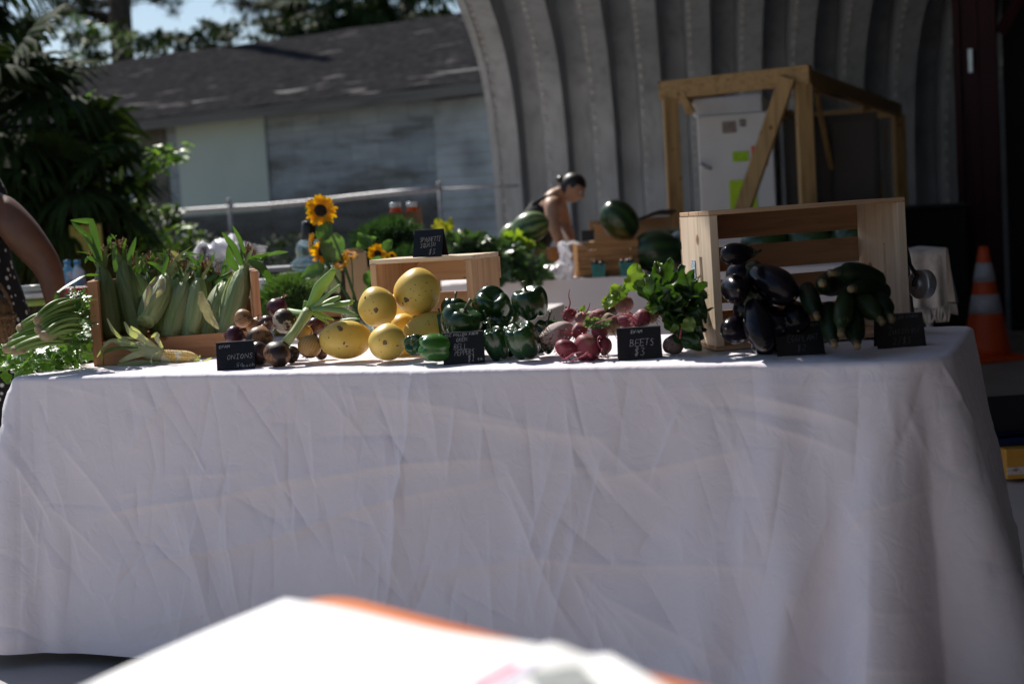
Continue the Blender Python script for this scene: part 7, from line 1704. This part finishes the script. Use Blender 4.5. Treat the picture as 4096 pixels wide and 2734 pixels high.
def fan(mb, st, base, d, L, r_, droop=.6, nseg=26):
    """palmate frond: a petiole and drooping blade segments"""
    base = V3(base); d = V3(d).normalized(); hub = base + d * L * .45 + V3((0, 0, .06 * L)); st.tube(bez(base, base + d * L * .25 + V3((0, 0, .06)), hub, 5), [.016, .015, .013, .012, .011, .01], 5)
    n = V3((r_.uniform(-.3, .3), r_.uniform(-.3, .3), 1)); n = (n - d * n.dot(d)).normalized(); x = d.cross(n)
    for i in range(nseg):
        a = -1.9 + 3.8 * i / (nseg - 1) + r_.uniform(-.05, .05); e = d * math.cos(a) + x * math.sin(a); l = L * (.62 - .12 * abs(a) / 1.9) * r_.uniform(.85, 1.1)
        P = [hub, hub + e * l * .4 + n * .05 * l, hub + e * l * .75 + V3((0, 0, -droop * l * .22)), hub + e * l * .95 + V3((0, 0, -droop * l * .62))]
        mb.blade(P, [.010, .026, .020, .003], x * math.cos(a) - d * math.sin(a), .5)
def palm(U, D, zc, label, seed, nf=26, L=1.5, skirt=10, trunk_r=.17):
    p = at(U, 900, D); p.z = 0; t = thing('cabbage_palm', label, 'palm', p); r_ = random.Random(seed)
    m = MB(); m.tube([(0, 0, 0), (.03, 0, zc * .4), (.02, .02, zc * .8), (0, 0, zc)], [trunk_r * 1.15, trunk_r, trunk_r, trunk_r * .9], 16); m.build('trunk', mTrunk, t)
    g = MB(); st = MB(); old = MB()
    for k in range(nf):
        a = k * 2.39996; e = .95 - 1.7 * (k / nf) + r_.uniform(-.1, .1); fan(g, st, (0, 0, zc - .1 * k / nf), (math.cos(a) * math.cos(e), math.sin(a) * math.cos(e), math.sin(e)), L * r_.uniform(.85, 1.1), r_, .5 + .5 * k / nf)
    for k in range(skirt):
        a = k * 2.39996 + 1; e = -.75 - .5 * r_.random(); fan(old, st, (0, 0, zc - .15), (math.cos(a) * math.cos(e), math.sin(a) * math.cos(e), math.sin(e)), L * .95, r_, .9, 22)
    g.build('crown', mPalm, t); old.build('old_fronds', mPalmY, t); st.build('leaf_stalks', mPalm, t)
palm(-30, 9.6, 1.95, 'shaggy cabbage palm at the left edge, its big hanging fronds hiding the shed corner', 1, 26, 1.0, 12)
palm(-190, 11.5, 3.2, 'second cabbage palm at the left edge rising behind the nearer one', 2, 22, 1.0, 8)
palm(285, 9.4, 1.42, 'low young palm in dark shade behind the celery', 5, 18, .75, 10, .10)
def leafy(mb, c, rad, n, size, r_, clumps=14, flat=1.0):
    """leaf quads gathered in clumps through an ellipsoid volume"""
    C_ = []
    for k in range(clumps):
        while True:
            q = V3((r_.uniform(-1, 1), r_.uniform(-1, 1), r_.uniform(-1, 1)))
            if .25 < q.length < 1: break
        C_.append((q, r_.uniform(.22, .42)))
    for i in range(n):
        q, cr = C_[i % clumps]; e = V3((r_.gauss(0, 1), r_.gauss(0, 1), r_.gauss(0, 1))); e = e.normalized() * cr * r_.random() ** .4
        p = q + e; p = V3(c) + V3((p.x * rad[0], p.y * rad[1], p.z * rad[2]))
        d = V3((r_.gauss(0, 1), r_.gauss(0, 1), r_.gauss(-.2, .7) * flat)).normalized(); w = d.cross(V3((r_.gauss(0, .6), r_.gauss(0, .6), 1))).normalized(); s = size * r_.uniform(.6, 1.3)
        up = d.cross(w) * s * .12
        mb.add([p, p + d * s * .5 + w * s * .28 + up, p + d * s, p + d * s * .5 - w * s * .28 + up], [(0, 1, 2, 3)])
def shrub(name, U, V, D, rad, n, size, mt_, label, seed, clumps=14, cat='shrub', stems=5, group=None):
    c = at(U, V, D); p = V3((c.x, c.y, 0)); t = thing(name, label, cat, p, group=group); r_ = random.Random(seed); m = MB(); leafy(m, c - p, rad, n, size, r_, clumps); m.build('foliage', mt_, t)
    s = MB()
    for k in range(stems): e = c - p + V3((r_.uniform(-.7, .7) * rad[0], r_.uniform(-.7, .7) * rad[1], r_.uniform(-.2, .8) * rad[2])); s.tube(bez((r_.uniform(-.1, .1), r_.uniform(-.1, .1), 0), V3((e.x * .3, e.y * .3, e.z * .6)), e, 6), [.02, .018, .015, .012, .009, .006, .004], 5)
    s.build('stems', mBark, t); return t
def sapling():
    D = 9.4; p = at(560, 1000, D); p.z = 0; t = thing('sapling', 'bright green sapling with sunlit leaves before the pale boarded opening', 'sapling', p); r_ = random.Random(6); m = MB(); s = MB(); o = V3(p)
    for (pts) in [[(520, 1100), (545, 850), (570, 720), (650, 610), (720, 600)], [(530, 1000), (560, 800), (600, 640), (665, 570)], [(500, 1100), (520, 900), (500, 780), (470, 700)], [(560, 1080), (600, 980), (660, 960), (700, 930)], [(540, 900), (600, 700), (660, 660), (735, 635)], [(560, 1060), (620, 1010), (680, 1000)], [(400, 900), (420, 600), (360, 500), (300, 440)], [(420, 800), (410, 560), (370, 450), (385, 400)], [(400, 900), (330, 560), (280, 470), (235, 430)]]:
        P = [at(u, v, D + r_.uniform(-.1, .1)) - o for u, v in pts]; P = [V3((P[0].x * .5, P[0].y * .5, 0))] + P; s.tube(P, [.016 - .012 * i / len(P) for i in range(len(P))], 6)
        for i in range(2, len(P)):
            for k in range(9):
                q = P[i - 1].lerp(P[i], r_.random()) + V3((r_.uniform(-.05, .05), r_.uniform(-.05, .05), r_.uniform(-.05, .05))); m.leaf(q, V3((r_.uniform(-1, 1), r_.uniform(-1, .5), r_.uniform(-.4, .6))), V3((r_.uniform(-.5, .5), -r_.uniform(0, 1), 1)), r_.uniform(.07, .12), r_.uniform(.035, .055), .5, .04, k, 4, 1)
    m.build('leaves', mSap, t); s.build('stems', mBark, t)
sapling()
shrub('shrub', 600, 1010, 10.2, (.34, .3, .36), 900, .085, mBushG, 'leafy green shrub under the fence rail behind the ears of corn', 11)
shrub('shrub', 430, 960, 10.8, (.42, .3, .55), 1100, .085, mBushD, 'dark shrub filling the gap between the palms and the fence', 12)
shrub('shrub', 150, 820, 10.0, (.5, .3, .7), 1300, .09, mBushG, 'vine-covered shrub with pale glints behind the reaching arm', 13)
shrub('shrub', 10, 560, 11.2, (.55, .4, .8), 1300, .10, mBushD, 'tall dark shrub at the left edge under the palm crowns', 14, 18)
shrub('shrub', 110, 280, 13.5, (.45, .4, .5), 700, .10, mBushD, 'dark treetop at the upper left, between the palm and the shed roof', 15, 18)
shrub('shrub', 900, 1010, 12.2, (1.0, .25, .16), 700, .07, mBushD, 'low weeds along the foot of the fence', 16, 20)
# trees behind the shed
def pine(U, D, h, label, seed, rt, boughs, lean=0.0, nn=52):
    p = at(U, 900, D); p.z = 0; t = thing('pine_tree', label, 'pine', p, group='pines behind the shed'); r_ = random.Random(seed)
    m = MB(); m.tube([(0, 0, 0), (lean * .3, 0, h * .35), (lean * .7, 0, h * .7), (lean, 0, h)], [rt * 1.2, rt, rt * .8, rt * .4], 12); m.build('trunk', mBark, t)
    br = MB(); f = MB()
    for (U1, V1, sz) in boughs:
        e = at(U1, V1, D + r_.uniform(.4, 1.6)) - p; zb = max(1, e.z - abs(e.x) * .35); b = V3((lean * zb / h, 0, zb)); br.tube(bez(b, b.lerp(e, .5) + V3((0, 0, .15)), e, 6), [.07, .06, .05, .04, .03, .025, .02], 6)
        for k in range(7):
            c = e + V3((r_.gauss(0, .5) * sz, r_.gauss(0, .5) * sz, r_.gauss(0, .22) * sz)); br.tube([e.lerp(b, .2), c], [.02, .008], 4)
            for i in range(nn):
                d = V3((r_.gauss(0, 1), r_.gauss(0, 1), r_.gauss(.3, .8))).normalized(); s = r_.uniform(.14, .30) * (.6 + .5 * sz); w = d.orthogonal().normalized() * .011; q = c + d * s * .15 + V3((r_.gauss(0, .11), r_.gauss(0, .11), r_.gauss(0, .07))) * sz
                f.add([q - w, q + w, q + d * s], [(0, 1, 2)])
    br.build('branches', mBark, t); f.build('needles', mPine, t)
pine(528, 27, 13, 'thick dark pine trunk rising behind the left part of the shed roof', 1, .21, [(410, 30, .6), (340, 95, .6), (280, 45, .6), (640, 10, .5), (300, 5, .7), (220, 50, .7)], .3)
pine(1240, 29, 14, 'straight pine trunk behind the middle of the shed roof', 2, .19, [(1150, 60, .65), (1060, 25, .6), (1000, 30, .6), (1330, 20, .55), (1130, 100, .6), (1400, 30, .5), (1200, 8, .5), (960, 8, .5), (1110, 20, .6), (1050, 75, .4)], 0, 34)
pine(1560, 31, 13, 'pine crown showing above the right end of the shed roof', 3, .14, [(1480, 60, .7), (1560, 30, .8), (1420, 80, .6), (1620, 70, .6), (1400, 20, .6)], 0, 34)
def backpalm(U, D, zc, label, seed, L):
    palm(U, D, zc, label, seed, 16, L, 4, .14)
backpalm(1330, 25, at(1330, 78, 25).z, 'palm head just above the roof ridge in the middle', 31, 1.1)
backpalm(1690, 26, at(1690, 10, 26).z, 'palm head at the top of the picture left of the hut', 32, 1.3)
backpalm(1490, 25, at(1490, 55, 25).z, 'palm head half sunk behind the roof ridge, left of the hut', 33, 1.1)
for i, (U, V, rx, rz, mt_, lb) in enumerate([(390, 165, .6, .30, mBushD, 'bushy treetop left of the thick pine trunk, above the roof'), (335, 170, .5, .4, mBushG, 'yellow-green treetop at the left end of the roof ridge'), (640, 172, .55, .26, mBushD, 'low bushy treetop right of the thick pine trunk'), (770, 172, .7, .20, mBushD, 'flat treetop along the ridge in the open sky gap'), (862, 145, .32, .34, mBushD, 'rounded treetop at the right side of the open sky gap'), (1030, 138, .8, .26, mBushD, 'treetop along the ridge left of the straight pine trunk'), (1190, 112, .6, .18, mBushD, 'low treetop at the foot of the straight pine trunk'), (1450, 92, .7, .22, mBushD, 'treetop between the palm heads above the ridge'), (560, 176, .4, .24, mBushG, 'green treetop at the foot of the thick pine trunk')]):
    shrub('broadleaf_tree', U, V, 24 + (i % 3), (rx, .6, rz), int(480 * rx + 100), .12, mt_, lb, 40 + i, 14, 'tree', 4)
# ------------------------------------------------------------------ orange table with papers in the foreground
def near_table():
    NZ = 0.735
    mo = mat('orange_plastic', (0.70, 0.20, 0.035), .35, (0.62, .16, .03), scale=5)
    E1 = onz(1120, 2412, NZ); E2 = onz(380, 2742, NZ); E3 = onz(2760, 2760, NZ)
    corner = onz(1304, 2365, NZ)                         # where both edges would meet
    d1 = (onz(400, 2745, NZ) - corner).normalized(); d2 = (onz(2760, 2734, NZ) - corner).normalized()
    t = thing('orange_table', 'bright orange table top with a rounded corner, blurred in the foreground', 'table', corner); o = V3(t.location)
    rc = .055; L1, L2 = .60, .85; P = [d1 * L1, d1 * rc]
    for i in range(1, 12): q = i / 12; P.append(d1 * rc * (1 - q) ** 2 + d2 * rc * q ** 2)
    P += [d2 * rc, d2 * L2, d2 * L2 + d1 * L1]
    m = MB(); n = len(P); m.add([p for p in P] + [p - V3((0, 0, .03)) for p in P], [tuple(range(n)), tuple(range(2 * n - 1, n - 1, -1))] + [(i, n + i, n + (i + 1) % n, (i + 1) % n) for i in range(n)])
    mm = m.build('tabletop', mo, t, smooth=False)
    for a, b in ((.08, .08), (.08, .75), (.5, .08), (.5, .75)):
        l = MB(); c = d1 * a + d2 * b; l.tube([c + V3((0, 0, -.03)), c + V3((0, 0, -NZ))], .02, 10); l.build('leg', mo, t)
    mp = mat('white_paper', (.84, .84, .85), .6, (.80, .80, .81), scale=4)
    def sheet(pts, name, label, lift, mat_, curl):
        A, B, C, Dp = [onz(u, v, NZ + lift) for u, v in pts]; s = thing(name, label, 'paper', A); oo = V3(A); m = MB()
        m.grid([[A.lerp(B, i / 14).lerp(Dp.lerp(C, i / 14), j / 10) - oo + V3((0, 0, .0015 + curl * (max(0, 1 - i / 5) * max(0, 1 - j / 4)) + .002 * math.sin(i * .5 + j * .3))) for i in range(15)] for j in range(11)])
        m.build('sheet', mat_, s, solid=.002); return s, A, B, C, Dp, oo
    s, A, B, C, Dp, oo = sheet([(1142, 2404), (2180, 2596), (2600, 2990), (270, 2790)], 'paper_sheet', 'plain white paper spread over the orange table corner', .002, mp, .0)
    s, A, B, C, Dp, oo = sheet([(2190, 2592), (2440, 2632), (3000, 2960), (1700, 2960)], 'flyer', 'white flyer with a pink line and a grey picture on the orange table', .006, mp, .002)
    def mark(nm, u0, v0, u1, v1, w, mt_): a = onz(u0, v0, NZ + .0105) - oo; b = onz(u1, v1, NZ + .0105) - oo; k = MB(); k.beam(a, b, w, .001); k.build(nm, mt_, s, smooth=False)
    mark('pink_line', 2070, 2655, 1900, 2750, .010, mat('pink_ink', (.75, .12, .28), .6, scale=9)); mark('grey_picture', 2215, 2676, 2290, 2765, .040, mat('grey_ink', (.30, .33, .32), .6, (.2, .21, .22), scale=60)); mark('grey_line', 2150, 2650, 1990, 2755, .008, mat('lilac_ink', (.5, .46, .6), .6, scale=9))
near_table()
